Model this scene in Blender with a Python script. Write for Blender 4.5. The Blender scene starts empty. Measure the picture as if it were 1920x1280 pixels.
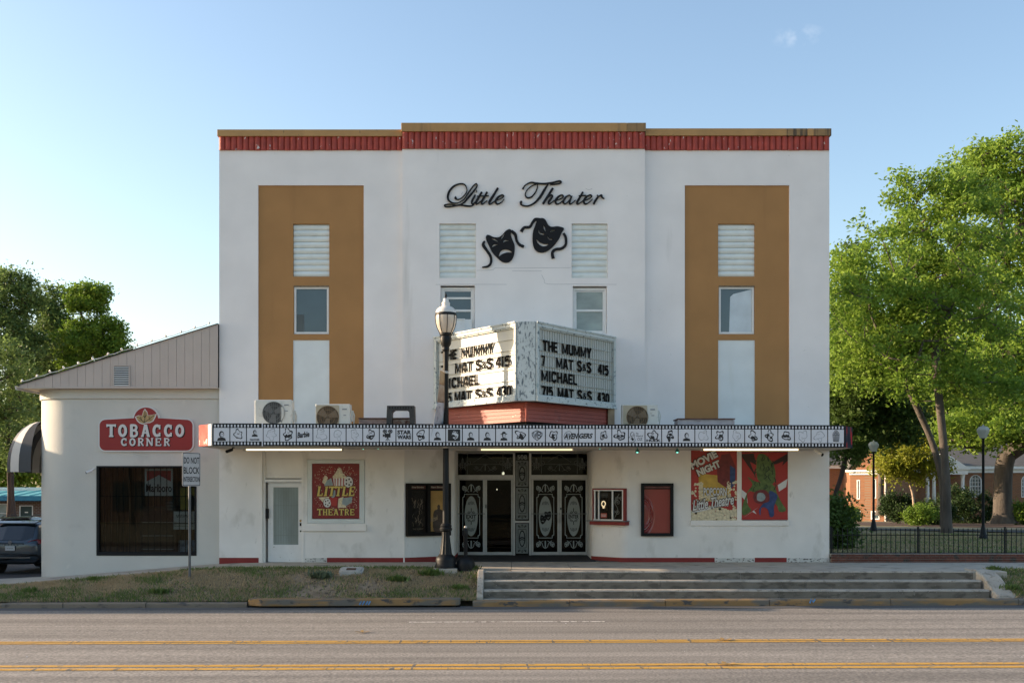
import bpy, bmesh, math, random
import numpy as np
from mathutils import Vector, Matrix
R = math.radians
sc = bpy.context.scene
# ------------------------------------------------------------------ camera, world, sun, exposure
H0, D0, FPX, HY = 2.09, 30.0, 2040.0, 910.0
cam_d = bpy.data.cameras.new('camera'); cam = bpy.data.objects.new('camera', cam_d); sc.collection.objects.link(cam)
cam.location = (0, -D0, H0); cam.rotation_euler = (R(90), 0, 0)
cam_d.sensor_width = 36; cam_d.lens = 36*FPX/1920; cam_d.shift_y = (HY-640)/1920
cam_d.clip_end = 3000; cam_d.clip_start = .1
sc.camera = cam
SUN_EL, SUN_AZ = R(14.5), R(279)          # azimuth clockwise from +Y
sun_dir = Vector((math.sin(SUN_AZ)*math.cos(SUN_EL), math.cos(SUN_AZ)*math.cos(SUN_EL), math.sin(SUN_EL)))
w = bpy.data.worlds.new('World'); sc.world = w; w.use_nodes = True
nt = w.node_tree; nt.nodes.clear()
sky = nt.nodes.new('ShaderNodeTexSky'); sky.sky_type = 'NISHITA'; sky.sun_disc = False
sky.sun_elevation = SUN_EL; sky.sun_rotation = SUN_AZ
sky.altitude = 0; sky.air_density = 1.0; sky.dust_density = 1.5; sky.ozone_density = 1.2
bg = nt.nodes.new('ShaderNodeBackground'); bg.inputs[1].default_value = 0.115
wo = nt.nodes.new('ShaderNodeOutputWorld')
# one faint wisp of cloud high on the right
def wn(t): return nt.nodes.new(t)
gd_ = wn('ShaderNodeTexCoord'); cd = Vector((.2623, 1, .4127)).normalized()
dp = wn('ShaderNodeVectorMath'); dp.operation = 'SUBTRACT'; dp.inputs[1].default_value = cd; nt.links.new(gd_.outputs['Generated'], dp.inputs[0])
ms = wn('ShaderNodeVectorMath'); ms.operation = 'MULTIPLY'; ms.inputs[1].default_value = (1, 1, 2.6); nt.links.new(dp.outputs[0], ms.inputs[0])
ln = wn('ShaderNodeVectorMath'); ln.operation = 'LENGTH'; nt.links.new(ms.outputs[0], ln.inputs[0])
m1 = wn('ShaderNodeMapRange'); m1.inputs[1].default_value = .024; m1.inputs[2].default_value = .004; nt.links.new(ln.outputs['Value'], m1.inputs[0])
nz = wn('ShaderNodeTexNoise'); nz.inputs['Scale'].default_value = 90; nz.inputs['Detail'].default_value = 6; nt.links.new(gd_.outputs['Generated'], nz.inputs[0])
m2 = wn('ShaderNodeMapRange'); m2.inputs[1].default_value = .42; m2.inputs[2].default_value = .75; m2.inputs[4].default_value = .22; nt.links.new(nz.outputs[0], m2.inputs[0])
mm = wn('ShaderNodeMath'); mm.operation = 'MULTIPLY'; nt.links.new(m1.outputs[0], mm.inputs[0]); nt.links.new(m2.outputs[0], mm.inputs[1])
cm = wn('ShaderNodeMix'); cm.data_type = 'RGBA'; cm.inputs[7].default_value = (5.5, 5.3, 5.2, 1); nt.links.new(mm.outputs[0], cm.inputs[0]); nt.links.new(sky.outputs[0], cm.inputs[6])
nt.links.new(cm.outputs[2], bg.inputs[0]); nt.links.new(bg.outputs[0], wo.inputs[0])
sl = bpy.data.lights.new('sun', 'SUN'); sl.energy = 4.0; sl.angle = R(0.5); sl.color = (1, .76, .53)
so = bpy.data.objects.new('sun', sl); sc.collection.objects.link(so)
so.rotation_euler = sun_dir.to_track_quat('Z', 'Y').to_euler(); so.location = (-40, 10, 30)
sc.view_settings.view_transform = 'Standard'; sc.view_settings.look = 'None'
sc.view_settings.exposure = 1.42; sc.view_settings.gamma = 1; sc.view_settings.use_curve_mapping = False
sc.cycles.max_bounces = 6; sc.cycles.transparent_max_bounces = 24; sc.cycles.use_denoising = True
# ------------------------------------------------------------------ helpers
col = sc.collection
def X(px, y=0.): return (px-960)/FPX*(D0+y)
def Z(py, y=0.): return H0-(py-HY)/FPX*(D0+y)
def P(px, py, y=0.): return (X(px, y), y, Z(py, y))
def wl(o):
    v = Vector((0, 0, 0))
    while o is not None: v += o.location; o = o.parent
    return v
def tag(o, label=None, cat=None, group=None, kind=None):
    if label: o['label'] = label
    if cat: o['category'] = cat
    if group: o['group'] = group
    if kind: o['kind'] = kind
    return o
def thing(name, loc, label, cat, group=None, parent=None):
    o = bpy.data.objects.new(name, None); col.objects.link(o); o.location = loc; o.empty_display_size = .2
    return tag(o, label, cat, group)
def copy_tree(o, parent=None):
    c = o.copy(); col.objects.link(c)
    if parent is not None: c.parent = parent
    for ch in list(o.children): copy_tree(ch, c)
    return c
class MB:
    def __init__(s): s.v = []; s.f = []; s.m = []; s.cur = 0
    def poly(s, pts):
        n = len(s.v); s.v += [tuple(p) for p in pts]; s.f.append(tuple(range(n, n+len(pts)))); s.m.append(s.cur); return s
    def raw(s, V, F):
        n = len(s.v); s.v += [tuple(p) for p in V]
        for f in F: s.f.append(tuple(i+n for i in f)); s.m.append(s.cur)
        return s
    def box(s, x0, x1, y0, y1, z0, z1):
        if x0 > x1: x0, x1 = x1, x0
        if y0 > y1: y0, y1 = y1, y0
        if z0 > z1: z0, z1 = z1, z0
        V = [(x0,y0,z0),(x1,y0,z0),(x1,y1,z0),(x0,y1,z0),(x0,y0,z1),(x1,y0,z1),(x1,y1,z1),(x0,y1,z1)]
        return s.raw(V, [(0,3,2,1),(4,5,6,7),(0,1,5,4),(1,2,6,5),(2,3,7,6),(3,0,4,7)])
    def prism(s, pts, vec):                      # closed polygon swept by a vector
        vec = Vector(vec); n = len(pts); A = [Vector(p) for p in pts]; B = [p+vec for p in A]
        F = [tuple(range(n))[::-1], tuple(range(n, 2*n))]+[(i, (i+1) % n, n+(i+1) % n, n+i) for i in range(n)]
        return s.raw([tuple(p) for p in A+B], F)
    def tube(s, path, rad, n=8, caps=True):
        path = [Vector(p) for p in path]; m = len(path)
        if not hasattr(rad, '__len__'): rad = [rad]*m
        V = []; ref = None
        for i, p in enumerate(path):
            t = (path[min(i+1, m-1)]-path[max(i-1, 0)])
            if t.length < 1e-9: t = Vector((0, 0, 1))
            t.normalize()
            if ref is None: ref = Vector((1, 0, 0)) if abs(t.x) < .9 else Vector((0, 1, 0))
            a = (ref-t*ref.dot(t)).normalized(); b = t.cross(a); ref = a
            for k in range(n):
                c = 2*math.pi*k/n; V.append(tuple(p+(a*math.cos(c)+b*math.sin(c))*rad[i]))
        F = [(i*n+k, i*n+(k+1) % n, (i+1)*n+(k+1) % n, (i+1)*n+k) for i in range(m-1) for k in range(n)]
        if caps: F += [tuple(range(n))[::-1], tuple(range((m-1)*n, m*n))]
        return s.raw(V, F)
    def lathe(s, c, prof, n=20, flute=0, caps=True):   # prof: [(r,z)...] from bottom to top
        V = []
        for j, q in enumerate(prof):
            r, z = q[0], q[1]; fl = q[2] if len(q) > 2 else 0
            for k in range(n):
                a = 2*math.pi*k/n; rr = r*(1-fl*(k % 2)); V.append((c[0]+rr*math.cos(a), c[1]+rr*math.sin(a), c[2]+z))
        m = len(prof)
        F = [(i*n+k, i*n+(k+1) % n, (i+1)*n+(k+1) % n, (i+1)*n+k) for i in range(m-1) for k in range(n)]
        if caps: F += [tuple(range(n))[::-1], tuple(range((m-1)*n, m*n))]
        return s.raw(V, F)
    def build(s, name, mat, parent=None, smooth=False, kind=None, bevel=0):
        me = bpy.data.meshes.new(name); off = wl(parent)
        us = sorted({i for q in s.f for i in q}); ix = {o: n for n, o in enumerate(us)}
        V = [(s.v[i][0]-off.x, s.v[i][1]-off.y, s.v[i][2]-off.z) for i in us]
        me.from_pydata(V, [], [tuple(ix[i] for i in q) for q in s.f])
        for mt in (mat if isinstance(mat, (list, tuple)) else [mat]): me.materials.append(mt)
        if any(s.m): me.polygons.foreach_set('material_index', s.m)
        if smooth:
            me.polygons.foreach_set('use_smooth', [True]*len(s.f)); me.set_sharp_from_angle(angle=R(38))
        me.update()
        o = bpy.data.objects.new(name, me); col.objects.link(o)
        if parent is not None: o.parent = parent
        if kind: o['kind'] = kind
        if bevel:
            b = o.modifiers.new('bevel', 'BEVEL'); b.width = bevel; b.segments = 2; b.limit_method = 'ANGLE'
        return o
class Fr:                                        # a drawing plane: origin, right, up; outward normal = u x v
    def __init__(s, o, u, v=(0, 0, 1)):
        s.o = Vector(o); s.u = Vector(u).normalized(); s.v = Vector(v).normalized(); s.n = s.u.cross(s.v)
    def __call__(s, a, b, c=0.): return tuple(s.o+s.u*a+s.v*b+s.n*c)
def rect(mb, fr, a0, a1, b0, b1, c0, c1):
    V = [fr(a, b, c) for c in (c0, c1) for (a, b) in ((a0,b0),(a1,b0),(a1,b1),(a0,b1))]
    return mb.raw(V, [(0,3,2,1),(4,5,6,7),(0,1,5,4),(1,2,6,5),(2,3,7,6),(3,0,4,7)])
def smoothp(pts, k=6, closed=False):
    pts = [tuple(p) for p in pts]; n = len(pts); out = []
    rng = range(n if closed else n-1)
    for i in rng:
        g = lambda j: pts[j % n] if closed else pts[max(0, min(n-1, j))]
        p0, p1, p2, p3 = g(i-1), g(i), g(i+1), g(i+2)
        for t in range(k):
            t = t/k
            out.append(tuple(.5*(2*b+(c-a)*t+(2*a-5*b+4*c-d)*t*t+(3*b-a-3*c+d)*t**3) for a, b, c, d in zip(p0, p1, p2, p3)))
    if not closed: out.append(pts[-1])
    return out
def stroke(mb, fr, pts, wid, c0=0., c1=.003, ramp=0., smooth=6, close_ends=True):
    """pts 2D or (x,y,w); flat ribbon with thickness"""
    if smooth: pts = smoothp([(p[0], p[1], p[2] if len(p) > 2 else wid) for p in pts], smooth)
    else: pts = [(p[0], p[1], p[2] if len(p) > 2 else wid) for p in pts]
    n = len(pts); V = []
    for i, p in enumerate(pts):
        a = pts[max(0, i-1)]; b = pts[min(n-1, i+1)]; dx, dy = b[0]-a[0], b[1]-a[1]; l = math.hypot(dx, dy) or 1
        nx, ny = -dy/l*p[2]/2, dx/l*p[2]/2; e = ramp*i/n
        for (q, s) in ((c1+e, 1), (c1+e, -1), (c0, -1), (c0, 1)): V.append(fr(p[0]+nx*s, p[1]+ny*s, q))
    F = []
    for i in range(n-1):
        for k in range(4): F.append((i*4+k, i*4+(k+1) % 4, (i+1)*4+(k+1) % 4, (i+1)*4+k))
    F += [(3, 2, 1, 0), tuple((n-1)*4+k for k in range(4))]
    mb.raw(V, F)
_dg = None
def _eval(cu):
    o = bpy.data.objects.new('tmp', cu); col.objects.link(o)
    dg = bpy.context.evaluated_depsgraph_get(); me = bpy.data.meshes.new_from_object(o.evaluated_get(dg))
    V = [tuple(v.co) for v in me.vertices]; F = [tuple(p.vertices) for p in me.polygons]
    bpy.data.objects.remove(o); bpy.data.meshes.remove(me); bpy.data.curves.remove(cu)
    return V, F
_tc = {}
def text_vf(s, bold=0., shear=0., sp=1.):
    k = (s, bold, shear, sp)
    if k not in _tc:
        cu = bpy.data.curves.new('t', 'FONT'); cu.body = s; cu.size = 1; cu.offset = bold; cu.extrude = .5; cu.resolution_u = 3
        cu.shear = shear; cu.space_character = sp
        V, F = _eval(cu)
        x0 = min(v[0] for v in V); x1 = max(v[0] for v in V); y0 = min(v[1] for v in V); y1 = max(v[1] for v in V)
        V = [((v[0]-x0)/(x1-x0), (v[1]-y0)/(y1-y0), v[2]+.5) for v in V]; _tc[k] = (V, F, (x1-x0)/(y1-y0))
    return _tc[k]
def text(mb, fr, s, a0, a1, b0, b1, c0, c1, bold=0., shear=0., rot=0., sp=1., flip=False):
    V, F, ar = text_vf(s, bold, shear, sp)
    ca, sa = math.cos(rot), math.sin(rot); W, Hh = a1-a0, b1-b0; out = []
    for x, y, z in V:
        if flip: x = 1-x
        px, py = x*W, y*Hh; out.append(fr(a0+px*ca-py*sa, b0+px*sa+py*ca, c0+(c1-c0)*z))
    mb.raw(out, F)
def fill(mb, fr, loops, c0, c1):
    cu = bpy.data.curves.new('f', 'CURVE'); cu.dimensions = '2D'; cu.fill_mode = 'BOTH'; cu.extrude = .5
    for lp in loops:
        sp = cu.splines.new('POLY'); sp.points.add(len(lp)-1); sp.use_cyclic_u = True
        for i, p in enumerate(lp): sp.points[i].co = (p[0], p[1], 0, 1)
    V, F = _eval(cu)
    mb.raw([fr(x, y, c0+(c1-c0)*(z+.5)) for x, y, z in V], F)
def ell(cx, cy, rx, ry, n=24, a0=0, a1=2*math.pi, closed=True):
    m = n if closed else n+1
    return [(cx+rx*math.cos(a0+(a1-a0)*i/n), cy+ry*math.sin(a0+(a1-a0)*i/n)) for i in range(m)]
def rrect(x0, x1, y0, y1, r, n=5):
    out = []
    for (cx, cy, a) in ((x1-r, y0+r, -90), (x1-r, y1-r, 0), (x0+r, y1-r, 90), (x0+r, y0+r, 180)):
        out += [(cx+r*math.cos(R(a+90*i/n)), cy+r*math.sin(R(a+90*i/n))) for i in range(n+1)]
    return out
def wall(mb, fr, a0, a1, b0, b1, holes, th, back=False):
    """front face with rectangular holes and their reveals"""
    xs = sorted({a0, a1, *[min(max(h[0], a0), a1) for h in holes], *[min(max(h[1], a0), a1) for h in holes]})
    zs = sorted({b0, b1, *[min(max(h[2], b0), b1) for h in holes], *[min(max(h[3], b0), b1) for h in holes]})
    for i in range(len(xs)-1):
        for j in range(len(zs)-1):
            cx, cz = (xs[i]+xs[i+1])/2, (zs[j]+zs[j+1])/2
            if any(h[0] < cx < h[1] and h[2] < cz < h[3] for h in holes): continue
            mb.poly([fr(xs[i], zs[j]), fr(xs[i+1], zs[j]), fr(xs[i+1], zs[j+1]), fr(xs[i], zs[j+1])])
    for h in holes:
        c = [(h[0], h[2]), (h[1], h[2]), (h[1], h[3]), (h[0], h[3])]
        for k in range(4):
            p, q = c[k], c[(k+1) % 4]
            mb.poly([fr(*p), fr(*p, -th), fr(*q, -th), fr(*q)])
    c = [(a0, b0), (a1, b0), (a1, b1), (a0, b1)]
    for k in range(4):
        p, q = c[k], c[(k+1) % 4]
        mb.poly([fr(*q), fr(*q, -th), fr(*p, -th), fr(*p)])
# ------------------------------------------------------------------ materials
def ramp(nt, a, b, ca=0., cb=1.):
    r = nt.nodes.new('ShaderNodeMapRange'); r.inputs[1].default_value = a; r.inputs[2].default_value = b
    r.inputs[3].default_value = ca; r.inputs[4].default_value = cb; return r
def mat(name, c, rough=.75, var=.10, scale=2.5, bump=0., bscale=60., dirt=None, dirt2=None, metal=0., spec=.4, emit=0., island=0., stretch=None, trans=0., c2=None, coat=0.):
    """dirt = (colour, threshold, width, scale, stretch)"""
    m = bpy.data.materials.new(name); m.use_nodes = True; nt = m.node_tree; N = nt.nodes; L = nt.links
    b = N['Principled BSDF']; b.inputs['Roughness'].default_value = rough; b.inputs['Metallic'].default_value = metal
    b.inputs['Specular IOR Level'].default_value = spec; b.inputs['Coat Weight'].default_value = coat
    tc = N.new('ShaderNodeNewGeometry')
    def noise(sc_, st=None, det=5):
        mp = N.new('ShaderNodeMapping'); L.new(tc.outputs['Position'], mp.inputs[0]); mp.inputs[3].default_value = st or (1, 1, 1)
        n = N.new('ShaderNodeTexNoise'); n.inputs['Scale'].default_value = sc_; n.inputs['Detail'].default_value = det; L.new(mp.outputs[0], n.inputs[0]); return n
    c = tuple(c)
    mx = N.new('ShaderNodeMix'); mx.data_type = 'RGBA'
    k2 = c2 or tuple(min(1, v*(1+var)) for v in c); k1 = c if c2 else tuple(v*(1-var) for v in c)
    mx.inputs[6].default_value = (*k1, 1); mx.inputs[7].default_value = (*k2, 1)
    n = noise(scale, stretch); r = ramp(nt, .3, .7); L.new(n.outputs[0], r.inputs[0])
    fac = r.outputs[0]
    if island:
        ad = N.new('ShaderNodeMix'); ad.inputs[0].default_value = island; L.new(fac, ad.inputs[2]); L.new(tc.outputs['Random Per Island'], ad.inputs[3]); fac = ad.outputs[0]
    L.new(fac, mx.inputs[0]); out = mx.outputs[2]
    for dd in (dirt, dirt2):
        if dd:
            dc, th, wd, ds, dst = dd
            dn = noise(ds, dst, 7); dr = ramp(nt, th, th+wd); L.new(dn.outputs[0], dr.inputs[0])
            m2 = N.new('ShaderNodeMix'); m2.data_type = 'RGBA'; m2.inputs[7].default_value = (*dc, 1)
            L.new(dr.outputs[0], m2.inputs[0]); L.new(out, m2.inputs[6]); out = m2.outputs[2]
    L.new(out, b.inputs['Base Color'])
    if bump:
        bn = noise(bscale, None, 4); bp = N.new('ShaderNodeBump'); bp.inputs['Strength'].default_value = bump; bp.inputs['Distance'].default_value = .02
        L.new(bn.outputs[0], bp.inputs['Height']); L.new(bp.outputs[0], b.inputs['Normal'])
    if emit:
        b.inputs['Emission Color'].default_value = (*c, 1); b.inputs['Emission Strength'].default_value = emit
    if trans:
        t = N.new('ShaderNodeBsdfTranslucent'); L.new(out, t.inputs[0]); ms = N.new('ShaderNodeMixShader'); ms.inputs[0].default_value = trans
        L.new(b.outputs[0], ms.inputs[1]); L.new(t.outputs[0], ms.inputs[2]); L.new(ms.outputs[0], N['Material Output'].inputs[0])
    return m
def glass(name, tint=(.8, .85, .85), r=.02, fac=.25, ior=1.5, mx_=.8):
    m = bpy.data.materials.new(name); m.use_nodes = True; nt = m.node_tree; N = nt.nodes; L = nt.links; N.clear()
    o = N.new('ShaderNodeOutputMaterial'); ms = N.new('ShaderNodeMixShader'); tr = N.new('ShaderNodeBsdfTransparent'); g = N.new('ShaderNodeBsdfGlossy')
    g.inputs['Roughness'].default_value = r; tr.inputs[0].default_value = (*tint, 1); fr = N.new('ShaderNodeFresnel'); fr.inputs[0].default_value = ior
    mr = ramp(nt, 0, 1, fac, mx_); L.new(fr.outputs[0], mr.inputs[0]); L.new(mr.outputs[0], ms.inputs[0]); L.new(tr.outputs[0], ms.inputs[1]); L.new(g.outputs[0], ms.inputs[2]); L.new(ms.outputs[0], o.inputs[0])
    return m
def brickmat(name, c1, c2, mortar, bw=.22, bh=.075, ms=.012, rot=None, bump=.5):
    m = bpy.data.materials.new(name); m.use_nodes = True; nt = m.node_tree; N = nt.nodes; L = nt.links; b = N['Principled BSDF']
    b.inputs['Roughness'].default_value = .85
    tc = N.new('ShaderNodeTexCoord'); sp = N.new('ShaderNodeSeparateXYZ'); L.new(tc.outputs['Object'], sp.inputs[0])
    ad = N.new('ShaderNodeMath'); ad.operation = 'ADD'; L.new(sp.outputs[0], ad.inputs[0]); L.new(sp.outputs[1], ad.inputs[1])
    cb = N.new('ShaderNodeCombineXYZ'); L.new(ad.outputs[0], cb.inputs[0]); L.new(sp.outputs[2], cb.inputs[1])
    t = N.new('ShaderNodeTexBrick'); L.new(cb.outputs[0], t.inputs[0]); t.inputs['Scale'].default_value = 1
    t.inputs['Brick Width'].default_value = bw; t.inputs['Row Height'].default_value = bh; t.inputs['Mortar Size'].default_value = ms
    t.inputs['Color1'].default_value = (*c1, 1); t.inputs['Color2'].default_value = (*c2, 1); t.inputs['Mortar'].default_value = (*mortar, 1)
    L.new(t.outputs[0], b.inputs['Base Color']); bp = N.new('ShaderNodeBump'); bp.invert = True; bp.inputs['Strength'].default_value = bump; bp.inputs['Distance'].default_value = .01
    L.new(t.outputs[1], bp.inputs['Height']); L.new(bp.outputs[0], b.inputs['Normal']); return m

STREAK = (1.6, 1.6, .16)
m_white = mat('white_wall_paint', (.82, .79, .77), .75, .05, .9, .12, 25, dirt=((.52, .50, .46), .66, .25, 1.2, STREAK), dirt2=((.45, .44, .41), .70, .12, 9, (1, 1, 1)))
m_low = mat('ground_floor_wall_paint', (.78, .755, .71), .75, .06, 1.3, .2, 30, dirt=((.54, .515, .46), .58, .22, 2.2, (1, 1, .6)), dirt2=((.52, .50, .46), .66, .14, 5, (1, 1, .5)))
m_base_worn = mat('worn_base_paint', (.6, .59, .55), .85, .1, 4, .3, 60, dirt=((.10, .09, .08), .56, .03, 16, (.7, 1, 1.6)), dirt2=((.3, .29, .27), .6, .05, 5, (1, 1, 1)))
m_brown = mat('ochre_wall_paint', (.385, .20, .072), .75, .07, 1.1, .12, 30, dirt=((.31, .16, .06), .6, .3, 1.3, STREAK))
m_cop = mat('ochre_coping', (.43, .25, .10), .7, .1, 2, .1, 30, dirt=((.05, .045, .04), .64, .08, 1.1, (1, 1, .05)), dirt2=((.10, .08, .05), .68, .06, 14, (1, 1, .3)))
m_cop_dirty = mat('mould_stained_coping', (.30, .19, .09), .8, .1, 2, .1, 30, dirt=((.05, .045, .038), .46, .12, 6, (1, 1, .06)))
m_red = mat('flaking_red_paint', (.36, .055, .038), .6, .18, 5, .15, 40, dirt=((.66, .60, .56), .665, .015, 8, (1.6, 1, .7)), dirt2=((.17, .03, .025), .6, .2, 3, (1, 1, .3)))
m_redbase = mat('red_base_paint', (.23, .028, .024), .7, .1, 3, .1, 40, dirt=((.45, .42, .38), .74, .02, 12, (1, 1, 1)))
m_slat = mat('white_slat', (.72, .76, .73), .6, .06, 3, .1, 30, dirt=((.42, .47, .44), .6, .3, 3, (.6, 1, 1.5)), dirt2=((.2, .23, .22), .745, .02, 14, (1, 1, 1)))
m_infill = mat('pale_infill_board', (.72, .76, .75), .7, .05, 2, .08, 20, dirt=((.60, .63, .56), .6, .3, 1.4, STREAK))
m_frame = mat('white_window_frame', (.74, .74, .72), .5, .05, 5, .05, 40, dirt=((.35, .33, .29), .68, .05, 11, (1, 1, 1)))
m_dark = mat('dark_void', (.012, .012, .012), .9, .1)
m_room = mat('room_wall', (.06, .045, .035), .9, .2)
m_winblue = mat('upstairs_glass', (.045, .075, .09), .06, .15, .9, spec=.9)
m_blind = mat('blind_behind_glass', (.30, .35, .33), .25, .25, 1.2, spec=.6, stretch=(1, 1, 2))
m_curtain = mat('pale_curtain', (.55, .62, .66), .3, .1, 3, spec=.6)
m_glass = glass('window_glass', (.62, .66, .66), .01, .0, 1.42, .7)
m_glassd = glass('door_glass', (.35, .38, .38), .01, .0, 1.35, .55)
m_black = mat('black_metal', (.009, .010, .011), .5, .15, 6, .06, 60, spec=.25)
m_blackm = mat('black_matt', (.010, .011, .012), .6, .15, 6, spec=.2)
m_alu = mat('aluminium_frame', (.50, .50, .48), .45, .08, 6, spec=.5, metal=.2)
m_conc = mat('pavement_concrete', (.42, .37, .30), .9, .12, 1.6, .35, 45, dirt=((.15, .14, .125), .56, .2, 2.3, (1, 1, 1)), dirt2=((.09, .085, .08), .69, .04, 20, (1, 1, 1)))
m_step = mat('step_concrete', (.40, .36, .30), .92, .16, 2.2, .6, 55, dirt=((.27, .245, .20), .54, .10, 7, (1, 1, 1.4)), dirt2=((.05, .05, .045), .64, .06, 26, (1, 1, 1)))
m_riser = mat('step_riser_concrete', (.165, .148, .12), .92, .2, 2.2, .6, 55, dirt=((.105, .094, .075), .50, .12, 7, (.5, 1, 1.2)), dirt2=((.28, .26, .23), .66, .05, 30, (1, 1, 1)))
m_kerb = mat('kerb_concrete', (.20, .165, .125), .9, .15, 2, .5, 50, dirt=((.09, .085, .08), .54, .1, 5, (.5, 1, 1)))
m_kerby = mat('worn_yellow_kerb', (.30, .18, .075), .8, .15, 2, .4, 50, dirt=((.16, .145, .12), .47, .12, 3.2, (.35, 1, 1.4)), dirt2=((.08, .075, .07), .6, .08, 8, (.5, 1, 1)))
m_blue = mat('blue_marking_paint', (.12, .30, .55), .8, .3, 20)
# ------------------------------------------------------------------ terrain and street
def lerp(a, b, t): return a+(b-a)*max(0., min(1., t))
def terrain(x, y):
    yr = [(-2, .10), (16, .15), (30, -.19), (45, -.47), (60, -.8), (120, -1.4), (900, -1.6)]
    yl = [(-2, -.62), (5, -.74), (48, -1.5), (120, -1.7), (900, -1.7)]
    f = lambda t: np.interp(y, [a for a, b in t], [b for a, b in t])
    k = max(0., min(1., (x+13)/21)); return float(f(yl)*(1-k)+f(yr)*k)
def zroad(x): return -.752+.003*max(-40, min(40, x))
def zside(x):
    return float(np.interp(x, [-60, -16, -13, -8.1, -7, 100], [-.66, -.60, -.46, -.06, -.02, 0]))
def sheet(name, xs, ys, fz, m, parent=None, kind='structure', skip=None, smooth=True):
    V = []; F = []; nx, ny = len(xs), len(ys)
    for y in ys:
        for x in xs: V.append((x, y, fz(x, y)))
    for j in range(ny-1):
        for i in range(nx-1):
            if skip and skip((xs[i]+xs[i+1])/2, (ys[j]+ys[j+1])/2): continue
            F.append((j*nx+i, j*nx+i+1, (j+1)*nx+i+1, (j+1)*nx+i))
    mb = MB(); mb.raw(V, F); return mb.build(name, m, parent, smooth, kind)
m_grass = mat('lawn_ground', (.22, .18, .09), .95, .3, .9, .6, 30, c2=(.32, .26, .15), dirt=((.10, .12, .04), .56, .15, 2.2, (1, 1, 1)))
m_soil = mat('bank_soil', (.16, .12, .08), .95, .3, 3, .8, 40, c2=(.30, .24, .17), dirt=((.06, .05, .035), .55, .1, 9, (1, 1, 1)))
m_asph_lot = mat('parking_asphalt', (.06, .06, .062), .9, .2, 1.5, .4, 60)
def road_mat():
    m = mat('road_asphalt', (.235, .215, .19), .82, .07, .35, .0, 30, stretch=(.12, 1, 1))
    nt = m.node_tree; N = nt.nodes; L = nt.links; b = N['Principled BSDF']
    src = b.inputs['Base Color'].links[0].from_socket
    g = N.new('ShaderNodeNewGeometry')
    v = N.new('ShaderNodeTexVoronoi'); v.inputs['Scale'].default_value = 26; L.new(g.outputs['Position'], v.inputs[0])
    n = N.new('ShaderNodeTexNoise'); n.inputs['Scale'].default_value = 24; n.inputs['Detail'].default_value = 6; L.new(g.outputs['Position'], n.inputs[0])
    r = ramp(nt, .34, .66, .62, 1.36); L.new(n.outputs[0], r.inputs[0])
    mu = N.new('ShaderNodeMix'); mu.data_type = 'RGBA'; mu.blend_type = 'MULTIPLY'; mu.inputs[0].default_value = 1
    L.new(src, mu.inputs[6]); L.new(r.outputs[0], mu.inputs[7])
    # wheel-track polish: bands along the road
    sx = N.new('ShaderNodeSeparateXYZ'); L.new(g.outputs['Position'], sx.inputs[0])
    wv = N.new('ShaderNodeMath'); wv.operation = 'SINE'; ml = N.new('ShaderNodeMath'); ml.operation = 'MULTIPLY'; ml.inputs[1].default_value = 3.7
    L.new(sx.outputs[1], ml.inputs[0]); L.new(ml.outputs[0], wv.inputs[0])
    n2 = N.new('ShaderNodeTexNoise'); n2.inputs['Scale'].default_value = 1.; n2.inputs['Detail'].default_value = 6
    mp = N.new('ShaderNodeMapping'); mp.inputs[3].default_value = (.10, 2.6, 1); L.new(g.outputs['Position'], mp.inputs[0]); L.new(mp.outputs[0], n2.inputs[0])
    ad = N.new('ShaderNodeMath'); ad.operation = 'MULTIPLY_ADD'; ad.inputs[1].default_value = .06; L.new(wv.outputs[0], ad.inputs[0]); L.new(n2.outputs[0], ad.inputs[2])
    r2 = ramp(nt, .32, .68, .72, 1.18); L.new(ad.outputs[0], r2.inputs[0])
    mu2 = N.new('ShaderNodeMix'); mu2.data_type = 'RGBA'; mu2.blend_type = 'MULTIPLY'; mu2.inputs[0].default_value = 1
    L.new(mu.outputs[2], mu2.inputs[6]); L.new(r2.outputs[0], mu2.inputs[7]); L.new(mu2.outputs[2], b.inputs['Base Color'])
    bp = N.new('ShaderNodeBump'); bp.inputs['Strength'].default_value = .55; bp.inputs['Distance'].default_value = .012
    L.new(n.outputs[0], bp.inputs['Height']); L.new(bp.outputs[0], b.inputs['Normal'])
    return m
m_road = road_mat()
m_yel = mat('yellow_road_paint', (.52, .29, .05), .7, .08, 3, .3, 40, dirt=((.20, .16, .10), .60, .05, 9, (1, 1, 1)), dirt2=((.14, .12, .09), .63, .03, 2.2, (6, .6, 1)))
m_wht = mat('white_road_paint', (.8, .76, .7), .8, .1, 3, .3, 40, dirt=((.2, .18, .16), .5, .1, 14, (1, 1, 1)))
m_gut = mat('gutter_asphalt', (.085, .085, .085), .85, .15, 2, .4, 50, stretch=(.2, 1, 1))

xs = sorted(set(list(np.linspace(-600, -60, 10))+list(np.linspace(-60, 60, 61))+list(np.linspace(60, 600, 10))))
ys = [-600, -300, -100, -60, -40, -24, -21.31, -21.3, -4.3, .09, .096, 3, 6, 10, 14, 18, 24, 30, 38, 46, 54, 62, 80, 120, 200, 400, 900]
sheet('ground', xs, ys, lambda x, y: terrain(x, y) if y > .093 else (-1.0 if y > -21.305 else -.62), m_grass)
sheet('road', np.linspace(-300, 300, 61), [-21.2, -13, -8, -4.9, -4.28], lambda x, y: zroad(x), m_road)
def strip(name, x0, x1, y0, y1, dz, m, n=24, wob=0.):
    mb = MB(); V = []
    for i in range(n+1):
        x = x0+(x1-x0)*i/n; k = wob*math.sin(i*1.7)
        V += [(x, y0+k, zroad(x)+dz), (x, y1+k, zroad(x)+dz)]
    mb.raw(V, [(2*i, 2*i+2, 2*i+3, 2*i+1) for i in range(n)]); return mb.build(name, m, None, kind='structure')
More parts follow.
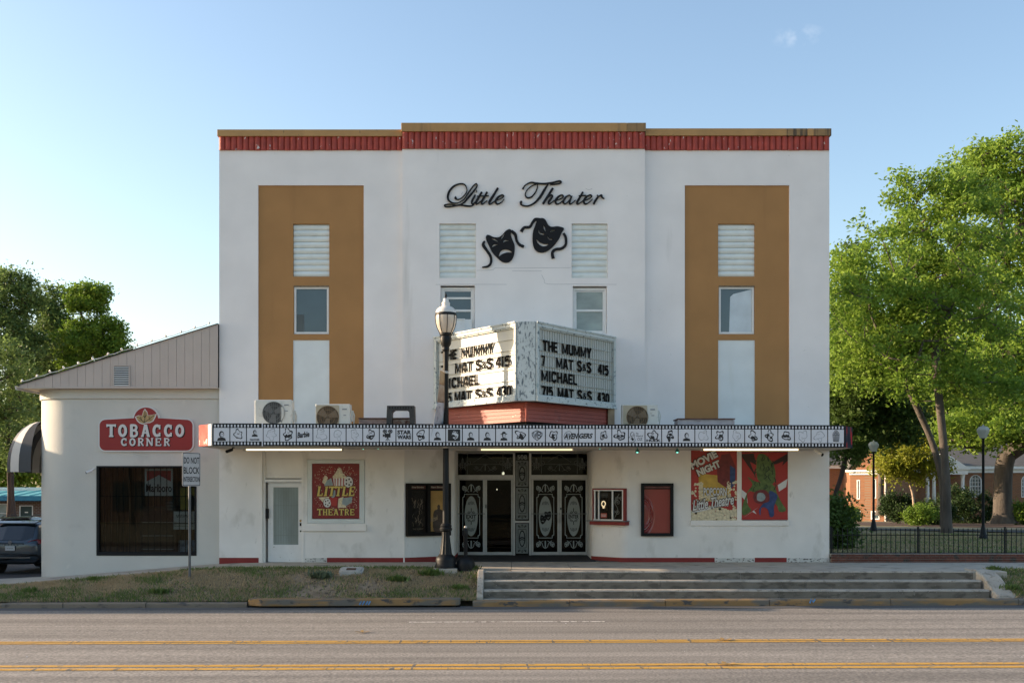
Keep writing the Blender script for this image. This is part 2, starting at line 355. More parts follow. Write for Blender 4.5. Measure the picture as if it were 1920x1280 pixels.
strip('gutter', -200, 200, -4.98, -4.44, .004, m_gut, 80, .012)
for nm, y, wd in (('yellow_line', -10.06, .15), ('yellow_line', -10.27, .14), ('yellow_line', -12.75, .19), ('yellow_line', -13.06, .19)):
    strip(nm, -200, 200, y-wd/2, y+wd/2, .006, m_yel, 80, .006)
strip('white_line', -2.15, 1.93, -7.33, -7.25, .006, m_wht, 6)
strip('white_line', -14.5, -10.4, -7.33, -7.25, .006, m_wht, 6) if False else None
# kerb stones, each one piece
kerb = bpy.data.objects.new('kerb', None); col.objects.link(kerb); kerb['kind'] = 'structure'; kerb.location = (0, -4.4, -.7)
rnd = random.Random(5)
x = -30.
def kerb_piece(x0, x1, m, yb=-4.25, yf=-4.45, dz=0., skew=0.):
    mb = MB(); a, b = zroad(x0), zroad(x1); g = .008
    x0 += g; x1 -= g
    pr = [(yb, -.3), (yb, .150+dz), (yf+.03, .150+dz), (yf, .118+dz), (yf-.02, -.3)]
    V = [(x0, y, a+z) for y, z in pr]+[(x1, y+skew, b+z) for y, z in pr]; n = 5
    mb.raw(V, [(0,1,2,3,4), (9,8,7,6,5)]+[(i, 5+i, 5+(i+1) % n, (i+1) % n) for i in range(n)])
    return mb.build('kerbstone', m, kerb)
cuts = [-40, -36, -33, -30, -27, -24, -21, -18, -15.3, -14, -11.9, -10.55, -8.6, -6.22]
for a, b in zip(cuts[:-1], cuts[1:]): kerb_piece(a, b, m_kerby if b == -11.9 else m_kerb, dz=rnd.uniform(-.05, -.02), skew=rnd.uniform(-.015, .015))
cuts = [-.93, 1.35, 3.6, 6.05, 8.9, 11.9, 14.6, 17.5, 20.5, 24, 28, 33]
for a, b in zip(cuts[:-1], cuts[1:]): kerb_piece(a, b, m_kerby, dz=rnd.uniform(-.006, .006), skew=rnd.uniform(-.008, .008))
# far kerb of our side
mb = MB(); mb.box(-300, 300, -21.5, -21.2, -1.2, -.6); mb.build('kerb', m_kerb, None, kind='structure')
# storm drain
sd = thing('storm_drain', (-3.7, -4.3, -.7), 'long concrete storm drain slab with worn yellow edge set into the kerb', 'storm drain')
mb = MB(); x0, x1 = -6.2, -1.22
pl = [(x0, -4.25), (x0, -4.42), (x0+.35, -4.60), (x1-.1, -4.56), (x1, -4.46), (x1, -3.95), (x0, -3.95)]
mb.prism([(a, b, zroad(a)+.045) for a, b in pl], (0, 0, .155)); mb.build('cover_slab', m_kerby, sd, bevel=.012)
mb = MB(); mb.box(x0+.02, x1-.02, -4.3, -4.0, -1.0, -.742); mb.box(x0, x0+.1, -4.45, -4.0, -1, -.73); mb.box(x1-.1, x1, -4.45, -4, -1, -.73); mb.build('throat', m_dark, sd)
mb = MB(); f = Fr((X(676, -4.4), -4.605, -.69), (1, 0, 0))
for a in (0, .07, .15, .21): stroke(mb, f, [(a, .0), (a+.05, .09)], .03, 0, .003, smooth=0)
mb.build('blue_paint_mark', m_blue, sd)
mb = MB(); f = Fr((X(1518, -4.45), -4.476, -.66), (1, 0, 0)); stroke(mb, f, [(0, .0), (.03, .09), (.08, .02), (.12, .09)], .04, 0, .004, smooth=0)
bm_ = mb.build('paint_mark', m_blue); tag(bm_, 'small blue spray mark on the yellow kerb below the right of the steps', 'paint mark')

# pavement slabs
pav = bpy.data.objects.new('pavement', None); col.objects.link(pav); pav['kind'] = 'structure'; pav.location = (0, -1, 0)
xc = list(np.arange(-26, -8, 1.75))+[-7.6]+list(np.arange(-6.1, 16, 1.52))+list(np.arange(17, 30, 2.))
xc = sorted(xc)
for a, b in zip(xc[:-1], xc[1:]):
    g = .006
    yf = -2.1
    if a > -1.0: yf = -3.33
    if a > 11.2: yf = -2.55
    if a <= -1.0 < b: yf = -2.1
    yb = .28 if a < -8 else .1
    if a < -13.2: yb = .6
    seg = [(a+g, b-g)]
    if a < -13 < b: seg = [(a+g, -13.), (-13., b-g)]
    for (p, q) in seg:
        mb = MB(); za, zb = zside(p), zside(q); yy = yb
        V = []
        for xx, zz in ((p, za), (q, zb)):
            V += [(xx, yf, zz-.2), (xx, yf, zz-.012), (xx, yf+.02, zz), (xx, yy, zz), (xx, yy, zz-.2)]
        mb.raw(V, [(0,1,2,3,4)[::-1], (5,6,7,8,9)]+[(i, (i+1) % 5, 5+(i+1) % 5, 5+i) for i in range(5)])
        mb.build('paving_slab', m_conc, pav)
mb = MB(); mb.box(-1.65, 3.0, .1, 2.75, -.2, -.004); mb.build('entrance_floor', mat('dark_entrance_floor', (.05, .05, .052), .6, .2), pav)
mb = MB(); mb.box(-1.72, 2.32, .15, 2.72, -.004, .012); mb.build('entrance_mat', mat('black_rubber_mat', (.02, .02, .021), .9, .2, 20, .3, 80), pav, bevel=0)

# steps
st = thing('concrete_steps', (5.3, -3.8, -.7), 'three wide weathered concrete steps from the kerb up to the theatre pavement', 'steps')
xj = [-.68, 3.9, 7.55, 11.38]
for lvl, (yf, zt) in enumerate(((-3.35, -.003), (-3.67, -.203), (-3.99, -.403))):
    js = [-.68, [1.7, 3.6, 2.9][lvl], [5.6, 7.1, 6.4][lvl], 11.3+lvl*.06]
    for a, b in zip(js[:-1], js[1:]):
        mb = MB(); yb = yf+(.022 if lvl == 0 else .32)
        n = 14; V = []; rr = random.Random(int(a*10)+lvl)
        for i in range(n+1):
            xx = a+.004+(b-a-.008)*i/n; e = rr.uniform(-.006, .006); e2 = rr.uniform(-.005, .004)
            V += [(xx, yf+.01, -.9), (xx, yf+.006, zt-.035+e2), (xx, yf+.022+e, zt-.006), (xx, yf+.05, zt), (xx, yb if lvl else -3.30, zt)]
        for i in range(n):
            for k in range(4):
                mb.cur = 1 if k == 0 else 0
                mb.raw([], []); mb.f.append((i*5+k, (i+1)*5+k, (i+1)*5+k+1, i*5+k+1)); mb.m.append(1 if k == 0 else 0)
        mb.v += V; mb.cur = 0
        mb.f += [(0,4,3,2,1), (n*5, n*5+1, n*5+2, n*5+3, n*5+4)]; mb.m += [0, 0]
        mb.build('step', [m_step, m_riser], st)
mb = MB(); mb.box(-.68, 11.5, -4.25, -3.98, -.9, -.603); mb.build('landing', m_step, st)
mb = MB(); mb.prism([(-.84, -2.9, -.9), (-.84, -2.9, .01), (-.84, -3.33, .015), (-.84, -4.22, -.54), (-.84, -4.24, -.9)], (.155, 0, 0)); mb.build('side_wall', m_step, st, bevel=.02)
# right cheek wall, sloping and flaring
V = []
for (xx, w, y, z) in ((11.34, .45, -2.7, .02), (11.36, .47, -3.3, .02), (11.42, .45, -3.6, -.1), (11.47, .46, -3.95, -.38), (11.52, .5, -4.18, -.52), (11.55, .5, -4.245, -.6)):
    V += [(xx, y, -.9), (xx, y, z-.03), (xx+.03, y, z), (xx+w-.04, y, z), (xx+w, y, z-.04), (xx+w, y, -.9)]
mb = MB(); mb.raw(V, [(i*6+k, (i+1)*6+k, (i+1)*6+k+1, i*6+k+1) for i in range(5) for k in range(5)]+[(0,1,2,3,4,5), (30,35,34,33,32,31)])
mb.build('side_wall', m_step, st)

# grass bank in front
def bankz(x, y):
    zs, zk = zside(x)-.02, zroad(x)+.14
    yt = -2.1 if x < 5 else -2.55
    t = max(0., min(1., (yt-y)/(yt+4.25)))
    s = 1-t**1.6 if x > -13 else 1-t
    b = .03*math.sin(x*1.3)*math.sin(t*math.pi)+.02*math.sin(x*4.1+y*3)*math.sin(t*math.pi)
    return zk+(zs-zk)*s+b
sheet('grass_bank', list(np.linspace(-40, -16, 12))+list(np.linspace(-15.8, -.84, 90)), np.linspace(-4.26, -2.09, 16), bankz, m_soil)
sheet('grass_bank', list(np.linspace(11.9, 40, 50)), np.linspace(-4.26, -2.54, 14), bankz, m_soil)
# utility box lid
ux, uy = X(659, -2.75), -2.75; uz = bankz(ux, uy)
ub = thing('utility_box', (ux, uy, uz), 'small concrete utility box with rusty lid sunk in the grass bank', 'utility box')
def tilt(pts, c, a): return [(p[0], c[1]+(p[1]-c[1])*math.cos(a)-(p[2]-c[2])*math.sin(a), c[2]+(p[1]-c[1])*math.sin(a)+(p[2]-c[2])*math.cos(a)) for p in pts]
o8 = [(-.30, -.12), (-.24, -.2), (.24, -.2), (.30, -.12), (.30, .12), (.24, .2), (-.24, .2), (-.30, .12)]
m_box = mat('pale_box_concrete', (.42, .40, .36), .85, .1, 8, .3, 60)
mb = MB(); mb.prism(tilt([(ux+a, uy+b, uz-.05) for a, b in o8], (ux, uy, uz), .30), (0, 0, .14)); mb.build('box_rim', m_box, ub, bevel=.015)
mb = MB(); mb.prism(tilt([(ux+a*.8, uy+b*.76, uz+.088) for a, b in o8], (ux, uy, uz), .30), (0, 0, .018)); mb.build('lid', m_box, ub)
mb = MB(); mb.prism(tilt([(ux+a, uy+b, uz+.107) for a, b in ((-.12,-.06),(.12,-.06),(.12,.06),(-.12,.06))], (ux, uy, uz), .30), (0, 0, .008)); mb.build('rusty_plate', mat('rust', (.09, .05, .035), .9, .3, 20), ub)

# blades of grass on the bank
def blades(name, n, reg, m, hgt, seed, fz, dens=None, wd=.012, label=None):
    rs = np.random.RandomState(seed); pts = []
    while len(pts) < n:
        x = rs.uniform(reg[0], reg[1]); y = rs.uniform(reg[2], reg[3])
        if dens is not None and rs.rand() > dens(x, y): continue
        pts.append((x, y))
    P_ = np.array(pts); z = np.array([fz(a, b) for a, b in pts]); N = len(P_)
    h = rs.uniform(.5, 1.3, N)*hgt; a = rs.uniform(0, 2*math.pi, N); lean = rs.uniform(.1, .9, N)*h; la = rs.uniform(0, 2*math.pi, N)
    w = wd*rs.uniform(.6, 1.4, N)
    V = np.zeros((N, 4, 3)); dx, dy = np.cos(a)*w/2, np.sin(a)*w/2
    V[:, 0] = np.c_[P_[:, 0]-dx, P_[:, 1]-dy, z-.01]; V[:, 1] = np.c_[P_[:, 0]+dx, P_[:, 1]+dy, z-.01]
    mx, my = P_[:, 0]+np.cos(la)*lean*.4, P_[:, 1]+np.sin(la)*lean*.4
    V[:, 2] = np.c_[mx+dx*.8, my+dy*.8, z+h*.6]; V[:, 3] = np.c_[P_[:, 0]+np.cos(la)*lean, P_[:, 1]+np.sin(la)*lean, z+h]
    me = quads(name, V.reshape(-1, 3), N); me.materials.append(m)
    o = bpy.data.objects.new(name, me); col.objects.link(o); o['kind'] = 'stuff'
    if label: o['label'] = label; o['category'] = 'grass'
    return o
def quads(name, V, N):
    me = bpy.data.meshes.new(name); me.vertices.add(N*4); me.vertices.foreach_set('co', V.astype(np.float32).ravel())
    me.loops.add(N*4); me.loops.foreach_set('vertex_index', np.arange(N*4, dtype=np.int32))
    me.polygons.add(N); me.polygons.foreach_set('loop_start', np.arange(0, N*4, 4, dtype=np.int32)); me.update(calc_edges=True); return me
def hsh(x, y, s=1.): return .5+.5*math.sin(x*1.7*s+1.3*math.sin(y*2.1*s+x*.6))*math.cos(y*2.7*s+1.1*math.sin(x*.9*s))
m_gg = mat('green_blades', (.09, .155, .035), .8, .3, 2, c2=(.18, .24, .07), island=.6, trans=.25)
m_gd = mat('dry_blades', (.34, .26, .14), .9, .3, 2, c2=(.52, .41, .25), island=.6, trans=.15)
def bare(x, y):      # worn soil patches
    k = 1.
    for (px, py, r) in ((X(585, -3.2), -3.0, .75), (X(600, -3.2), -3.9, .9), (X(700, -3), -3.7, .5)):
        k = min(k, ((x-px)**2+((y-py)*1.3)**2)/r**2)
    return max(.03, min(1, k))
gd = lambda x, y: max(.02, bare(x, y)*((max(0, hsh(x, y)-.35)**1.2)*1.9*hsh(x, y, 2.3)+(.8 if y > -2.35 and x > -8.5 else 0)+(.35 if y < -3.7 else 0)))
dd = lambda x, y: max(.05, bare(x, y)*(1-hsh(x, y)*.7))
blades('grass', 15000, (-17.5, -.86, -4.33, -2.02), m_gg, .085, 1, bankz, gd, label='green tufts of grass on the bank between pavement and kerb')
blades('dry_grass', 62000, (-17.5, -.86, -4.30, -2.02), m_gd, .055, 2, bankz, dd, label='straw-coloured dry grass on the bank between pavement and kerb')
blades('grass', 5000, (11.9, 17, -4.24, -2.5), m_gg, .09, 3, bankz, lambda x, y: hsh(x, y)*.7+(.3 if x < 12.6 else 0), label='green tufts of grass right of the steps')
blades('dry_grass', 11000, (11.9, 17, -4.24, -2.5), m_gd, .06, 4, bankz, None, label='straw-coloured dry grass right of the steps')
blades('grass', 16000, (8.9, 24, .4, 14), m_gg, .06, 5, terrain, lambda x, y: .3+.7*hsh(x, y, .5), .02, label='green grass of the park lawn behind the iron fence')
blades('dry_grass', 34000, (8.9, 24, .4, 14), m_gd, .05, 6, terrain, lambda x, y: 1.1-hsh(x, y, .5), .02, label='dry patches of the park lawn behind the iron fence')
# weeds: taller plants on the bank
def weed(px, y, s, n, lab, seed, mm=None):
    x = X(px, y); z = bankz(x, y); rs = np.random.RandomState(seed); V = []
    for i in range(n):
        a = rs.uniform(0, 6.28); l = rs.uniform(.5, 1)*s; up = rs.uniform(.7, 2.2); w = rs.uniform(.012, .03)*s/.2
        c = np.array([x+rs.normal()*s*.5, y+rs.normal()*s*.25, z]); d = np.array([math.cos(a), math.sin(a), up]); d = d/np.linalg.norm(d)*l; p = np.array([-math.sin(a), math.cos(a), 0])*w
        V += [c, c+d*.5+p, c+d, c+d*.5-p]
    me = quads('weed', np.array(V), n); me.materials.append(mm or m_gg); o = bpy.data.objects.new('weed', me); col.objects.link(o)
    tag(o, lab, 'weed', 'weeds on the grass bank')
m_gw = mat('grey_green_weed', (.14, .18, .11), .8, .3, 3, island=.5, trans=.2)
weed(602, -3.1, .26, 260, 'low grey-green weed just left of the concrete utility box', 1, m_gw)
weed(178, -2.4, .16, 140, 'small green weed at the pavement edge left of the shop window', 2)
weed(56, -3.4, .2, 120, 'leafy weed near the left end of the grass bank', 3)
weed(808, -2.9, .24, 260, 'bushy green weed below the black lamp post base', 4)
weed(745, -3.3, .22, 240, 'green weed on the bank midway between utility box and steps', 5)
weed(860, -3.7, .18, 160, 'green weed beside the bottom of the left step wall', 6)
weed(880, -2.3, .2, 200, 'tall grass tuft at the foot of the black bollard', 7)
weed(300, -3.9, .2, 180, 'green weed by the kerb below the shop window', 8)
weed(1893, -3.9, .2, 160, 'green weed beside the bottom of the right step wall', 9)
weed(1862, -2.6, .16, 130, 'green weed at the top of the right step wall', 10)

rs_ = random.Random(8); mb = MB()
for i in range(60):
    x, y, s = rs_.uniform(-10, 12), rs_.uniform(-14, -5), rs_.uniform(.008, .022); a = rs_.uniform(0, 3); z = zroad(x)
    mb.poly([(x+s*math.cos(a+k*2.09), y+s*math.sin(a+k*2.09), z+.004+.01*(k == 1)) for k in range(3)])
o = mb.build('litter_flecks', m_wht, None, kind='stuff'); tag(o, 'tiny pale flecks of litter scattered over the road', 'litter')
m_lf = mat('dry_leaf', (.30, .19, .07), .8, .3, 9)
for (px, yy, lab) in ((1362, -12.8, 'dry leaf lying on the nearer double yellow line'), (1358, -10.1, 'dry leaf lying on the farther yellow line'), (680, -8.9, 'small dark twig lying in the far lane left of centre')):
    x = X(px, yy); mb = MB(); z = zroad(x)+.008
    for k in range(4):
        a = k*1.5+.3; mb.poly([(x, yy, z), (x+.11*math.cos(a-.4), yy+.11*math.sin(a-.4), z+.02), (x+.17*math.cos(a), yy+.17*math.sin(a), z+.03), (x+.11*math.cos(a+.4), yy+.11*math.sin(a+.4), z+.015)])
    tag(mb.build('fallen_leaf', m_lf), lab, 'leaf')
# ------------------------------------------------------------------ theatre
class FrP:                                       # plane y = const addressed by picture-plan coordinates of the drawing
    def __init__(s, y=0., ox=0., oy=0., k=1.): s.y, s.ox, s.oy, s.k = y, ox, oy, k
    def __call__(s, a, b, c=0.): return (X(s.ox+a/s.k, s.y), s.y-c, Z(s.oy+b/s.k, s.y))
F0 = Fr((0, 0, 0), (1, 0, 0))
th = thing('theatre', (.34, 0, 0), 'white cinema building with ochre window panels and red tiled cornice', 'theatre')
XL, XR, XA, XB = X(411), X(1555), X(755), X(1208)
ZT = Z(282)
YC = -.12
# body behind the facade
mb = MB(); mb.box(XL, XR, .35, 14, 3.26, Z(262)); mb.box(XL, -3.05, .35, 14, -.6, 3.26); mb.box(3.25, XR, .35, 14, -.6, 3.26); mb.box(-3.05, 3.25, 7.2, 14, -.6, 3.26); mb.box(XL, XR, 14, 30, -.6, 6.0); mb.build('side_and_rear_wall', m_white, th)
mb = MB(); mb.box(XL+.2, XR-.2, .4, 13.8, Z(262), Z(262)+.02); mb.build('roof', mat('flat_roof', (.2, .2, .2), .9), th)
ZC = 3.55
for (a, b) in ((XL, XA), (XB, XR)):
    bx = (X(484), X(682)) if a == XL else (X(1284), X(1480))
    mb = MB(); wall(mb, F0, a, b, ZC, ZT, [(bx[0], bx[1], ZC-.1, Z(347.5))], .06); mb.build('wall', m_white, th)
mb = MB(); Fc = Fr((0, YC, 0), (1, 0, 0))
slc = [(X(824, YC), X(892, YC), Z(521, YC), Z(419, YC)), (X(1072, YC), X(1139, YC), Z(521, YC), Z(419, YC))]
wnc = [(X(826, YC), X(890, YC), Z(640, YC), Z(535, YC)), (X(1074, YC), X(1138, YC), Z(626, YC), Z(536, YC))]
wall(mb, Fc, XA, XB, 3.07, ZT, slc+wnc, .16); mb.build('wall', m_white, th)
m_crack = mat('hairline_crack', (.42, .42, .43), .9)
mb = MB(); fz = FrP(YC, 800, 320, 5.333)
for pts in ([(500,997),(600,995),(665,990),(690,972),(800,975),(1000,972),(1440,970)], [(855,1000),(1000,1003),(1150,1003)], [(90,1138),(400,1136),(800,1137)], [(1150,1040),(1175,1090),(1210,1132),(1500,1134),(1900,1137)], [(1590,178),(1620,192),(1655,180)], [(345,240),(360,215)]):
    stroke(mb, fz, pts, 3.2, 0, .003)
mb.build('plaster_crack', m_crack, th)
# ochre panels with slatted infill, window, blind board
def slats(holes, y, dirty):
    x0, x1, z0, z1 = holes; n = 9; h = (z1-z0)/n; bx = MB(); bx.box(x0, x1, y+.10, y+.12, z0, z1)
    par = bx.build('slatted_infill', m_slat, th)
    for i in range(n):
        m = MB(); pr = []
        for k in range(7):
            t = k/6; pr.append((y+.075-.035*math.sin(math.pi*min(1, t*.93+.07)), z0+h*i+.004+(h-.008)*t))
        m.prism([(x0+.006, a, b) for a, b in pr]+[(x0+.006, y+.10, z0+h*(i+1)-.004), (x0+.006, y+.10, z0+h*i+.004)], (x1-x0-.012, 0, 0))
        m.build('slat', m_slat, par)
def framebox(m, x0, x1, z0, z1, w, y0, y1):
    m.box(x0, x0+w, y0, y1, z0, z1); m.box(x1-w, x1, y0, y1, z0, z1); m.box(x0+w, x1-w, y0, y1, z1-w, z1); m.box(x0+w, x1-w, y0, y1, z0, z0+w)
FB = Fr((0, .04, 0), (1, 0, 0))
for side, (p0, p1, s0, s1) in enumerate(((484, 682, 549, 617), (1284, 1480, 1347, 1416))):
    hs = [(X(s0), X(s1), Z(518), Z(419)), (X(s0+1), X(s1-.5), Z(626), Z(535)), (X(s0), X(s1), ZC-.1, Z(637))]
    mb = MB(); wall(mb, FB, X(p0), X(p1), ZC, Z(347.5), hs, .14); mb.build('wall_panel', m_brown, th)
    slats(hs[0], .04, 0)
    mb = MB(); mb.box(X(s0), X(s1), .06, .08, ZC-.05, Z(637)); mb.build('infill_board', m_infill, th)
    x0, x1, z0, z1 = hs[1]
    mb = MB(); framebox(mb, x0+.01, x1-.01, z0+.01, z1-.03, .055, .07, .12); wn = mb.build('window', m_frame, th)
    mb = MB(); mb.box(x0+.06, x1-.06, .105, .115, z0+.06, z1-.08); mb.build('pane', m_winblue if side == 0 else m_winblue, wn)
    if side:
        mb = MB(); mb.poly([(x0+.30, .102, z0+.07), (x1-.07, .102, z0+.07), (x1-.07, .102, z1-.09), (x0+.42, .102, z1-.22), (x0+.33, .102, z1-.3)][::1])
        mb.build('pale_curtain', m_curtain, wn)
    else:
        mb = MB(); mb.box(x0+.08, x0+.28, .100, .104, z0+.07, z0+.55); mb.build('card_in_window', mat('dim_card', (.10, .12, .12), .5), wn)
    mb = MB(); mb.box(x0, x1, .03, .05, z1-.03, z1-.002); mb.build('window_head', mat('rotted_timber', (.16, .13, .09), .9, .4, 14), th)
for i, h in enumerate(slc): slats(h, YC+.01, 0)
for i, (x0, x1, z0, z1) in enumerate(wnc):
    y = YC+.10
    mb = MB(); framebox(mb, x0+.01, x1-.01, z0, z1-.04, .07, y, y+.05); wn = mb.build('window', m_frame, th)
    zm = Z(582, y)
    mb = MB(); framebox(mb, x0+.08, x1-.08, zm, z1-.12, .028, y+.012, y+.04); mb.build('upper_sash', m_frame, wn)
    mb = MB(); framebox(mb, x0+.08, x1-.08, z0+.07, zm, .032, y+.002, y+.03); mb.build('lower_sash', m_frame, wn)
    mb = MB(); mb.box(x0+.1, x1-.1, y+.034, y+.038, z0+.08, z1-.14); mb.build('pane', m_blind if i else m_winblue, wn)
    if i == 0:
        mb = MB(); mb.box(x0+.1, x1-.1, y+.01, y+.03, Z(560, y)-.01, Z(557, y)); mb.build('sash_bar', m_frame, wn)
        mb = MB(); mb.box(X(852, y), X(885, y), y-.05, y+.03, Z(622, y), Z(599, y)); framebox(mb, X(850, y), X(872, y), Z(624, y), Z(598, y), .03, y-.07, y-.05)
        mb.build('window_air_conditioner', m_frame, wn)
# red scalloped cornice tiles
def tile_mesh(wd, z0, z1, name):
    m = MB(); pr = [(wd*(k/8)-wd/2+.002*(1 if k == 0 else -1 if k == 8 else 0), -.012-.05*math.sin(math.pi*k/8)**.7) for k in range(9)]
    m.prism([(a, b, z0) for a, b in pr]+[(wd/2, .03, z0), (-wd/2, .03, z0)], (0, 0, z1-z0)); return m
for (a, b, zt, y, n) in ((XL, XA, Z(257), 0, 31), (XA, XB, Z(248, YC), YC, 40), (XB, XR, Z(257), 0, 31)):
    wd = (b-a)/n; base = None
    for i in range(n):
        if base is None:
            m = tile_mesh(wd, 0, zt-ZT+.005, 'tile'); o = m.build('cornice_tile', m_red, None); me = o.data; o.parent = th; base = o
        else:
            o = base.copy(); col.objects.link(o); o.parent = th
        o.location = (a+wd*(i+.5)-th.location.x, y+rnd.uniform(-.006, .003), ZT+rnd.uniform(-.008, .003)); o.rotation_euler.y = rnd.uniform(-.006, .006)
    mb = MB(); mb.box(a+.002, b-.002, y+.034, .34, ZT-.01, zt+.0); mb.build('cornice_backing', m_red, th)
for (a, b, z0, z1, y, m) in ((XL-.03, XA+.0, Z(257.5), Z(245), 0, m_cop), (XA-.02, XB-.5, Z(248.5, YC), Z(232.5, YC), YC, m_cop), (XB-.495, XB+.02, Z(248.5, YC), Z(232.5, YC), YC, m_cop_dirty),
        (XB+.022, X(1474), Z(256.5), Z(243), 0, m_cop), (X(1474)+.004, X(1512), Z(256.5), Z(243), 0, m_cop_dirty), (X(1512)+.004, X(1524), Z(256.5), Z(243), 0, m_cop), (X(1524)+.004, XR+.03, Z(256.5), Z(243), 0, m_cop_dirty)):
    mb = MB(); mb.box(a, b, y-.10, y+.4, z0, z1); mb.build('coping', m, th, bevel=.008)
mb = MB(); mb.box(XR-.0, XR+.02, .36, 1, Z(262), Z(250)); mb.build('parapet_return', m_cop, th)
# ground floor walls
dh = (X(487), X(565.5), -.2, Z(843)); wh = (X(576), X(684), Z(981), Z(861)); 
mb = MB(); wall(mb, F0, XL, -2.985, -.12, 3.30, [(X(487), X(570), -.2, 3.075), wh], .30); mb.build('ground_floor_wall', m_low, th)
ph = (X(1295.5), X(1477.5), Z(975), 3.07)
mb = MB(); wall(mb, F0, 3.2, XR, -.12, 3.30, [ph], .12); mb.build('ground_floor_wall', m_low, th)
LP = [(-2.985, 0), (-1.66, .8), (-1.62, .9), (-1.62, 2.6)]
RP = [(2.25, 2.6), (2.25, .86), (2.27, .76), (2.31, .68), (2.38, .60), (2.46, .52)]+[(2.46+.54*t, .52-.47*t) for t in (.25, .5, .75, 1)]+[(3.1, .012), (3.2, 0)]
def polywall(pts, z0, z1, m, name, off=0., th_=.2, parent=th):
    mb = MB(); n = len(pts); V = []
    for i, p in enumerate(pts):
        a = Vector(pts[max(0, i-1)]); b = Vector(pts[min(n-1, i+1)]); t = (b-a).normalized(); nx, ny = t.y, -t.x
        V += [(p[0]+nx*off, p[1]+ny*off, z0), (p[0]+nx*off, p[1]+ny*off, z1)]
    mb.raw(V, [(2*i, 2*i+2, 2*i+3, 2*i+1) for i in range(n-1)])
    if off:
        k = len(mb.v); mb.raw([(p[0], p[1], z1) for p in pts], [])
        mb.f += [(2*i+1, 2*i+3, k+i+1, k+i) for i in range(n-1)]; mb.m += [0]*(n-1)
    return mb.build(name, m, parent, smooth=True)
polywall(LP, -.12, 3.08, m_low, 'entrance_side_wall'); polywall(RP, -.12, 3.08, m_low, 'entrance_side_wall')
mb = MB(); mb.box(-3.1, 3.3, .0, 2.75, 3.082, 3.25); mb.build('entrance_ceiling', mat('soffit_paint', (.60, .56, .48), .8, .06, 2, dirt=((.4, .36, .3), .6, .2, 3, (1, 1, 1))), th)
# red base
ZB = .105
for (a, b) in ((XL, X(485)), (X(613), -2.985)): polywall([(a, 0), (b, 0)], -.11, ZB, m_redbase, 'red_base', .006)
polywall([(-2.985, 0), (-1.66, .8), (-1.62, .9), (-1.62, 2.5)], -.11, ZB, m_redbase, 'red_base', .006)
polywall(RP[1:]+[(X(1340), 0)], -.11, ZB, m_redbase, 'red_base', .006)
polywall([(X(1415), 0), (X(1475), 0)], -.11, ZB, m_redbase, 'red_base', .006)
for a, b in ((572, 612), (1341, 1414), (1476, 1554)): polywall([(X(a), 0), (X(b), 0)], -.11, ZB-.01, m_base_worn, 'flaking_base', .004)
# left service door in its recess
yr = .10
mb = MB(); f = FrP(0)
mb.box(X(487), X(492), -.03, yr+.05, -.1, 3.07); mb.box(X(492), X(497), .02, yr+.05, -.1, 3.07); mb.box(X(565.5), X(570), -.01, yr+.05, -.1, 3.07)
mb.build('door_trim', m_low, th)
mb = MB(); mb.box(X(497), X(565.5), .06, .12, Z(896), 3.07); mb.build('transom_panel', m_low, th)
mb = MB(); mb.box(X(496), X(566), .0, .12, Z(903.5), Z(898)); mb.build('transom_bar', m_frame, th)
y = .10
mb = MB(); wall(mb, Fr((0, y, 0), (1, 0, 0)), X(501), X(564.5), -.02, Z(904.5), [(X(511), X(558), Z(1021), Z(913))], .05); dr = mb.build('door', m_frame, th)
mb = MB(); mb.box(X(511), X(558), y+.03, y+.04, Z(1021), Z(913)); mb.build('pane', mat('curtained_door_glass', (.24, .30, .29), .12, .18, 1.4, spec=.8, stretch=(2, 1, .5)), dr)
mb = MB()
for px in np.linspace(515, 554, 9): mb.box(X(px), X(px)+.006, y+.024, y+.028, Z(1020), Z(914))
for py in (947, 1003): mb.box(X(512), X(557), y+.024, y+.03, Z(py)-.008, Z(py))
mb.build('blind_cords', mat('cord', (.16, .2, .19), .6), dr)
mb = MB(); mb.lathe((0, 0, 0), [(.0, -.05), (.028, -.045), (.034, -.02), (.028, .0), (.012, .012), (.012, .05)], 12)
kn = [(X(562.5)+a, y-c-.03, Z(976)+b) for a, b, c in mb.v]; mb.v = kn; mb.build('handle', mat('brass', (.5, .36, .15), .25, metal=1), dr, smooth=True)
mb = MB(); mb.box(X(561), X(564), y-.03, y, Z(985.5), Z(980)); mb.box(X(561.5), X(563.5), y-.02, y, Z(997), Z(994)); mb.build('lock', m_blackm, dr)
mb = MB(); mb.box(X(497.5), X(503), .02, .09, Z(972), Z(953)); o = mb.build('letter_box', m_blackm, None, bevel=.01); tag(o, 'small black letter box left of the narrow white door', 'letter box')
# poster window trim
mb = MB(); mb.box(X(566), X(684.5), -.015, .05, Z(860), Z(846)); mb.build('window_head_trim', m_low, th)
mb = MB(); mb.box(X(567.5), X(687), -.07, .1, Z(995), Z(983)); mb.build('sill', m_low, th, bevel=.008)
mb = MB(); wall(mb, Fr((0, -.012, 0), (1, 0, 0)), X(576.5), X(683.5), Z(980.5), Z(861.5), [(X(585), X(674), Z(972.5), Z(868.5))], .04); mb.build('poster_window_frame', mat('pale_trim', (.62, .66, .64), .6, .05), th)
mb = MB(); mb.box(X(1294.5), X(1479), -.04, .1, Z(985), Z(975.2)); mb.build('sill', m_low, th, bevel=.006)
mb = MB(); mb.box(X(1382), X(1390.5), .0, .1, Z(975), 3.07); mb.build('mullion', m_low, th)
mb = MB(); mb.box(-2.997, -2.96, -.02, .02, -.05, 3.07); mb.build('corner_bead', m_low, th)
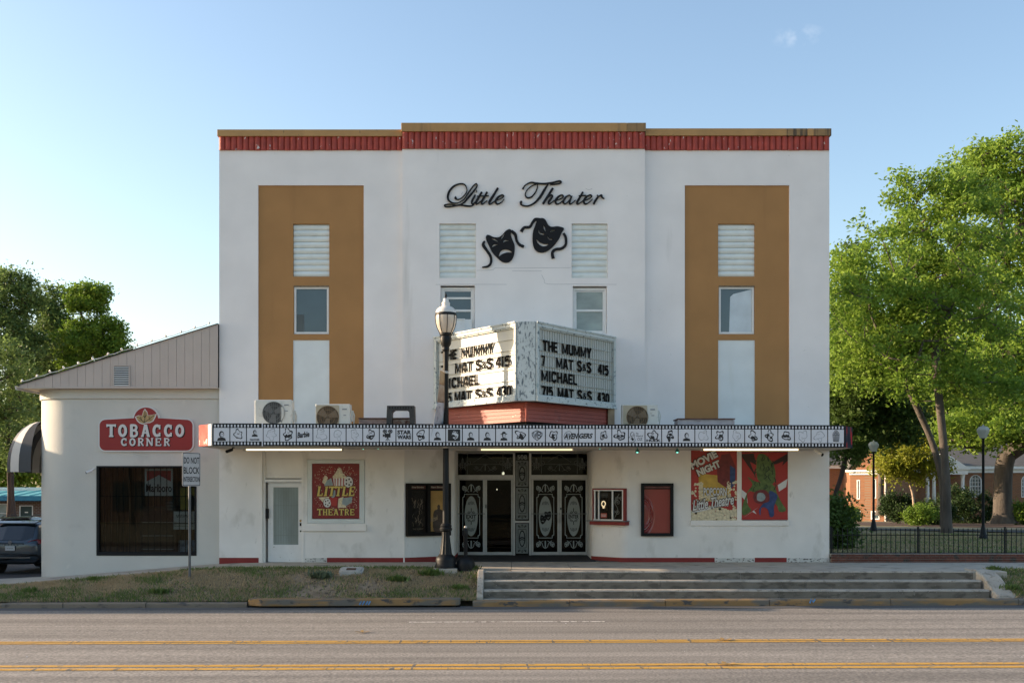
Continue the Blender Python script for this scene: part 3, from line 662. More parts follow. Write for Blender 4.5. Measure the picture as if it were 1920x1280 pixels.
# ------- entrance doors
Y2 = 2.6; G = FrP(Y2)
def ring(name, a0, a1, b0, b1, w, y0, y1, m, par):
    mb = MB(); framebox(mb, X(a0, Y2), X(a1, Y2), Z(b1, Y2), Z(b0, Y2), w/FPX*(D0+Y2), y0, y1); return mb.build(name, m, par)
m_etch = mat('frosted_etching', (.36, .40, .39), .6, .06, 8)
m_etchd = mat('frosted_etching_dark', (.13, .145, .14), .5, .1, 8)
mb = MB()
mb.box(X(853, Y2), X(857.5, Y2), Y2-.06, Y2+.1, 0, 3.07); mb.box(X(1101.5, Y2), X(1106, Y2), Y2-.06, Y2+.1, 0, 3.07)
mb.box(X(962, Y2), X(966, Y2), Y2-.06, Y2+.1, 0, 3.07); mb.box(X(992, Y2), X(996, Y2), Y2-.06, Y2+.1, 0, 3.07)
mb.build('door_frame', m_alu, th)
mb = MB()
for a, b in ((857.5, 962), (996, 1101.5)): mb.box(X(a, Y2), X(b, Y2), Y2-.08, Y2+.08, Z(897.5, Y2), Z(890, Y2)); mb.box(X(a, Y2), X(b, Y2), Y2-.05, Y2+.08, Z(850, Y2), 3.07)
mb.build('transom_bar', m_alu, th)
def curl(mb, fr, x, y, s, w, sx=1, sy=1, c=.004, turns=1.4):
    pts = []
    for i in range(12):
        t = i/11; a = t*turns*2*math.pi; r = s*(1-t*.85)
        pts.append((x+sx*(r*math.cos(a)-s), y+sy*r*math.sin(a)))
    stroke(mb, fr, pts, w, .001, c, .0006, smooth=2)
def ornament(mb, fr, cx, cy, W, H, w, up=1):
    for s in (1, -1):
        curl(mb, fr, cx+s*W*.50, cy, H*.28, w, s, up); curl(mb, fr, cx+s*W*.28, cy-up*H*.12, H*.24, w, -s, up)
        stroke(mb, fr, [(cx, cy-up*H*.45), (cx+s*W*.12, cy-up*H*.25), (cx+s*W*.18, cy+up*H*.1), (cx+s*W*.36, cy+up*H*.42)], w, .001, .0045, .0005, 4)
        stroke(mb, fr, [(cx+s*W*.12, cy+up*H*.4), (cx+s*W*.3, cy+up*H*.15), (cx+s*W*.45, cy-up*H*.3)], w*.8, .001, .0052, .0005, 4)
    stroke(mb, fr, [(cx, cy-H*.4), (cx, cy+H*.35)], w*2, .001, .0058, 0, 0)
# transom glazing with etched outline
for (a, b, lab) in ((857.5, 962, 0), (996, 1101.5, 1)):
    mb = MB(); mb.box(X(a, Y2), X(b, Y2), Y2+.0, Y2+.012, Z(890, Y2), Z(850, Y2)); tr = mb.build('transom_window', m_glassd, th)
    mb = MB(); g2 = FrP(Y2-.002)
    for p in (a+19, b-19): stroke(mb, g2, [(p, 851), (p, 888)], .8, 0, .002, 0, 0)
    stroke(mb, g2, [(a+20, 870), (b-20, 870)], .7, 0, .002, 0, 0)
    ornament(mb, g2, a+10, 870, 16, 26, .7); ornament(mb, g2, b-10, 870, 16, 26, .7); ornament(mb, g2, (a+b)/2, 877, 44, 14, .7)
    stroke(mb, g2, [((a+b)/2-22, 866), ((a+b)/2-8, 857), ((a+b)/2, 853), ((a+b)/2+8, 857), ((a+b)/2+22, 866)], .7, 0, .0022, 0, 4)
    mb.build('etching', m_etchd, tr)
# centre column
for (b0, b1, k) in ((850, 975.5, 0), (979.5, 1038.5, 1)):
    mb = MB(); mb.box(X(966, Y2), X(992, Y2), Y2+.0, Y2+.012, Z(b1, Y2), Z(b0, Y2)); cp = mb.build('side_light', m_glassd, th)
    mb = MB(); g2 = FrP(Y2-.002)
    segs = ((863, 912), (914, 973)) if k == 0 else ((981, 1037),)
    for (s0, s1) in segs:
        fill(mb, g2, [rrect(967.5, 990.5, s0, s1, .5, 1)], 0, .001)
    ec = mb.build('etched_panel', mat('etched_field', (.23, .25, .235), .6, .1, 8), cp)
    mb = MB()
    for (s0, s1) in segs:
        m_ = (s0+s1)/2; hh = (s1-s0)*.28
        fill(mb, g2, [rrect(971, 987, m_-hh-2, m_+hh+2, 1.5, 3), rrect(971.8, 986.2, m_-hh-1.2, m_+hh+1.2, 1.2, 3)], .0012, .003)
        fill(mb, g2, [ell(979, m_, 6, hh, 20), ell(979, m_, 4.2, hh-2.5, 20)], .0012, .0032)
        stroke(mb, g2, [(974, m_), (979, m_-2), (984, m_)], 2.4, .0012, .0034, 0, 3); stroke(mb, g2, [(975, m_+3), (979, m_+1.5), (983, m_+3)], 1.6, .0012, .0036, 0, 3)
        ornament(mb, g2, 979, s0+5, 16, 7, .6); ornament(mb, g2, 979, s1-5, 16, 7, .6, -1)
    mb.build('dark_ornament', m_blackm, cp)
    if k == 0:
        mb = MB(); text(mb, g2, '508', 970, 988, 860.5, 852.5, 0, .003, .01); mb.build('house_number', m_etch, cp)
        mb = MB(); mb.box(X(966, Y2), X(992, Y2), Y2-.06, Y2+.08, Z(979.5, Y2), Z(975.5, Y2)); mb.build('mid_rail', m_alu, th)
# four leaves
for di, (a0, a1, g0, g1) in enumerate(((858, 909.5, 861.5, 905.5), (909.8, 961.5, 913, 958.5), (996.5, 1049, 1000, 1045), (1049.3, 1101, 1053, 1098))):
    mb = MB(); f2 = Fr((0, Y2-.02, 0), (1, 0, 0)); zb, zt = .018, Z(897.8, Y2)
    wall(mb, f2, X(a0, Y2), X(a1, Y2), zb, zt, [(X(g0, Y2), X(g1, Y2), Z(1034, Y2), Z(899.5, Y2))], .05); dl = mb.build('entrance_door', m_alu, th)
    mb = MB(); mb.box(X(g0, Y2), X(g1, Y2), Y2+.0, Y2+.01, Z(1034, Y2), Z(899.5, Y2)); mb.build('pane', m_glassd, dl)
    mb = MB(); mb.box(X(a0, Y2), X(a1, Y2), Y2-.03, Y2-.021, Z(963, Y2)-.004, Z(961.8, Y2)) if di != 1 else None
    if di != 1: mb.build('push_line', m_etchd, dl)
    if di != 1:
        cx = (g0+g1)/2; g2 = FrP(Y2-.002); zs0, zs1 = 925.5, 1008.5; hw = 16.5
        mb = MB()
        o_ = [(-hw+3, zs0), (hw-3, zs0), (hw-3, zs0+4), (hw, zs0+6), (hw, zs1-6), (hw-3, zs1-4), (hw-3, zs1), (-hw+3, zs1), (-hw+3, zs1-4), (-hw, zs1-6), (-hw, zs0+6), (-hw+3, zs0+4)]
        i_ = [(x*(1-1.3/abs(x)), z+(1.2 if z < 967 else -1.2)) for x, z in o_]
        fill(mb, g2, [[(cx+x, z) for x, z in o_], [(cx+x, z) for x, z in i_]], .001, .003)
        fill(mb, g2, [ell(cx, 967, 12.3, 37.5, 36)], .001, .003)
        ornament(mb, g2, cx, 915, 34, 17, 1.15); ornament(mb, g2, cx, 1020, 34, 17, 1.15, -1)
        mb.build('etching', m_etch, dl)
        mb = MB()
        for (yy, up) in ((943, 1), (992, -1)):
            for s in (-4.5, -2.2, 0, 2.2, 4.5): stroke(mb, g2, [(cx+s*1.3, yy+up*3), (cx+s*.9, yy-up*(4-abs(s)*.3))], 1.0, .003, .0045, 0, 0)
        if di == 2:
            for (mx, my, s, r, sad) in ((cx-4, 973, 1, .18, 1), (cx+5, 966, 1, -.12, 0)):
                o = [(-5.5, -6), (-3, -7), (0, -5.5), (3, -7), (5.5, -6), (5.2, 1), (3, 6), (0, 8.5), (-3, 6), (-5.2, 1)]
                rt = lambda p: (mx+1.15*(p[0]*math.cos(r)-p[1]*math.sin(r)), my+1.15*(p[0]*math.sin(r)+p[1]*math.cos(r)))
                holes = [[(-3.8, -2), (-2.4, -3.2), (-1.2, -2), (-2.4, -2.3)], [(1.2, -2), (2.4, -3.2), (3.8, -2), (2.4, -2.3)], [(-3, 4.2), (0, 2), (3, 4.2), (0, 3.4)] if sad else [(-3, 2), (0, 4.8), (3, 2), (0, 3.4)]]
                fill(mb, g2, [[rt(p) for p in o]]+[[rt(p) for p in h] for h in holes], .003, .0048)
        else:
            for s in (1, -1):
                curl(mb, g2, cx+s*7, 959.5, 2.6, .8, s, 1, .0045); curl(mb, g2, cx+s*7, 976, 2.6, .8, s, -1, .0045)
                stroke(mb, g2, [(cx, 958), (cx+s*3.5, 961.5), (cx+s*8, 962.5)], .8, .003, .0045, 0, 3); stroke(mb, g2, [(cx, 978), (cx+s*3.5, 974), (cx+s*8, 973)], .8, .003, .0045, 0, 3)
            stroke(mb, g2, [(cx, 952), (cx, 958)], 1.4, .003, .005, 0, 0); stroke(mb, g2, [(cx, 977), (cx, 983)], 1.4, .003, .005, 0, 0)
            text(mb, g2, 'EXIT' if di == 0 else 'ENTER', cx-9.5, cx+9.5, 971.5, 964.5, .003, .005, .03)
        mb.build('dark_etching', m_blackm, dl)
    hx = {0: 907.5, 1: 912, 2: 1046.8, 3: 1051.6}[di]
    if di in (2, 3):
        mb = MB(); xx = X(hx, Y2); mb.tube([(xx, Y2-.02, Z(962, Y2)), (xx, Y2-.08, Z(962, Y2)), (xx, Y2-.08, Z(978, Y2)), (xx, Y2-.02, Z(978, Y2))], .016, 8); mb.build('handle', m_alu, dl, smooth=True)
        if di == 3: mb = MB(); mb.box(X(1050.2, Y2), X(1052.6, Y2), Y2-.05, Y2-.02, Z(955, Y2), Z(951, Y2)); mb.build('lock', m_blackm, dl)
    elif di == 1:
        mb = MB(); mb.box(X(910.5, Y2), X(912, Y2), Y2-.04, Y2-.02, Z(952, Y2), Z(945, Y2)); mb.build('lock', m_blackm, dl)
# lobby seen through the glass
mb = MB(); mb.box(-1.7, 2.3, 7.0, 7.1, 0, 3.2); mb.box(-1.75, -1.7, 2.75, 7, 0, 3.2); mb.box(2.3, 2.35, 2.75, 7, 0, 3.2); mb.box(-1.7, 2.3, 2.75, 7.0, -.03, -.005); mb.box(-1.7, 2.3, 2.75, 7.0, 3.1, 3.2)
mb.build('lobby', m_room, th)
mb = MB(); mb.box(-.1, 1.9, 5.8, 6.5, 0, 1.05); mb.box(.0, 1.8, 6.6, 6.9, 1.2, 1.9); o = mb.build('lobby_counter', mat('counter_wood', (.12, .05, .03), .4, .3, 4), None, bevel=.02); tag(o, 'dark wooden counter inside the lobby behind the glass doors', 'counter')
m_lamp = mat('warm_lamp', (1, .85, .6), emit=3)
for i, (a, yy, z) in enumerate(((-.28, 4.6, 2.45), (-.5, 6.2, 1.95), (-.85, 6.6, 1.75))):
    mb = MB(); q_ = (.7, .3, .25)[i]; mb.lathe((a, yy, z), [(.01, .12*q_), (.05*q_, .08*q_), (.05*q_, 0), (.01, -.02*q_)][::-1], 10); o = mb.build('lobby_lamp', m_lamp, None, smooth=True)
    tag(o, ['bright small lamp seen high through the plain glass door', 'small lamp deeper in the lobby right of centre of the plain door', 'dim small lamp low at the left of the plain glass door'][i], 'lamp', 'lamps glowing inside the lobby')
# ticket window on the rounded corner
A_, B_ = Vector((2.30, .60, 0)), Vector((3.17, -.02, 0)); u = (B_-A_).normalized(); TF = Fr(A_+Vector((u.y, -u.x, 0))*.06, u); TL = (B_-A_).length
tw = thing('ticket_window', tuple(A_), 'small ticket window with red trim and sill on the rounded entrance corner', 'ticket window')
z0, z1 = 2.09-(975-910)/FPX*30.3, 2.09-(915-910)/FPX*30.3
mb = MB()
for (a0, a1, b0, b1) in ((.02, .05, z0, z1), (TL-.06, TL-.015, z0, z1), (.05, TL-.06, z1-.04, z1-.01)): rect(mb, TF, a0, a1, b0, b1, -.1, .055)
mb.build('red_trim', m_redbase, tw)
mb = MB()
for a in (.07, .20, TL*.60, TL-.10): rect(mb, TF, a, a+.035, z0, z1-.04, -.04, .045)
rect(mb, TF, .05, TL-.06, z1-.07, z1-.04, -.04, .04); rect(mb, TF, .05, TL-.06, z0, z0+.03, -.04, .04)
mb.build('white_frame', m_frame, tw)
mb = MB(); rect(mb, TF, .06, TL-.07, z0+.02, z1-.05, -.003, .0); mb.build('pane', m_glassd, tw)
mb = MB(); rect(mb, TF, .02, TL-.03, z0, z1, -.03, -.006); mb.build('dark_booth_panel', m_dark, tw)  # dark panel close behind the pane paints the unlit booth
mb = MB()
fe = Fr(TF(0, 0, .002), u)
for a, b in ((TL*.64+.05, z0+.22), (TL*.64+.17, z0+.60), (TL*.64+.06, z0+.5)):
    for s in (1, -1): curl(mb, fe, a, b, .07, .012, s, 1, .004, 1.5)
stroke(mb, fe, [(TL*.66, z0+.06), (TL*.76, z0+.3), (TL*.68, z0+.5), (TL*.80, z0+.74)], .014, .001, .004, 0, 5)
for b in (.70, .74, .66): stroke(mb, fe, [(.26, z0+b), (.50, z0+b)], .008, .001, .004, 0, 0)
mb.build('etching', m_etchd, tw)
mb = MB(); fill(mb, fe, [ell(.36, z0+.46, .075, .085, 20), ell(.36, z0+.46, .045, .055, 20)], .001, .01); fill(mb, fe, [ell(.36, z0+.36, .04, .03, 12)], .001, .008); mb.build('speaking_hole', mat('chrome', (.6, .6, .58), .2, metal=1), tw)
mb = MB(); rect(mb, fe, .27, .46, z0+.07, z0+.20, .001, .006); mb.build('notice', mat('red_notice', (.35, .07, .05), .6), tw)
mb = MB(); rect(mb, fe, .29, .44, z0+.15, z0+.16, .006, .008); rect(mb, fe, .29, .44, z0+.115, z0+.125, .006, .008); mb.build('notice_lines', m_frame, tw)
mb = MB(); rect(mb, TF, -.10, TL+.06, z0-.025, z0, -.1, .20); mb.build('counter_shelf', mat('grey_shelf', (.14, .14, .14), .6), tw)
mb = MB(); rect(mb, TF, -.03, TL+.05, z0-.125, z0-.026, -.1, .13); mb.build('red_sill', m_redbase, tw, bevel=.012)
# ------------------------------------------------------------------ canopy with film-strip fascia
cz = lambda x: -.0030*x
YF = -2.7
cy = thing('entrance_canopy', (.35, -1.35, 3.3), 'long flat canopy across the theatre front with film strip fascia', 'canopy')
plan = [(-8.05, .002), (-8.0, -2.1), (-7.52, -2.66), (8.34, -2.66), (8.70, -2.1), (8.73, .002)]
mb = MB(); b0, t0 = 3.075, 3.60
n = len(plan); V = [(x, y, b0+cz(x)) for x, y in plan]+[(x, y, t0+cz(x)) for x, y in plan]
mb.raw(V, [tuple(range(n))[::-1], tuple(range(n, 2*n))]+[(i, (i+1) % n, n+(i+1) % n, n+i) for i in range(n)])
mb.build('canopy_deck', mat('beige_soffit', (.55, .50, .42), .85, .08, 1.5, dirt=((.28, .24, .2), .58, .15, 3, (1, 1, 1))), cy)
m_film = mat('black_film_vinyl', (.008, .010, .013), .45, .1, spec=.25)
m_fw = mat('pale_film_frame', (.62, .64, .68), .45, .03, 2)
m_fk = mat('film_ink', (.018, .018, .02), .5)
m_fg = mat('film_ink_grey', (.22, .24, .26), .5)
YP = YF-.012
FP = FrP(YP)
def cpx(px): return -(cz(X(px, YP)))/(D0+YP)*FPX        # picture offset of the tilt
class FrC:
    def __call__(s, a, b, c=0.):
        p = FP(a, b, c); return (p[0], p[1], p[2]+cz(p[0]))
FC = FrC()
top, bot = 795.2, 837.2
segs = [(399.5, 491.2), (492.6, 803.6), (804.0, 1053.0), (1053.4, 1178.6), (1179.0, 1583)]
panels = []
for a, b in segs:
    mb = MB(); c = [(a, top), (b, top), (b, bot), (a, bot)]
    mb.raw([FC(x, y, q) for q in (-.03, 0) for x, y in c], [(0,1,2,3), (7,6,5,4)]+[(i, 4+i, 4+(i+1) % 4, (i+1) % 4) for i in range(4)])
    p = mb.build('film_panel', m_film, cy); panels.append((a, b, p))
pitch = 31.13
rs = random.Random(11)
for a, b, p in panels:
    mb = MB(); k = int(math.ceil((a-400)/(pitch/5)-.2))
    while True:
        x = 400+k*pitch/5+1.6
        if x+3.2 > b-.3: break
        if x > a+.3:
            for (y0, y1) in ((797.2, 802.0), (830.0, 834.8)):
                mb.raw([FC(x+.1, y0, .004), FC(x+3.0, y0, .004), FC(x+3.0, y1, .004), FC(x+.1, y1, .004), FC(x+.1, y0, 0), FC(x+3.0, y0, 0), FC(x+3.0, y1, 0), FC(x+.1, y1, 0)], [(3,2,1,0), (0,1,5,4), (1,2,6,5), (2,3,7,6), (3,0,4,7)])
        k += 1
    mb.build('sprocket_holes', m_fw, p, kind='stuff')
mb = MB(); mb.raw([FC(x, y, q) for q in (0, .012) for x, y in ((490.9, top-.5), (492.9, top-.5), (492.9, bot+.5), (490.9, bot+.5))], [(7,6,5,4), (0,4,5,1), (1,5,6,2), (2,6,7,3), (3,7,4,0)]); mb.build('joint_strip', m_fw, cy)
def bust(mb, cx, cy_, s, hat=0, seed=0, hair=1):   # plain head-and-shoulders print
    fill(mb, FC, [[(cx-8*s, cy_+10*s), (cx-6.5*s, cy_+5.5*s), (cx-2*s, cy_+4*s), (cx+2*s, cy_+4*s), (cx+6.5*s, cy_+5.5*s), (cx+8*s, cy_+10*s)]], .008, .011)
    o = ell(cx, cy_-1.5*s, 4.4*s, 5.8*s, 20); i = ell(cx+.8*s, cy_-.7*s, 3.0*s, 4.4*s, 16)
    fill(mb, FC, [o, i], .008, .0115)
    for dx in (-1, 1.6): stroke(mb, FC, [(cx+.2*s+dx*s-.7, cy_-1.8*s), (cx+.2*s+dx*s+.7, cy_-1.8*s)], .7*s, .008, .011, 0, 0)
    stroke(mb, FC, [(cx-.7*s, cy_+1.6*s), (cx+.6*s, cy_+2*s), (cx+1.8*s, cy_+1.5*s)], .6*s, .008, .011, 0, 3)
    if hat: stroke(mb, FC, [(cx-7*s, cy_-4*s), (cx, cy_-6*s), (cx+7*s, cy_-4*s)], 1.8*s, .008, .012, 0, 3); fill(mb, FC, [ell(cx, cy_-7*s, 4*s, 2.6*s, 12)], .008, .0125)
def scribble(mb, cx, cy_, seed, w=.8, n=5, blobs=1):  # plain abstract ink shapes
    r = random.Random(seed); sx, sy = r.uniform(6, 9.5), r.uniform(8, 10.5); ph = [r.uniform(0, 6.28) for _ in range(4)]; am = [r.uniform(.05, .2) for _ in range(4)]
    def ring(k, dx=0, dy=0): return [(cx+dx+k*sx*math.cos(t)*(1+sum(am[q]*math.sin((q+2)*t+ph[q]) for q in range(4))), cy_+dy+k*sy*math.sin(t)*(1+sum(am[q]*math.sin((q+2)*t+ph[q]) for q in range(4)))) for t in np.linspace(0, 2*math.pi, 41)[:-1]]
    clip = lambda L: [(min(max(x, cx-13.5), cx+13.5), min(max(y, 804.2), 827.6)) for x, y in L]
    t_ = .10 if w < .75 else .15+.06*w
    fill(mb, FC, [clip(ring(1)), clip(ring(1-t_))], .008, .0105)
    for i in range(blobs+(1 if w > 1 else 0)):
        x, y = cx+r.uniform(-.5, .5)*sx, cy_+r.uniform(-.2, .6)*sy; a, b = r.uniform(.2, .5)*sx, r.uniform(.2, .45)*sy
        fill(mb, FC, [clip([(x+a*math.cos(t)*(1+.35*math.sin(3*t+ph[0])), y+b*math.sin(t)*(1+.3*math.cos(2*t+ph[1]))) for t in np.linspace(0, 6.28, 17)[:-1]])], .008, .0112+.0004*i)
    for i in range(3):
        x, y = cx+r.uniform(-.6, .3)*sx, cy_+r.uniform(-.7, .7)*sy
        stroke(mb, FC, clip([(x, y), (x+r.uniform(1, 3), y+r.uniform(-1.5, 1.5)), (x+r.uniform(3, 6), y+r.uniform(-2, 2))]), max(.5, w*.8), .008, .0126+.0003*i, .0002, 4)
def scribble_old(mb, cx, cy_, seed, w=.8, n=5, blobs=1):
    r = random.Random(seed)
    for i in range(n):
        x, y = cx+r.uniform(-7, 7), cy_+r.uniform(-6, 6); pts = [(x, y)]
        a = r.uniform(0, 6.28)
        for k in range(4): a += r.uniform(.4, 1.3); x += math.cos(a)*3.4; y += math.sin(a)*3; pts.append((max(cx-12, min(cx+12, x)), max(cy_-10, min(cy_+10, y))))
        stroke(mb, FC, pts, w*r.uniform(.6, 1.4), .008, .0108+.0003*i, .0002, 4)
    for i in range(blobs):
        x, y = cx+r.uniform(-5, 5), cy_+r.uniform(-3, 6); m = [(x+r.uniform(1.6, 4.4)*math.cos(t*1.05), y+r.uniform(1.4, 4.)*math.sin(t*1.05)) for t in range(6)]
        fill(mb, FC, [m], .008, .0125+.0003*i)
for k in range(38):
    x0 = 400+k*pitch+.9; x1 = 400+(k+1)*pitch-.9
    pa = [p for a, b, p in panels if a-2 <= (x0+x1)/2 <= b][0]
    mb = MB(); c = [(x0, 803.4), (x1, 803.4), (x1, 828.6), (x0, 828.6)]
    mb.raw([FC(x, y, q) for q in (0, .008) for x, y in c], [(7,6,5,4), (0,4,5,1), (1,5,6,2), (2,6,7,3), (3,7,4,0)])
    cx = (x0+x1)/2; mb.cur = 1; cyy = 815.5
    if k == 0: bust(mb, cx, 817, 1.05)
    elif k == 2: bust(mb, cx, 812.5, .72); text(mb, FC, 'PANTHER', cx-9, cx+9, 827, 823.8, .008, .012, .03)
    elif k == 5: text(mb, FC, 'Barbie', cx-13.5, cx+10, 822.5, 811.5, .008, .012, .035, .35, -.12)
    elif k == 10:
        for dx in (-5, 5):
            fill(mb, FC, [ell(cx+dx, 809, 4.2, 4.0, 16)]+[ell(cx+dx+2.4*math.cos(q*1.257), 809+2.3*math.sin(q*1.257), .75, .75, 8) for q in range(5)], .008, .012)
        fill(mb, FC, [[(cx-5.5, 813), (cx+5.5, 813), (cx+5.5, 820.5), (cx-5.5, 820.5)]], .008, .0125); fill(mb, FC, [[(cx-5.5, 815.5), (cx-9, 814), (cx-9, 819.5), (cx-5.5, 818)]], .008, .013)
        for dx in (-3.5, 0, 3.5): stroke(mb, FC, [(cx, 820), (cx+dx, 827)], .9, .008, .0115, 0, 0)
    elif k == 11: text(mb, FC, 'STAR', cx-13, cx+13, 814.6, 806.6, .008, .012, .05); text(mb, FC, 'WARS', cx-13, cx+13, 823.6, 815.8, .008, .012, .05)
    elif k == 19:
        sh = lambda s: [(cx+s*a, 815.5+s*b) for a, b in ((-10, -4.5), (-6, -6.8), (0, -9.6), (6, -6.8), (10, -4.5), (9.6, 1), (6, 6), (0, 10.2), (-6, 6), (-9.6, 1))]
        fill(mb, FC, [sh(1), sh(.86)], .008, .012)
        stroke(mb, FC, [(cx-6.6, 810.5), (cx-5, 819.5), (cx-3.2, 812), (cx-2.4, 821.5), (cx-.4, 809)], 1.3, .008, .012, 0, 0)
        stroke(mb, FC, [(cx+1.2, 808.5), (cx+1.2, 822)], 1.4, .008, .012, 0, 0); stroke(mb, FC, [(cx+1.5, 809.5), (cx+6.5, 811), (cx+6, 814), (cx+1.5, 815), (cx+6.6, 817), (cx+5, 820.5), (cx+1.5, 821.5)], 1.3, .008, .0125, .0003, 4)
    elif k in (21, 22):
        if k == 21: text(mb, FC, 'AVEN', cx-12, cx+15, 822.5, 811.5, .008, .012, .04, .3); stroke(mb, FC, smoothp([(cx-9, 822.5), (cx-12, 817), (cx-8, 810), (cx-1, 808), (cx+3, 813), (cx+1, 821), (cx-6, 824)], 3), .7, .008, .0112, .0003, 1)
        else: text(mb, FC, 'GERS', cx-14.6, cx+11, 821.3, 811.5, .008, .012, .04, .3)
    elif k == 25:
        fill(mb, FC, [ell(cx-8.4, 813.5, 3.7, 4.8, 18), ell(cx-8.1, 813.5, 2.9, 4.0, 16)], .008, .0115); scribble(mb, cx-9, 823, 31, .7, 2, 1)
        text(mb, FC, 'The', cx-1.5, cx+3, 813, 810, .008, .0115, .01); text(mb, FC, 'Wizard of', cx-1.5, cx+11.5, 817.6, 814.4, .008, .0115, .0); text(mb, FC, 'OZ', cx+1, cx+10.5, 825, 819.8, .008, .0115, .0)
    elif k == 26: text(mb, FC, 'HULK', cx-13, cx+14, 827, 822.4, .008, .012, .05); scribble(mb, cx, 815, 77, 1.2, 4, 1)
    elif k == 37:
        fill(mb, FC, [[(cx-6.6, 812.5), (cx+6.6, 812.5), (cx+5, 826), (cx-5, 826)], [(cx-5.8, 813.2), (cx+5.8, 813.2), (cx+4.3, 825.3), (cx-4.3, 825.3)]], .008, .012)
        for dx in (-3.4, -1.2, 1.2, 3.4): stroke(mb, FC, [(cx+dx*1.15, 813), (cx+dx*.9, 825.5)], 1.2, .008, .0115, 0, 0)
        for q, (dx, dy) in enumerate(((-4.5, 811), (-1.5, 811.3), (1.7, 811), (4.6, 811.2), (-3, 808.6), (0, 808.3), (3, 808.7), (-1.2, 806), (1.3, 806.2))): fill(mb, FC, [ell(cx+dx, dy, 1.9, 1.7, 10), ell(cx+dx, dy, 1.3, 1.1, 8)], .008, .0112+.0002*q)
    elif k in (13, 15, 16, 28): bust(mb, cx, 816.5, .9, 0, k); 
    elif k == 17: bust(mb, cx, 817, .85, 1, k)
    elif k == 14: fill(mb, FC, [rrect(x0+3, x1-3, 805, 827, .5, 1), ell(cx+2, 815.5, 6, 8.5, 14)], .008, .011); scribble(mb, cx+2, 816, 9, 1.1, 2, 0)
    else:
        heavy = {8: .5, 9: 1.5, 12: 1.0, 18: 1.1, 20: 1.0, 23: 1.3, 24: 1.6, 27: 2.6, 29: .4, 30: 1.5, 31: .7, 32: 1.5, 33: 1.4, 34: 1.2, 35: .6, 36: .5, 1: .8, 3: .4, 4: 1.1, 6: .6, 7: .5}.get(k, .8)
        if heavy < .75: mb.cur = 2
        scribble(mb, cx, 815.5, 100+k, heavy, 5 if heavy < 1.2 else 6, 0 if heavy < .9 else 2)
    mb.build('film_frame', [m_fw, m_fk, m_fg], pa)
# end panels
m_endl = mat('red_and_white_print', (.42, .03, .02), .75, .1, c2=(.50, .10, .07), scale=3.5, dirt=((.60, .50, .45), .60, .04, 5, (1, 1, .6)))
m_endr = mat('dark_print', (.02, .02, .03), .85, .3, spec=.05, c2=(.05, .05, .06), scale=3, dirt=((.42, .03, .03), .60, .03, 4, (1, 1, .5)))
def endp(a, b, m, name):
    mb = MB(); d = Vector((b[0]-a[0], b[1]-a[1], 0)).normalized(); nn = Vector((d.y, -d.x, 0))*.03
    c = [(a[0]+nn.x, a[1]+nn.y, b0+cz(a[0])), (b[0]+nn.x, b[1]+nn.y, b0+cz(b[0])), (b[0]+nn.x, b[1]+nn.y, t0+.01+cz(b[0])), (a[0]+nn.x, a[1]+nn.y, t0+.01+cz(a[0]))]
    mb.prism(c, tuple(-nn*.9)); mb.build(name, m, cy)
endp((-8.0, -2.1), (-7.65, -2.51), m_endl, 'end_panel'); endp((-7.65, -2.51), (-7.52, -2.70), m_frame, 'end_trim'); endp((8.34, -2.70), (8.70, -2.1), m_endr, 'end_panel'); endp((-8.05, 0), (-8.0, -2.1), m_endl, 'side_panel'); endp((8.70, -2.1), (8.73, 0), m_endr, 'side_panel')
mb = MB(); mb.box(-7.5, 8.32, -2.71, -2.66, 0, .03)
mb.v = [(x, y, z+3.60+cz(x)) for x, y, z in mb.v]; mb.build('top_flashing', m_black, cy)
# tube lights
for i, (a, b, st_, px0) in enumerate(((460, 643, 1.0, 0), (900, 1075, .55, 0), (1317, 1498, 1.4, 0))):
    y = -1.6; z = 3.035
    t = thing('tube_light', (X((a+b)/2, y), y, z), ['glowing tube light under the canopy left of the door', 'dimmer tube light under the canopy above the entrance', 'brightest glowing tube light above the two red posters'][i], 'light', 'tube lights under the canopy')
    mb = MB(); mb.tube([(X(a+2, y), y, z-.005), (X(b-2, y), y, z-.005)], .024, 10); mb.build('tube', mat('lit_tube', (1, .80, .44), emit=st_), t, smooth=True)
    mb = MB(); mb.box(X(a, y), X(b, y), y-.05, y+.05, z+.012+cz(X(a))*0, 3.10); mb.box(X(a-4, y), X(a+2, y), y-.045, y+.045, z-.04, 3.10); mb.box(X(b-2, y), X(b+1, y), y-.04, y+.04, z-.04, 3.10); mb.build('housing', m_alu, t)
m_teal = mat('teal_led', (.25, .95, .75), emit=1.2); m_tealg = glass('teal_reflector', (.2, .6, .5), .2, .2)
for i, (px, s) in enumerate(((1195, .065), (1270, .065), (681, .02), (709, .016), (1125, .016))):
    y = -1.9; x = X(px, y); t = thing('spot_lamp', (x, y, 3.03), ['small teal spot lamp under the canopy above the red poster case', 'small teal spot lamp under the canopy just left of the movie night poster', 'tiny green pin lamp on the soffit above the little theatre poster', 'tiny white pin lamp on the soffit right of the little theatre poster', 'tiny pin lamp on the soffit above the ticket window'][i], 'lamp', 'small lamps under the canopy')
    mb = MB(); mb.lathe((x, y, 3.075-s*1.9), [(s, 0), (s*.75, s*.7), (s*.3, s*1.2), (s*.28, s*1.9)], 12); mb.build('shade', mat('teal_shade', (.07, .22, .18), .4) if i < 2 else m_alu, t, smooth=True)
    mb = MB(); mb.lathe((x, y, 3.075-s*1.9-.004), [(s*.3, -.01), (s*.45, .002)], 10); mb.build('bulb', m_teal, t)
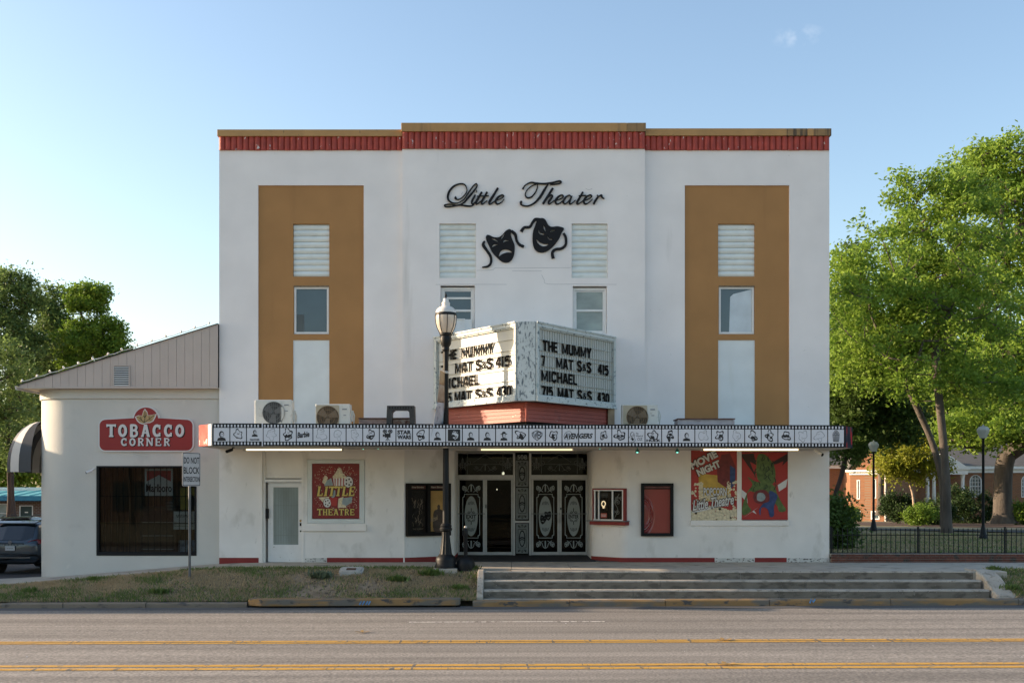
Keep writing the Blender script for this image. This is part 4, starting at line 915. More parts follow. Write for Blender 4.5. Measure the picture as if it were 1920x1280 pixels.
def camera_obj(x, y, z, d, lab, s=1., m=m_frame):
    t = thing('security_camera', (x, y, z), lab, 'security camera')
    d = Vector(d).normalized(); p = Vector((x, y, z))
    mb = MB(); mb.tube([p, p+d*.10*s, p+d*.22*s], [.045*s, .05*s, .05*s], 12); mb.build('housing', m, t, smooth=True)
    mb = MB(); mb.tube([p+d*.221*s, p+d*.235*s], .04*s, 12); mb.build('lens', m_blackm, t)
    mb = MB(); mb.tube([p+Vector((0, .02, .02)), p+Vector((0, .10, .07))*s], .018*s, 8); mb.lathe((x, y+.10*s, z+.05*s), [(.05*s, 0), (.05*s, .02)], 12); mb.build('bracket', m, t)
camera_obj(X(1528, -1.9), -1.9, 3.0, (.55, -.6, -.45), 'white security camera under the right end of the canopy', 1.1)
camera_obj(X(436, -1.9), -1.9, 3.02, (-.7, -.5, -.3), 'dark security camera under the left end of the canopy', .8, m_blackm)
BL = {'T': [[(.5,0),(.5,1)],[(0,.9),(1,.9)]], 'H': [[(.13,0),(.13,1)],[(.87,0),(.87,1)],[(.13,.5),(.87,.5)]], 'E': [[(.14,0),(.14,1)],[(.05,.9),(.95,.9)],[(.05,.5),(.85,.5)],[(.05,.1),(.95,.1)]],
 'M': [[(.1,0),(.1,1)],[(.9,0),(.9,1)],[(.12,.94),(.5,.12)],[(.88,.94),(.5,.12)]], 'U': [[(.13,1),(.13,.3),(.25,.1),(.5,.08),(.75,.1),(.87,.3),(.87,1)]], 'Y': [[(.5,0),(.5,.45)],[(.08,1),(.5,.42)],[(.92,1),(.5,.42)]],
 '7': [[(.02,.9),(.92,.9)],[(.84,.92),(.4,0)]], 'A': [[(.1,0),(.46,1)],[(.9,0),(.54,1)],[(.25,.3),(.75,.3)]], 'I': [[(.5,0),(.5,1)]], '1': [[(.5,0),(.5,1)]], 'L': [[(.15,0),(.15,1)],[(.05,.1),(.95,.1)]],
 'C': [[(.86,.72),(.76,.88),(.5,.93),(.24,.85),(.14,.6),(.14,.4),(.24,.15),(.5,.07),(.76,.12),(.86,.28)]], 'S': [[(.85,.74),(.72,.9),(.45,.93),(.2,.84),(.16,.68),(.4,.54),(.68,.46),(.85,.3),(.78,.13),(.5,.06),(.24,.1),(.12,.26)]],
 '&': [[(.95,.05),(.3,.7),(.3,.88),(.5,.95),(.65,.85),(.6,.7),(.15,.4),(.12,.18),(.35,.05),(.6,.1),(.9,.5)]], '4': [[(.7,0),(.7,1)],[(.66,.97),(.1,.35)],[(.05,.33),(.98,.33)]],
 '5': [[(.85,.9),(.2,.9)],[(.22,.92),(.18,.52),(.5,.62),(.8,.5),(.86,.28),(.7,.1),(.4,.06),(.12,.16)]], '3': [[(.12,.84),(.35,.94),(.7,.9),(.82,.72),(.65,.56),(.4,.52),(.7,.48),(.87,.28),(.7,.1),(.4,.06),(.1,.16)]],
 '0': [[(.5,.93),(.22,.84),(.13,.5),(.22,.16),(.5,.07),(.78,.16),(.87,.5),(.78,.84),(.5,.93)]]}
def block(mb, fr, ch, a0, a1, b0, b1, c0, c1, w):
    for i, s in enumerate(BL[ch]):
        pts = [(a0+(a1-a0)*x, b0+(b1-b0)*y) for x, y in s]
        stroke(mb, fr, pts, w*(.85 if len(s) == 2 and abs(s[0][1]-s[1][1]) < .01 else .6 if ch == 'M' and i > 1 else .8 if ch == 'M' else 1), c0, c1+.0006*i, .0002, 3 if len(s) > 3 else 0)
# ------------------------------------------------------------------ V-shaped marquee
sg = thing('marquee_sign', (.35, -1.5, 5.1), 'white V-shaped cinema marquee with black changeable letters above the canopy', 'sign')
m_sfr = mat('weathered_sign_frame', (.52, .56, .54), .6, .08, 3, .15, 40, dirt=((.10, .14, .16), .60, .04, 13, (1, 1, 1)), dirt2=((.32, .40, .40), .62, .1, 4, (1, 1, 1)))
m_sfl = mat('sign_face_plastic', (.50, .51, .475), .45, .04, 1.2, .03, 10, dirt=((.46, .47, .40), .60, .25, 2.4, (1, 1, .3)))
m_pil = mat('flaked_sign_pillar', (.56, .61, .60), .7, .08, 3, .3, 40, dirt=((.13, .165, .185), .55, .08, 9, (2.2, 1, .8)), dirt2=((.24, .28, .29), .57, .12, 24, (1, 1, .7)))
m_let = mat('black_letter', (.008, .007, .006), .75, .1, spec=.05)
ztp, zbt = 6.15, 4.19
LFr = Fr((-2.1, -.15, 0), (.13+2.1, -3.0+.15, 0)); LW = math.hypot(2.23, 2.85)
RFr = Fr((.58, -3.0, 0), (2.8-.58, 2.85, 0)); RW = math.hypot(2.22, 2.85)
def pxs(fr, px):
    k = (px-960)/FPX; return (k*(D0+fr.o.y)-fr.o.x)/(fr.u.x-k*fr.u.y)
mb = MB(); pl = [(-2.1, -.125), (.13, -2.99), (.58, -2.99), (2.8, -.125)]
cc = [(x*.97+.01, y*.96) for x, y in pl]
mb.prism([(x, y, zbt+.03) for x, y in cc], (0, 0, ztp-zbt-.06)); mb.build('sign_body', m_sfr, sg)
for fr, Wd in ((LFr, LW), (RFr, RW)):
    mb = MB()
    b = .12
    rect(mb, fr, 0, Wd, ztp-b, ztp, -.1, .06); rect(mb, fr, 0, Wd, zbt, zbt+b*1.15, -.1, .08)
    rect(mb, fr, 0, b*.9, zbt+b*1.15, ztp-b, -.1, .055); rect(mb, fr, Wd-b*.6, Wd, zbt+b*1.15, ztp-b, -.1, .055)
    rect(mb, fr, -.01, Wd, ztp-.03, ztp+.012, .061, .085); rect(mb, fr, -.01, Wd, zbt-.012, zbt+.03, .081, .10)
    rect(mb, fr, b*.9, Wd-b*.6, ztp-b-.03, ztp-b, -.05, .03); rect(mb, fr, b*.9, Wd-b*.6, zbt+b*1.15, zbt+b*1.15+.03, -.05, .03)
    mb.build('sign_frame', m_sfr, sg, bevel=.008)
    mb = MB(); x0, x1 = b*.9, Wd-b*.6
    right = fr is RFr; nrib = int((x1-x0)/.105); V = []; F = []
    for i in range(nrib*4+1):
        a = x0+(x1-x0)*i/(nrib*4); dd = (0, .014 if right else .004, 0, -.004)[i % 4] if right else 0
        V += [fr(a, zbt+b, -.03+dd), fr(a, ztp-b, -.03+dd)]
    F = [(2*i, 2*i+2, 2*i+3, 2*i+1) for i in range(nrib*4)]
    mb.raw(V, F); mb.build('sign_face', m_sfl, sg)
    if right:
        mb = MB()
        for i in range(nrib+1):
            a = x0+(x1-x0)*i/nrib; rect(mb, fr, a-.006, a+.006, zbt+b, ztp-b, -.03, -.012)
        mb.build('face_ribs', mat('rib_grey', (.40, .42, .39), .6), sg)
    mb = MB()
    for z in (5.475, 5.09, 4.715, 4.33, 5.745, 5.36, 4.995, 4.605):
        rect(mb, fr, x0, x1, z-.012, z, -.03, .003)
    mb.build('letter_track', mat('track_plastic', (.40, .42, .39) if right else (.46, .47, .44), .5), sg, kind=None)
    zc = [5.475, 5.09, 4.715, 4.33]
    if right:
        W_ = [(0, 'THE', 1017, 1046), (0, 'MUMMY', 1053, 1109), (1, '7', 1014.5, 1022.5), (1, 'MAT', 1042, 1075.5), (1, 'S&S', 1081, 1109.5), (1, '415', 1120.5, 1141.5),
              (2, 'MICHAEL', 1014, 1083), (3, '715', 1014.5, 1037.5), (3, 'MAT', 1045, 1076), (3, 'S&S', 1081.5, 1110.5), (3, '430', 1119.5, 1142.5)]
    else:
        W_ = [(0, 'THE', 827, 857), (0, 'MUMMY', 864.5, 925.5), (1, '7', 826.5, 835), (1, 'MAT', 852.5, 886), (1, 'S&S', 891, 924), (1, '415', 928.5, 957.5),
              (2, 'MICHAEL', 828, 899), (3, '715', 826, 847), (3, 'MAT', 851.5, 884), (3, 'S&S', 890, 923.5), (3, '430', 930.5, 959.5)]
    for r_, s, pa, pb in W_:
        a, b2 = pxs(fr, pa), pxs(fr, pb); ws = [.45 if ch in '1I' else 1.25 if ch == 'M' else .7 if ch == '&' else .85 if ch in 'EL' else 1. for ch in s]; tot = sum(ws); x = a
        for ch, q in zip(s, ws):
            cw = (b2-a)*q/tot; mb = MB(); z0 = zc[r_]+(.035 if ch == '&' else 0); h = .255 if ch != '&' else .16
            block(mb, fr, ch, x+cw*.07, x+cw*.93, z0-.008, z0+h+.008, .004, .008, (min(.066, cw*.30) if ch not in '1I' else .062) if ch != '&' else .035); mb.build('letter', m_let, sg); x += cw
# pillar
mb = MB(); mb.box(.13, .58, -3.03, -2.85, zbt-.0, ztp+.01); mb.build('corner_pillar', m_pil, sg, bevel=.012)
# stained drips
# red siding skirt below
SL = Fr((-1.95, -.2, 0), (.36+1.95, -2.72+.2, 0)); SRt = Fr((.36, -2.72, 0), (2.62-.36, 2.52, 0)); SW = math.hypot(2.31, 2.52)
m_skl = mat('red_siding', (.34, .075, .05), .55, .08, 3, .1, 30, dirt=((.55, .42, .35), .70, .02, 10, (1, 1, 1)), dirt2=((.20, .05, .04), .6, .2, 3, (1, 1, 1)))
for fr in (SL, SRt):
    for i in range(5):
        z = 3.70+i*.098; mb = MB()
        mb.raw([fr(0, z, .022), fr(SW, z, .022), fr(SW, z+.096, .004), fr(0, z+.096, .004), fr(0, z, -.03), fr(SW, z, -.03), fr(SW, z+.096, -.03), fr(0, z+.096, -.03)], [(0,1,2,3), (4,7,6,5), (0,4,5,1), (1,5,6,2), (2,6,7,3), (3,7,4,0)])
        mb.build('siding_board', m_skl, sg)
mb = MB(); mb.tube([(.36, -2.74, 3.69), (.36, -2.74, 4.19)], .03, 8); mb.build('corner_trim', m_skl, sg)
m_tan = mat('tan_timber', (.36, .27, .17), .8, .2, 6)
mb = MB(); mb.box(-2.10, -1.92, -.3, -.14, 3.6, 4.2); mb.box(2.62, 2.80, -.3, -.14, 3.6, 4.2); mb.build('timber_post', m_tan, sg)
mb = MB(); mb.prism([(-1.9, -.3, 3.6), (.36, -2.55, 3.6), (2.6, -.3, 3.6)], (0, 0, .1)); mb.build('gap_shade_fill', m_dark, sg)  # dark slab paints the shade in the gap between skirt and canopy
# ------------------------------------------------------------------ wall lettering and masks
fz = FrP(YC, 800, 320, 5.333)
ws_ = thing('wall_lettering', (X(984, YC), YC, Z(365, YC)), 'black script lettering reading Little Theater high on the white wall', 'sign')
m_script = mat('black_script_metal', (.010, .010, .012), .55, .1, spec=.2)
G_ = {
 'L': [[(298,268,24),(285,280,16),(318,292,9),(365,262,8),(402,205,9),(385,147,11),(335,135,12),(268,162,17),(222,222,22),(214,285,22),(250,322,14),(310,325,8),(370,292,9),(418,225,12),(465,158,10),(497,134,9),(503,160,12),(468,212,17),(418,270,20),(370,325,14),(310,348,10),(225,338,9),(178,349,10),(195,364,13),(255,360,12),(330,347,12),(400,356,15),(450,356,11),(476,338,7)]],
 'i': [[(488,244,12),(478,262,19),(452,314,20),(460,337,11),(502,305,7)], [(496,209,22),(503,208,22)]],
 't': [[(552,216,18),(522,270,22),(494,318,22),(503,338,12),(550,302,7)], [(505,258,7),(570,255,7)]],
 't2': [[(606,216,18),(576,270,22),(549,318,22),(558,338,12),(606,302,7)], [(560,258,7),(622,255,7)]],
 'l': [[(713,176,20),(672,245,24),(627,318,24),(638,338,12),(690,300,7)]],
 'e': [[(695,300,7),(742,283,9),(770,260,13),(755,246,10),(716,268,20),(690,308,22),(706,337,14),(745,322,9),(776,288,6)]],
 'T': [[(960,188,18),(985,150,10),(1040,122,13),(1100,130,16),(1180,134,16),(1265,122,16),(1325,107,14),(1346,120,12),(1315,136,12),(1235,143,10)],
       [(1112,132,8),(1100,195,12),(1058,258,14),(1010,276,14),(986,245,12),(1008,192,8),(1068,148,7),(1135,132,7)],
       [(1212,142,12),(1178,195,24),(1138,262,26),(1080,325,18),(1010,357,12),(950,346,14),(940,320,22),(955,318,20)]],
 'h': [[(1262,178,22),(1210,262,24),(1162,336,24)], [(1190,300,7),(1235,252,12),(1258,262,18),(1218,318,20),(1230,337,11),(1275,300,7)]],
 'e2': [[(1295,303,7),(1342,283,9),(1366,260,13),(1350,246,10),(1312,268,20),(1287,308,22),(1303,337,14),(1340,322,9),(1374,288,6)]],
 'a': [[(1445,268,10),(1425,248,9),(1388,272,18),(1366,315,20),(1385,336,11),(1425,300,8),(1452,256,12),(1428,316,22),(1442,337,12),(1488,298,7)]],
 't3': [[(1562,216,18),(1532,270,22),(1504,318,22),(1513,338,12),(1565,302,7)], [(1520,255,8),(1595,250,8)]],
 'e3': [[(1578,303,7),(1625,283,9),(1649,260,13),(1633,246,10),(1595,268,20),(1570,308,22),(1586,337,14),(1623,322,9),(1657,288,6)]],
 'r': [[(1702,246,8),(1712,262,16),(1688,300,22),(1668,337,22)], [(1690,312,8),(1722,262,10),(1748,250,18),(1752,270,14),(1776,284,7)]]}
for i, (k, sts) in enumerate(G_.items()):
    mb = MB()
    for j, s in enumerate(sts): stroke(mb, fz, [(a, b, c*.95) for a, b, c in s], 0, -.01, .05+.004*(j+i % 2), .006, 6)
    mb.build('letter', m_script, ws_)
def mask(name, lab, outline, holes, ribs, cx, cy_):
    t = thing(name, (X(800+cx/5.333, YC), YC, Z(320+cy_/5.333, YC)), lab, 'mask emblem', 'theatre masks on the wall')
    mb = MB(); fill(mb, fz, [smoothp(outline, 4, True)]+[smoothp(h, 4, True) for h in holes], -.005, .05); mb.build('face', m_script, t)
    for j, r in enumerate(ribs):
        mb = MB(); stroke(mb, fz, r, 22, -.005, .04+.006*j, .004, 6); mb.build('ribbon', m_script, t)
mask('tragedy_mask', 'black frowning theatre mask with ribbons, lower left of the pair', [(592,668),(605,646),(632,650),(672,668),(722,668),(760,640),(790,606),(825,588),(848,602),(842,640),(856,690),(878,745),(880,800),(868,862),(838,906),(798,922),(750,910),(700,868),(652,812),(622,750),(600,705)],
     [[(655,766),(672,738),(715,742),(690,750)], [(762,722),(785,695),(832,706),(798,708)], [(640,684),(680,685),(712,714),(678,700)], [(782,628),(757,655),(742,692),(768,662)], [(722,862),(738,812),(778,790),(822,796),(852,820),(800,822),(755,838)]],
     [[(845,605,26),(885,640,30),(900,700,26),(928,742,26),(972,762,28)], [(580,705,14),(566,745,30),(602,800,26),(640,862,26),(642,925,24),(612,958,20),(555,968,10)]], 735, 760)
mask('comedy_mask', 'black smiling theatre mask with ribbons, upper right of the pair', [(1112,490),(1160,478),(1190,500),(1215,545),(1250,565),(1310,560),(1372,580),(1350,622),(1320,690),(1270,755),(1210,805),(1150,822),(1100,808),(1070,768),(1058,700),(1062,620),(1085,550)],
     [[(1165,550),(1182,570),(1188,612),(1172,588)], [(1232,615),(1255,598),(1292,600),(1258,608)], [(1118,592),(1132,620),(1180,638),(1150,644),(1120,625)], [(1207,650),(1222,678),(1265,690),(1235,696),(1208,674)], [(1095,685),(1130,718),(1170,735),(1218,735),(1190,758),(1150,757),(1110,726)]],
     [[(1150,490,18),(1090,490,30),(1060,520,26),(1030,565,26),(975,572,26),(945,612,32)], [(1368,628,22),(1390,672,26),(1390,740,26),(1350,780,26),(1290,790,26),(1256,822,28),(1265,880,32)]], 1200, 660)
# ------------------------------------------------------------------ things on the canopy
m_acw = mat('ac_white', (.62, .62, .57), .5, .05, 4, dirt=((.45, .42, .36), .6, .15, 6, (1, 1, 1)))
m_acg = mat('fan_grille', (.16, .165, .16), .5, .1); m_acb = mat('rusty_fan_grille', (.22, .14, .07), .7, .3, 9)
def acunit(px0, px1, pyt, lab, gm, fx, fr_px):
    y = -1.9; x0, x1 = X(px0, y), X(px1, y); zt = Z(pyt, y); zb = 3.66
    t = thing('air_conditioner', ((x0+x1)/2, y+.16, zb), lab, 'air conditioner', 'air conditioner units on the canopy')
    cx, r = X(fx, y), fr_px/FPX*(D0+y); czz = zt-.05-r
    mb = MB(); mb.box(x0, x1, y+.02, y+.36, zb, zt); mb.build('casing', m_acw, t, bevel=.02)
    mb = MB(); fill(mb, Fr((0, y+.02, 0), (1, 0, 0)), [rrect(x0+.02, x1-.28, zb+.02, zt-.03, .03, 3), ell(cx, czz, r, r, 28)], .0, .015); mb.build('front_plate', m_acw if gm is m_acg else mat('beige_plate', (.42, .37, .27), .6, .1), t)
    mb = MB(); fill(mb, Fr((0, y+.02, 0), (1, 0, 0)), [ell(cx, czz, r*.98, r*.98, 24)], .001, .004); mb.build('fan_opening', mat('fan_dark', (.10, .075, .05) if gm is m_acb else (.07, .075, .075), .8, .3, 12), t)
    for k in range(3):
        a = k*2.094+.4; mb = MB(); f = Fr((cx, y+.01, czz), (math.cos(a), 0, math.sin(a)), (-math.sin(a), 0, math.cos(a)))
        mb.raw([f(.03, -.03, .002), f(r*.85, -.11, .001), f(r*.9, .10, .006), f(.03, .05, .006)], [(0,1,2,3)]); mb.build('fan_blade', mat('blade', (.2, .15, .1) if gm is m_acb else (.13, .135, .135), .5), t)
    mb = MB(); f = Fr((0, y+.02, 0), (1, 0, 0))
    for rr_ in (.33, .66, 1.0): fill(mb, f, [ell(cx, czz, r*rr_, r*rr_, 28), ell(cx, czz, r*rr_-.009, r*rr_-.009, 28)], .017, .025)
    for k in range(-5, 6):
        d = k/5.5*r; hh = math.sqrt(max(0, r*r-d*d)); rect(mb, f, cx+d-.003, cx+d+.003, czz-hh, czz+hh, .014, .018)
    mb.build('fan_grille', gm, t)
    mb = MB(); mb.box(x1-.20, x1-.08, y+.012, y+.02, zt-.15, zt-.12); mb.box(x1-.17, x1-.10, y+.012, y+.02, zt-.30, zt-.28); mb.build('badge', m_fg, t)
    mb = MB(); mb.box(x1+.001, x1+.05, y+.16, y+.30, zb+.1, zb+.38); mb.tube([(x1+.04, y+.2, zb+.38), (x1+.09, y+.2, zb+.25), (x1+.06, y+.25, zb-.0)], .015, 6); mb.build('valve_cover', m_acw, t)
    mb = MB(); mb.box(x0+.05, x0+.15, y+.0, y+.38, 3.585-.03, zb); mb.box(x1-.15, x1-.05, y, y+.38, 3.585-.03, zb); mb.build('foot', m_blackm, t)
acunit(477, 547, 749, 'white air conditioner with grey fan grille, leftmost on the canopy', m_acg, 513, 21)
acunit(591, 656, 757, 'white air conditioner with rusty fan grille, on the canopy left of the marquee', m_acb, 614.5, 21)
acunit(1167, 1234, 757.5, 'white air conditioner with brown fan grille, on the canopy right of the marquee', m_acb, 1195, 20.5)
# black plastic frame
y = -1.6; fs = thing('plastic_frame', (X(753, y), y, 3.6), 'black plastic arch-shaped frame standing on the canopy left of the marquee', 'frame')
mb = MB(); f = FrP(y); o = [(727, 798), (728.5, 762), (779, 762), (780, 798), (771, 798), (769.5, 774), (765, 770), (742, 770), (737.5, 774), (737, 798)]
fill(mb, f, [o], 0, .35); mb.build('arch', mat('black_plastic', (.03, .033, .036), .45, .15, 8), fs, bevel=.012)
mb = MB()
for px in np.arange(733, 778, 5.): mb.box(X(px, y), X(px, y)+.02, y-.36, y-.35, Z(768, y), Z(764, y))
mb.build('rib', m_blackm, fs)
m_wd = mat('weathered_pink_board', (.33, .24, .21), .85, .2, 6, .3, 30, dirt=((.55, .50, .46), .54, .08, 6, (.6, 1, 2)), dirt2=((.16, .07, .05), .62, .05, 9, (1, 1, 1)))
m_wg = mat('weathered_grey_board', (.42, .39, .40), .85, .15, 6, .3, 30, dirt=((.25, .2, .2), .58, .1, 8, (.6, 1, 2)))
def hatch(p0, p1, py, lab, m, sh):
    y = -1.5; t = thing('roof_hatch', (X((p0+p1)/2, y), y, 3.6), lab, 'box', 'low boxes on the canopy')
    mb = MB(); mb.box(X(p0+2, y), X(p1-2, y), y, y+.7, 3.58, Z(py+2.5, y)); mb.build('box_side', m, t)
    mb = MB(); mb.box(X(p0, y), X(p1, y), y-.04, y+.74, Z(py+2, y), Z(py, y)); mb.build('lid', mat('rusty_lid', (.14, .075, .06), .8, .3, 10), t)
    for px in (p0+1, p1-4): mb = MB(); mb.box(X(px, y), X(px+3, y), y-.02, y-.002, 3.58, Z(py+2.3, y)); mb.build('corner_batten', m, t)
hatch(672, 772, 783, 'low weathered pinkish box on the canopy left of the marquee', m_wd, 0)
hatch(1270, 1378, 784, 'low weathered grey box on the canopy right of the marquee', m_wg, 1)
# ------------------------------------------------------------------ posters and cases
m_pred = mat('poster_red', (.20, .02, .018), .45, .06, 1.2, dirt=((.33, .035, .025), .56, .2, 3.5, (1, 1, 1)))
m_pred2 = mat('poster_bright_red', (.36, .032, .026), .4, .06, 1.5)
m_pdk = mat('poster_dark', (.03, .012, .01), .45); m_pyel = mat('poster_yellow', (.62, .47, .12), .45, .15, 9)
m_pcr = mat('poster_cream', (.62, .55, .38), .5, .25, 18); m_pwh = mat('poster_white', (.62, .62, .6), .45, .05); m_pgr = mat('poster_grey', (.26, .32, .33), .45, .2, 9)
m_pbl = mat('poster_blue', (.03, .055, .16), .45, .4, 8); m_pgn = mat('poster_green', (.05, .085, .02), .45, .5, 9, c2=(.12, .18, .05)); m_pgd = mat('poster_dark_green', (.02, .035, .015), .45, .4, 10)
m_pbr = mat('poster_maroon', (.11, .018, .02), .45, .5, 9, c2=(.2, .03, .03))
m_pgold = mat('poster_gold', (.50, .33, .06), .45, .2, 5)
def kernels(mb, fr, n, reg, s, seed, c, dens=None):
    r = random.Random(seed); k = 0
    while k < n:
        x, y = r.uniform(reg[0], reg[1]), r.uniform(reg[2], reg[3])
        if dens and not dens(x, y): continue
        q = r.uniform(.6, 1.3)*s; a0 = r.uniform(0, 6); e = c+.0001*(k % 40)
        V = [fr(x+q*math.cos(a0+i*1.2566)*r.uniform(.7, 1.2), y+q*math.sin(a0+i*1.2566)*r.uniform(.7, 1.2), e) for i in range(5)]
        mb.raw(V, [tuple(range(5))]); k += 1
PO = FrP(-.0, 570, 855, 8.83)     # coordinates of the little theatre poster
p1 = thing('poster', (X(629.5), 0, Z(921)), 'red framed poster reading Little Theatre with popcorn and film reels beside the narrow door', 'poster')
mb = MB(); fill(mb, PO, [[(136, 124), (916, 124), (916, 1028), (136, 1028)]], -.01, -.0005); mb.build('sheet', m_pred, p1)
def lay(mats, fn, name, par):
    mb = MB(); fn(mb); return mb.build(name, mats, par, kind='stuff')
def f(mb):
    kernels(mb, PO, 260, (180, 880, 170, 900), 5.5, 3, .0005, lambda x, y: abs(math.hypot((x-530)/330, (y-560)/390)-1) < .28)
lay(m_pcr, f, 'scattered_popcorn', p1)
def f(mb):
    fill(mb, PO, [ell(530, 590, 285, 250, 30)], .0005, .0015)
for q in ([(300,430),(345,310),(395,350),(360,480)], [(240,680),(420,670),(400,720),(320,770)], [(570,700),(650,670),(700,850),(560,850)]):
    mb = MB(); fill(mb, PO, [q], .001, .003); mb.build('ticket', m_pcr, p1)
for q in ([(380,400),(450,360),(485,480),(330,490)], [(640,690),(800,670),(790,760),(700,820),(630,790)], [(430,560),(520,560),(520,650),(480,700),(430,650)]):
    mb = MB(); fill(mb, PO, [q], .0014, .0034); mb.build('clapperboard', m_pgr, p1)
for cx, cy_, r_ in ((735, 425, 75), (385, 770, 62)):
    mb = MB(); fill(mb, PO, [ell(cx, cy_, r_, r_*1.2, 24)]+[ell(cx+r_*.55*math.cos(k*1.257), cy_+r_*.66*math.sin(k*1.257), r_*.19, r_*.22, 10) for k in range(5)], .0038, .0046); mb.build('film_reel', m_pwh, p1)
    mb = MB(); fill(mb, PO, [ell(cx, cy_, r_*1.12, r_*1.32, 24)], .001, .0037); mb.build('film_reel_rim', m_pdk, p1)
mb = MB(); fill(mb, PO, [[(480,345),(685,345),(660,500),(500,500)]], .005, .006)
mb.cur = 1
for k in range(4): x = 505+k*48; fill(mb, PO, [[(x, 350), (x+20, 350), (x+17-k*2, 498), (x+3-k*2, 498)]], .006, .0065)
mb.build('popcorn_bucket', [m_pwh, m_pred2], p1)
lay(m_pcr, lambda mb: kernels(mb, PO, 150, (470, 690, 190, 355), 15, 8, .0066, lambda x, y: y > 195+abs(x-585)*1.35), 'popcorn_pile', p1)
mb = MB(); fill(mb, PO, [[(425,685),(555,685),(540,820),(455,820)]], .005, .007); mb.build('drink_cup', m_pred2, p1)
def twotone(par, fr, s, a0, a1, b0, b1, c, m1, m2, bold=.05, shear=0, rot=0, d=8, per=True, nm='lettering'):
    mb = MB()
    text(mb, fr, s, a0-d, a1+d, b0+d, b1-d, c, c+.0012, bold+.05, shear, rot); mb.build(nm+'_outline', m2, par)
    mb = MB(); text(mb, fr, s, a0, a1, b0, b1, c+.0013, c+.0026, bold, shear, rot); mb.build(nm, m1, par)
def slab(mb, fr, s, a0, a1, b0, b1, c0, c1, w=.17, gap=.22, serif=True):
    """slab-serif capitals built from strokes; b0 bottom, b1 top"""
    n = len(s); wds = [1.05 if ch in 'MN' else .62 if ch == 'I' else .95 for ch in s]; tot = sum(wds)+gap*(n-1); u = (a1-a0)/tot; H_ = b1-b0; x = a0; k = 0
    for ch, q in zip(s, wds):
        cw = q*u; q_ = [0]
        def S(pts, ww=w, sm=0):
            q_[0] += 1; W_ = ww*abs(H_)
            stroke(mb, fr, [(x+cw*p[0], b0+H_*p[1]) for p in pts], W_, c0, c1+.00025*q_[0], 0, sm)
        t = w*.62
        def ser(cx_, yy, l=.2): S([(cx_-l, yy), (cx_+l, yy)], t)
        if ch == 'T': S([(.5, 0), (.5, 1)], w*1.15); S([(0, .94), (1, .94)], w*.8); S([(.02, .8), (.02, 1.04)], t*.8); S([(.98, .8), (.98, 1.04)], t*.8); ser(.5, .04, .26); S([(.36, .48), (.64, .48)], t)
        elif ch == 'O': S(ell(.5, .5, .36, .42, 20)+[(.86, .5)], w*1.1); S([(.03, .5), (.97, .5)], t*.0+.01)
        elif ch == 'C': S(ell(.52, .5, .36, .42, 14, R(50), R(310), False), w*1.1); S([(.82, .62), (.82, .98)], t); S([(.82, .02), (.82, .34)], t); S([(.02, .5), (.2, .5)], t)
        elif ch == 'B': S([(.2, 0), (.2, 1)], w*1.15); S([(.1, .95), (.62, .93), (.78, .75), (.6, .54), (.2, .52)], w*.9, 3); S([(.2, .52), (.66, .5), (.84, .27), (.64, .05), (.08, .05)], w*.9, 3)
        elif ch == 'A': S([(.16, 0), (.47, 1)], w*.85); S([(.84, 0), (.53, 1)], w*1.1); S([(.25, .32), (.75, .32)], t); ser(.14, .04, .15); ser(.86, .04, .15); ser(.5, .96, .17)
        elif ch == 'R': S([(.22, 0), (.22, 1)], w*1.1); S([(.08, .95), (.62, .93), (.8, .74), (.6, .53), (.22, .5)], w*.85, 3); S([(.5, .5), (.78, .1), (.92, .05)], w*.95, 3); ser(.22, .04, .19)
        elif ch == 'N': S([(.17, 0), (.17, 1)], w*.85); S([(.83, 0), (.83, 1)], w*.85); S([(.17, .98), (.83, .02)], w*1.05); ser(.15, .04, .15); ser(.12, .96, .14); ser(.85, .96, .15)
        elif ch == 'E': S([(.2, 0), (.2, 1)], w*1.1); S([(.06, .95), (.86, .95)], t*1.1); S([(.06, .05), (.88, .05)], t*1.1); S([(.2, .5), (.66, .5)], t); S([(.86, .72), (.86, 1)], t*.8); S([(.88, 0), (.88, .28)], t*.8); S([(.66, .38), (.66, .62)], t*.8)
        elif ch == 'L': S([(.25, 0), (.25, 1)], w*1.15); S([(.05, .05), (.9, .05)], t*1.1); ser(.25, .96, .22); S([(.88, 0), (.88, .3)], t*.9)
        elif ch == 'I': S([(.5, 0), (.5, 1)], w*1.15); ser(.5, .04, .4); ser(.5, .96, .4)
        elif ch == 'H': S([(.2, 0), (.2, 1)], w*1.05); S([(.8, 0), (.8, 1)], w*1.05); S([(.2, .5), (.8, .5)], t); [ser(a, b, .17) for a in (.2, .8) for b in (.04, .96)]
        x += cw+gap*u
class Sh:      # sheared/offset copy of a drawing plane
    def __init__(s, fr, dx=0, dy=0, sh=0, y0=0, dc=0): s.fr, s.dx, s.dy, s.sh, s.y0, s.dc = fr, dx, dy, sh, y0, dc
    def __call__(s, a, b, c=0.): return s.fr(a+s.dx+(s.y0-b)*s.sh, b+s.dy, c+s.dc)
def slab2(par, fr, s, a0, a1, b0, b1, c, m1, m2, w, sh=0, gap=.22, wo=.12, nm='lettering', dx=0, dy=0):
    mb = MB(); slab(mb, Sh(fr, dx, dy, sh, b0), s, a0, a1, b0, b1, c, c+.0005, w+wo, gap); mb.build(nm+'_outline', m2, par)
    mb = MB(); slab(mb, Sh(fr, 0, 0, sh, b0), s, a0, a1, b0, b1, c+.004, c+.0045, w, gap); mb.build(nm, m1, par)
slab2(p1, PO, 'LITTLE', 210, 835, 655, 500, .009, m_pyel, m_pdk, .2, .16, .12, .14)
slab2(p1, PO, 'THEATRE', 222, 840, 972, 872, .009, m_pyel, m_pdk, .2, 0, .14, .16)
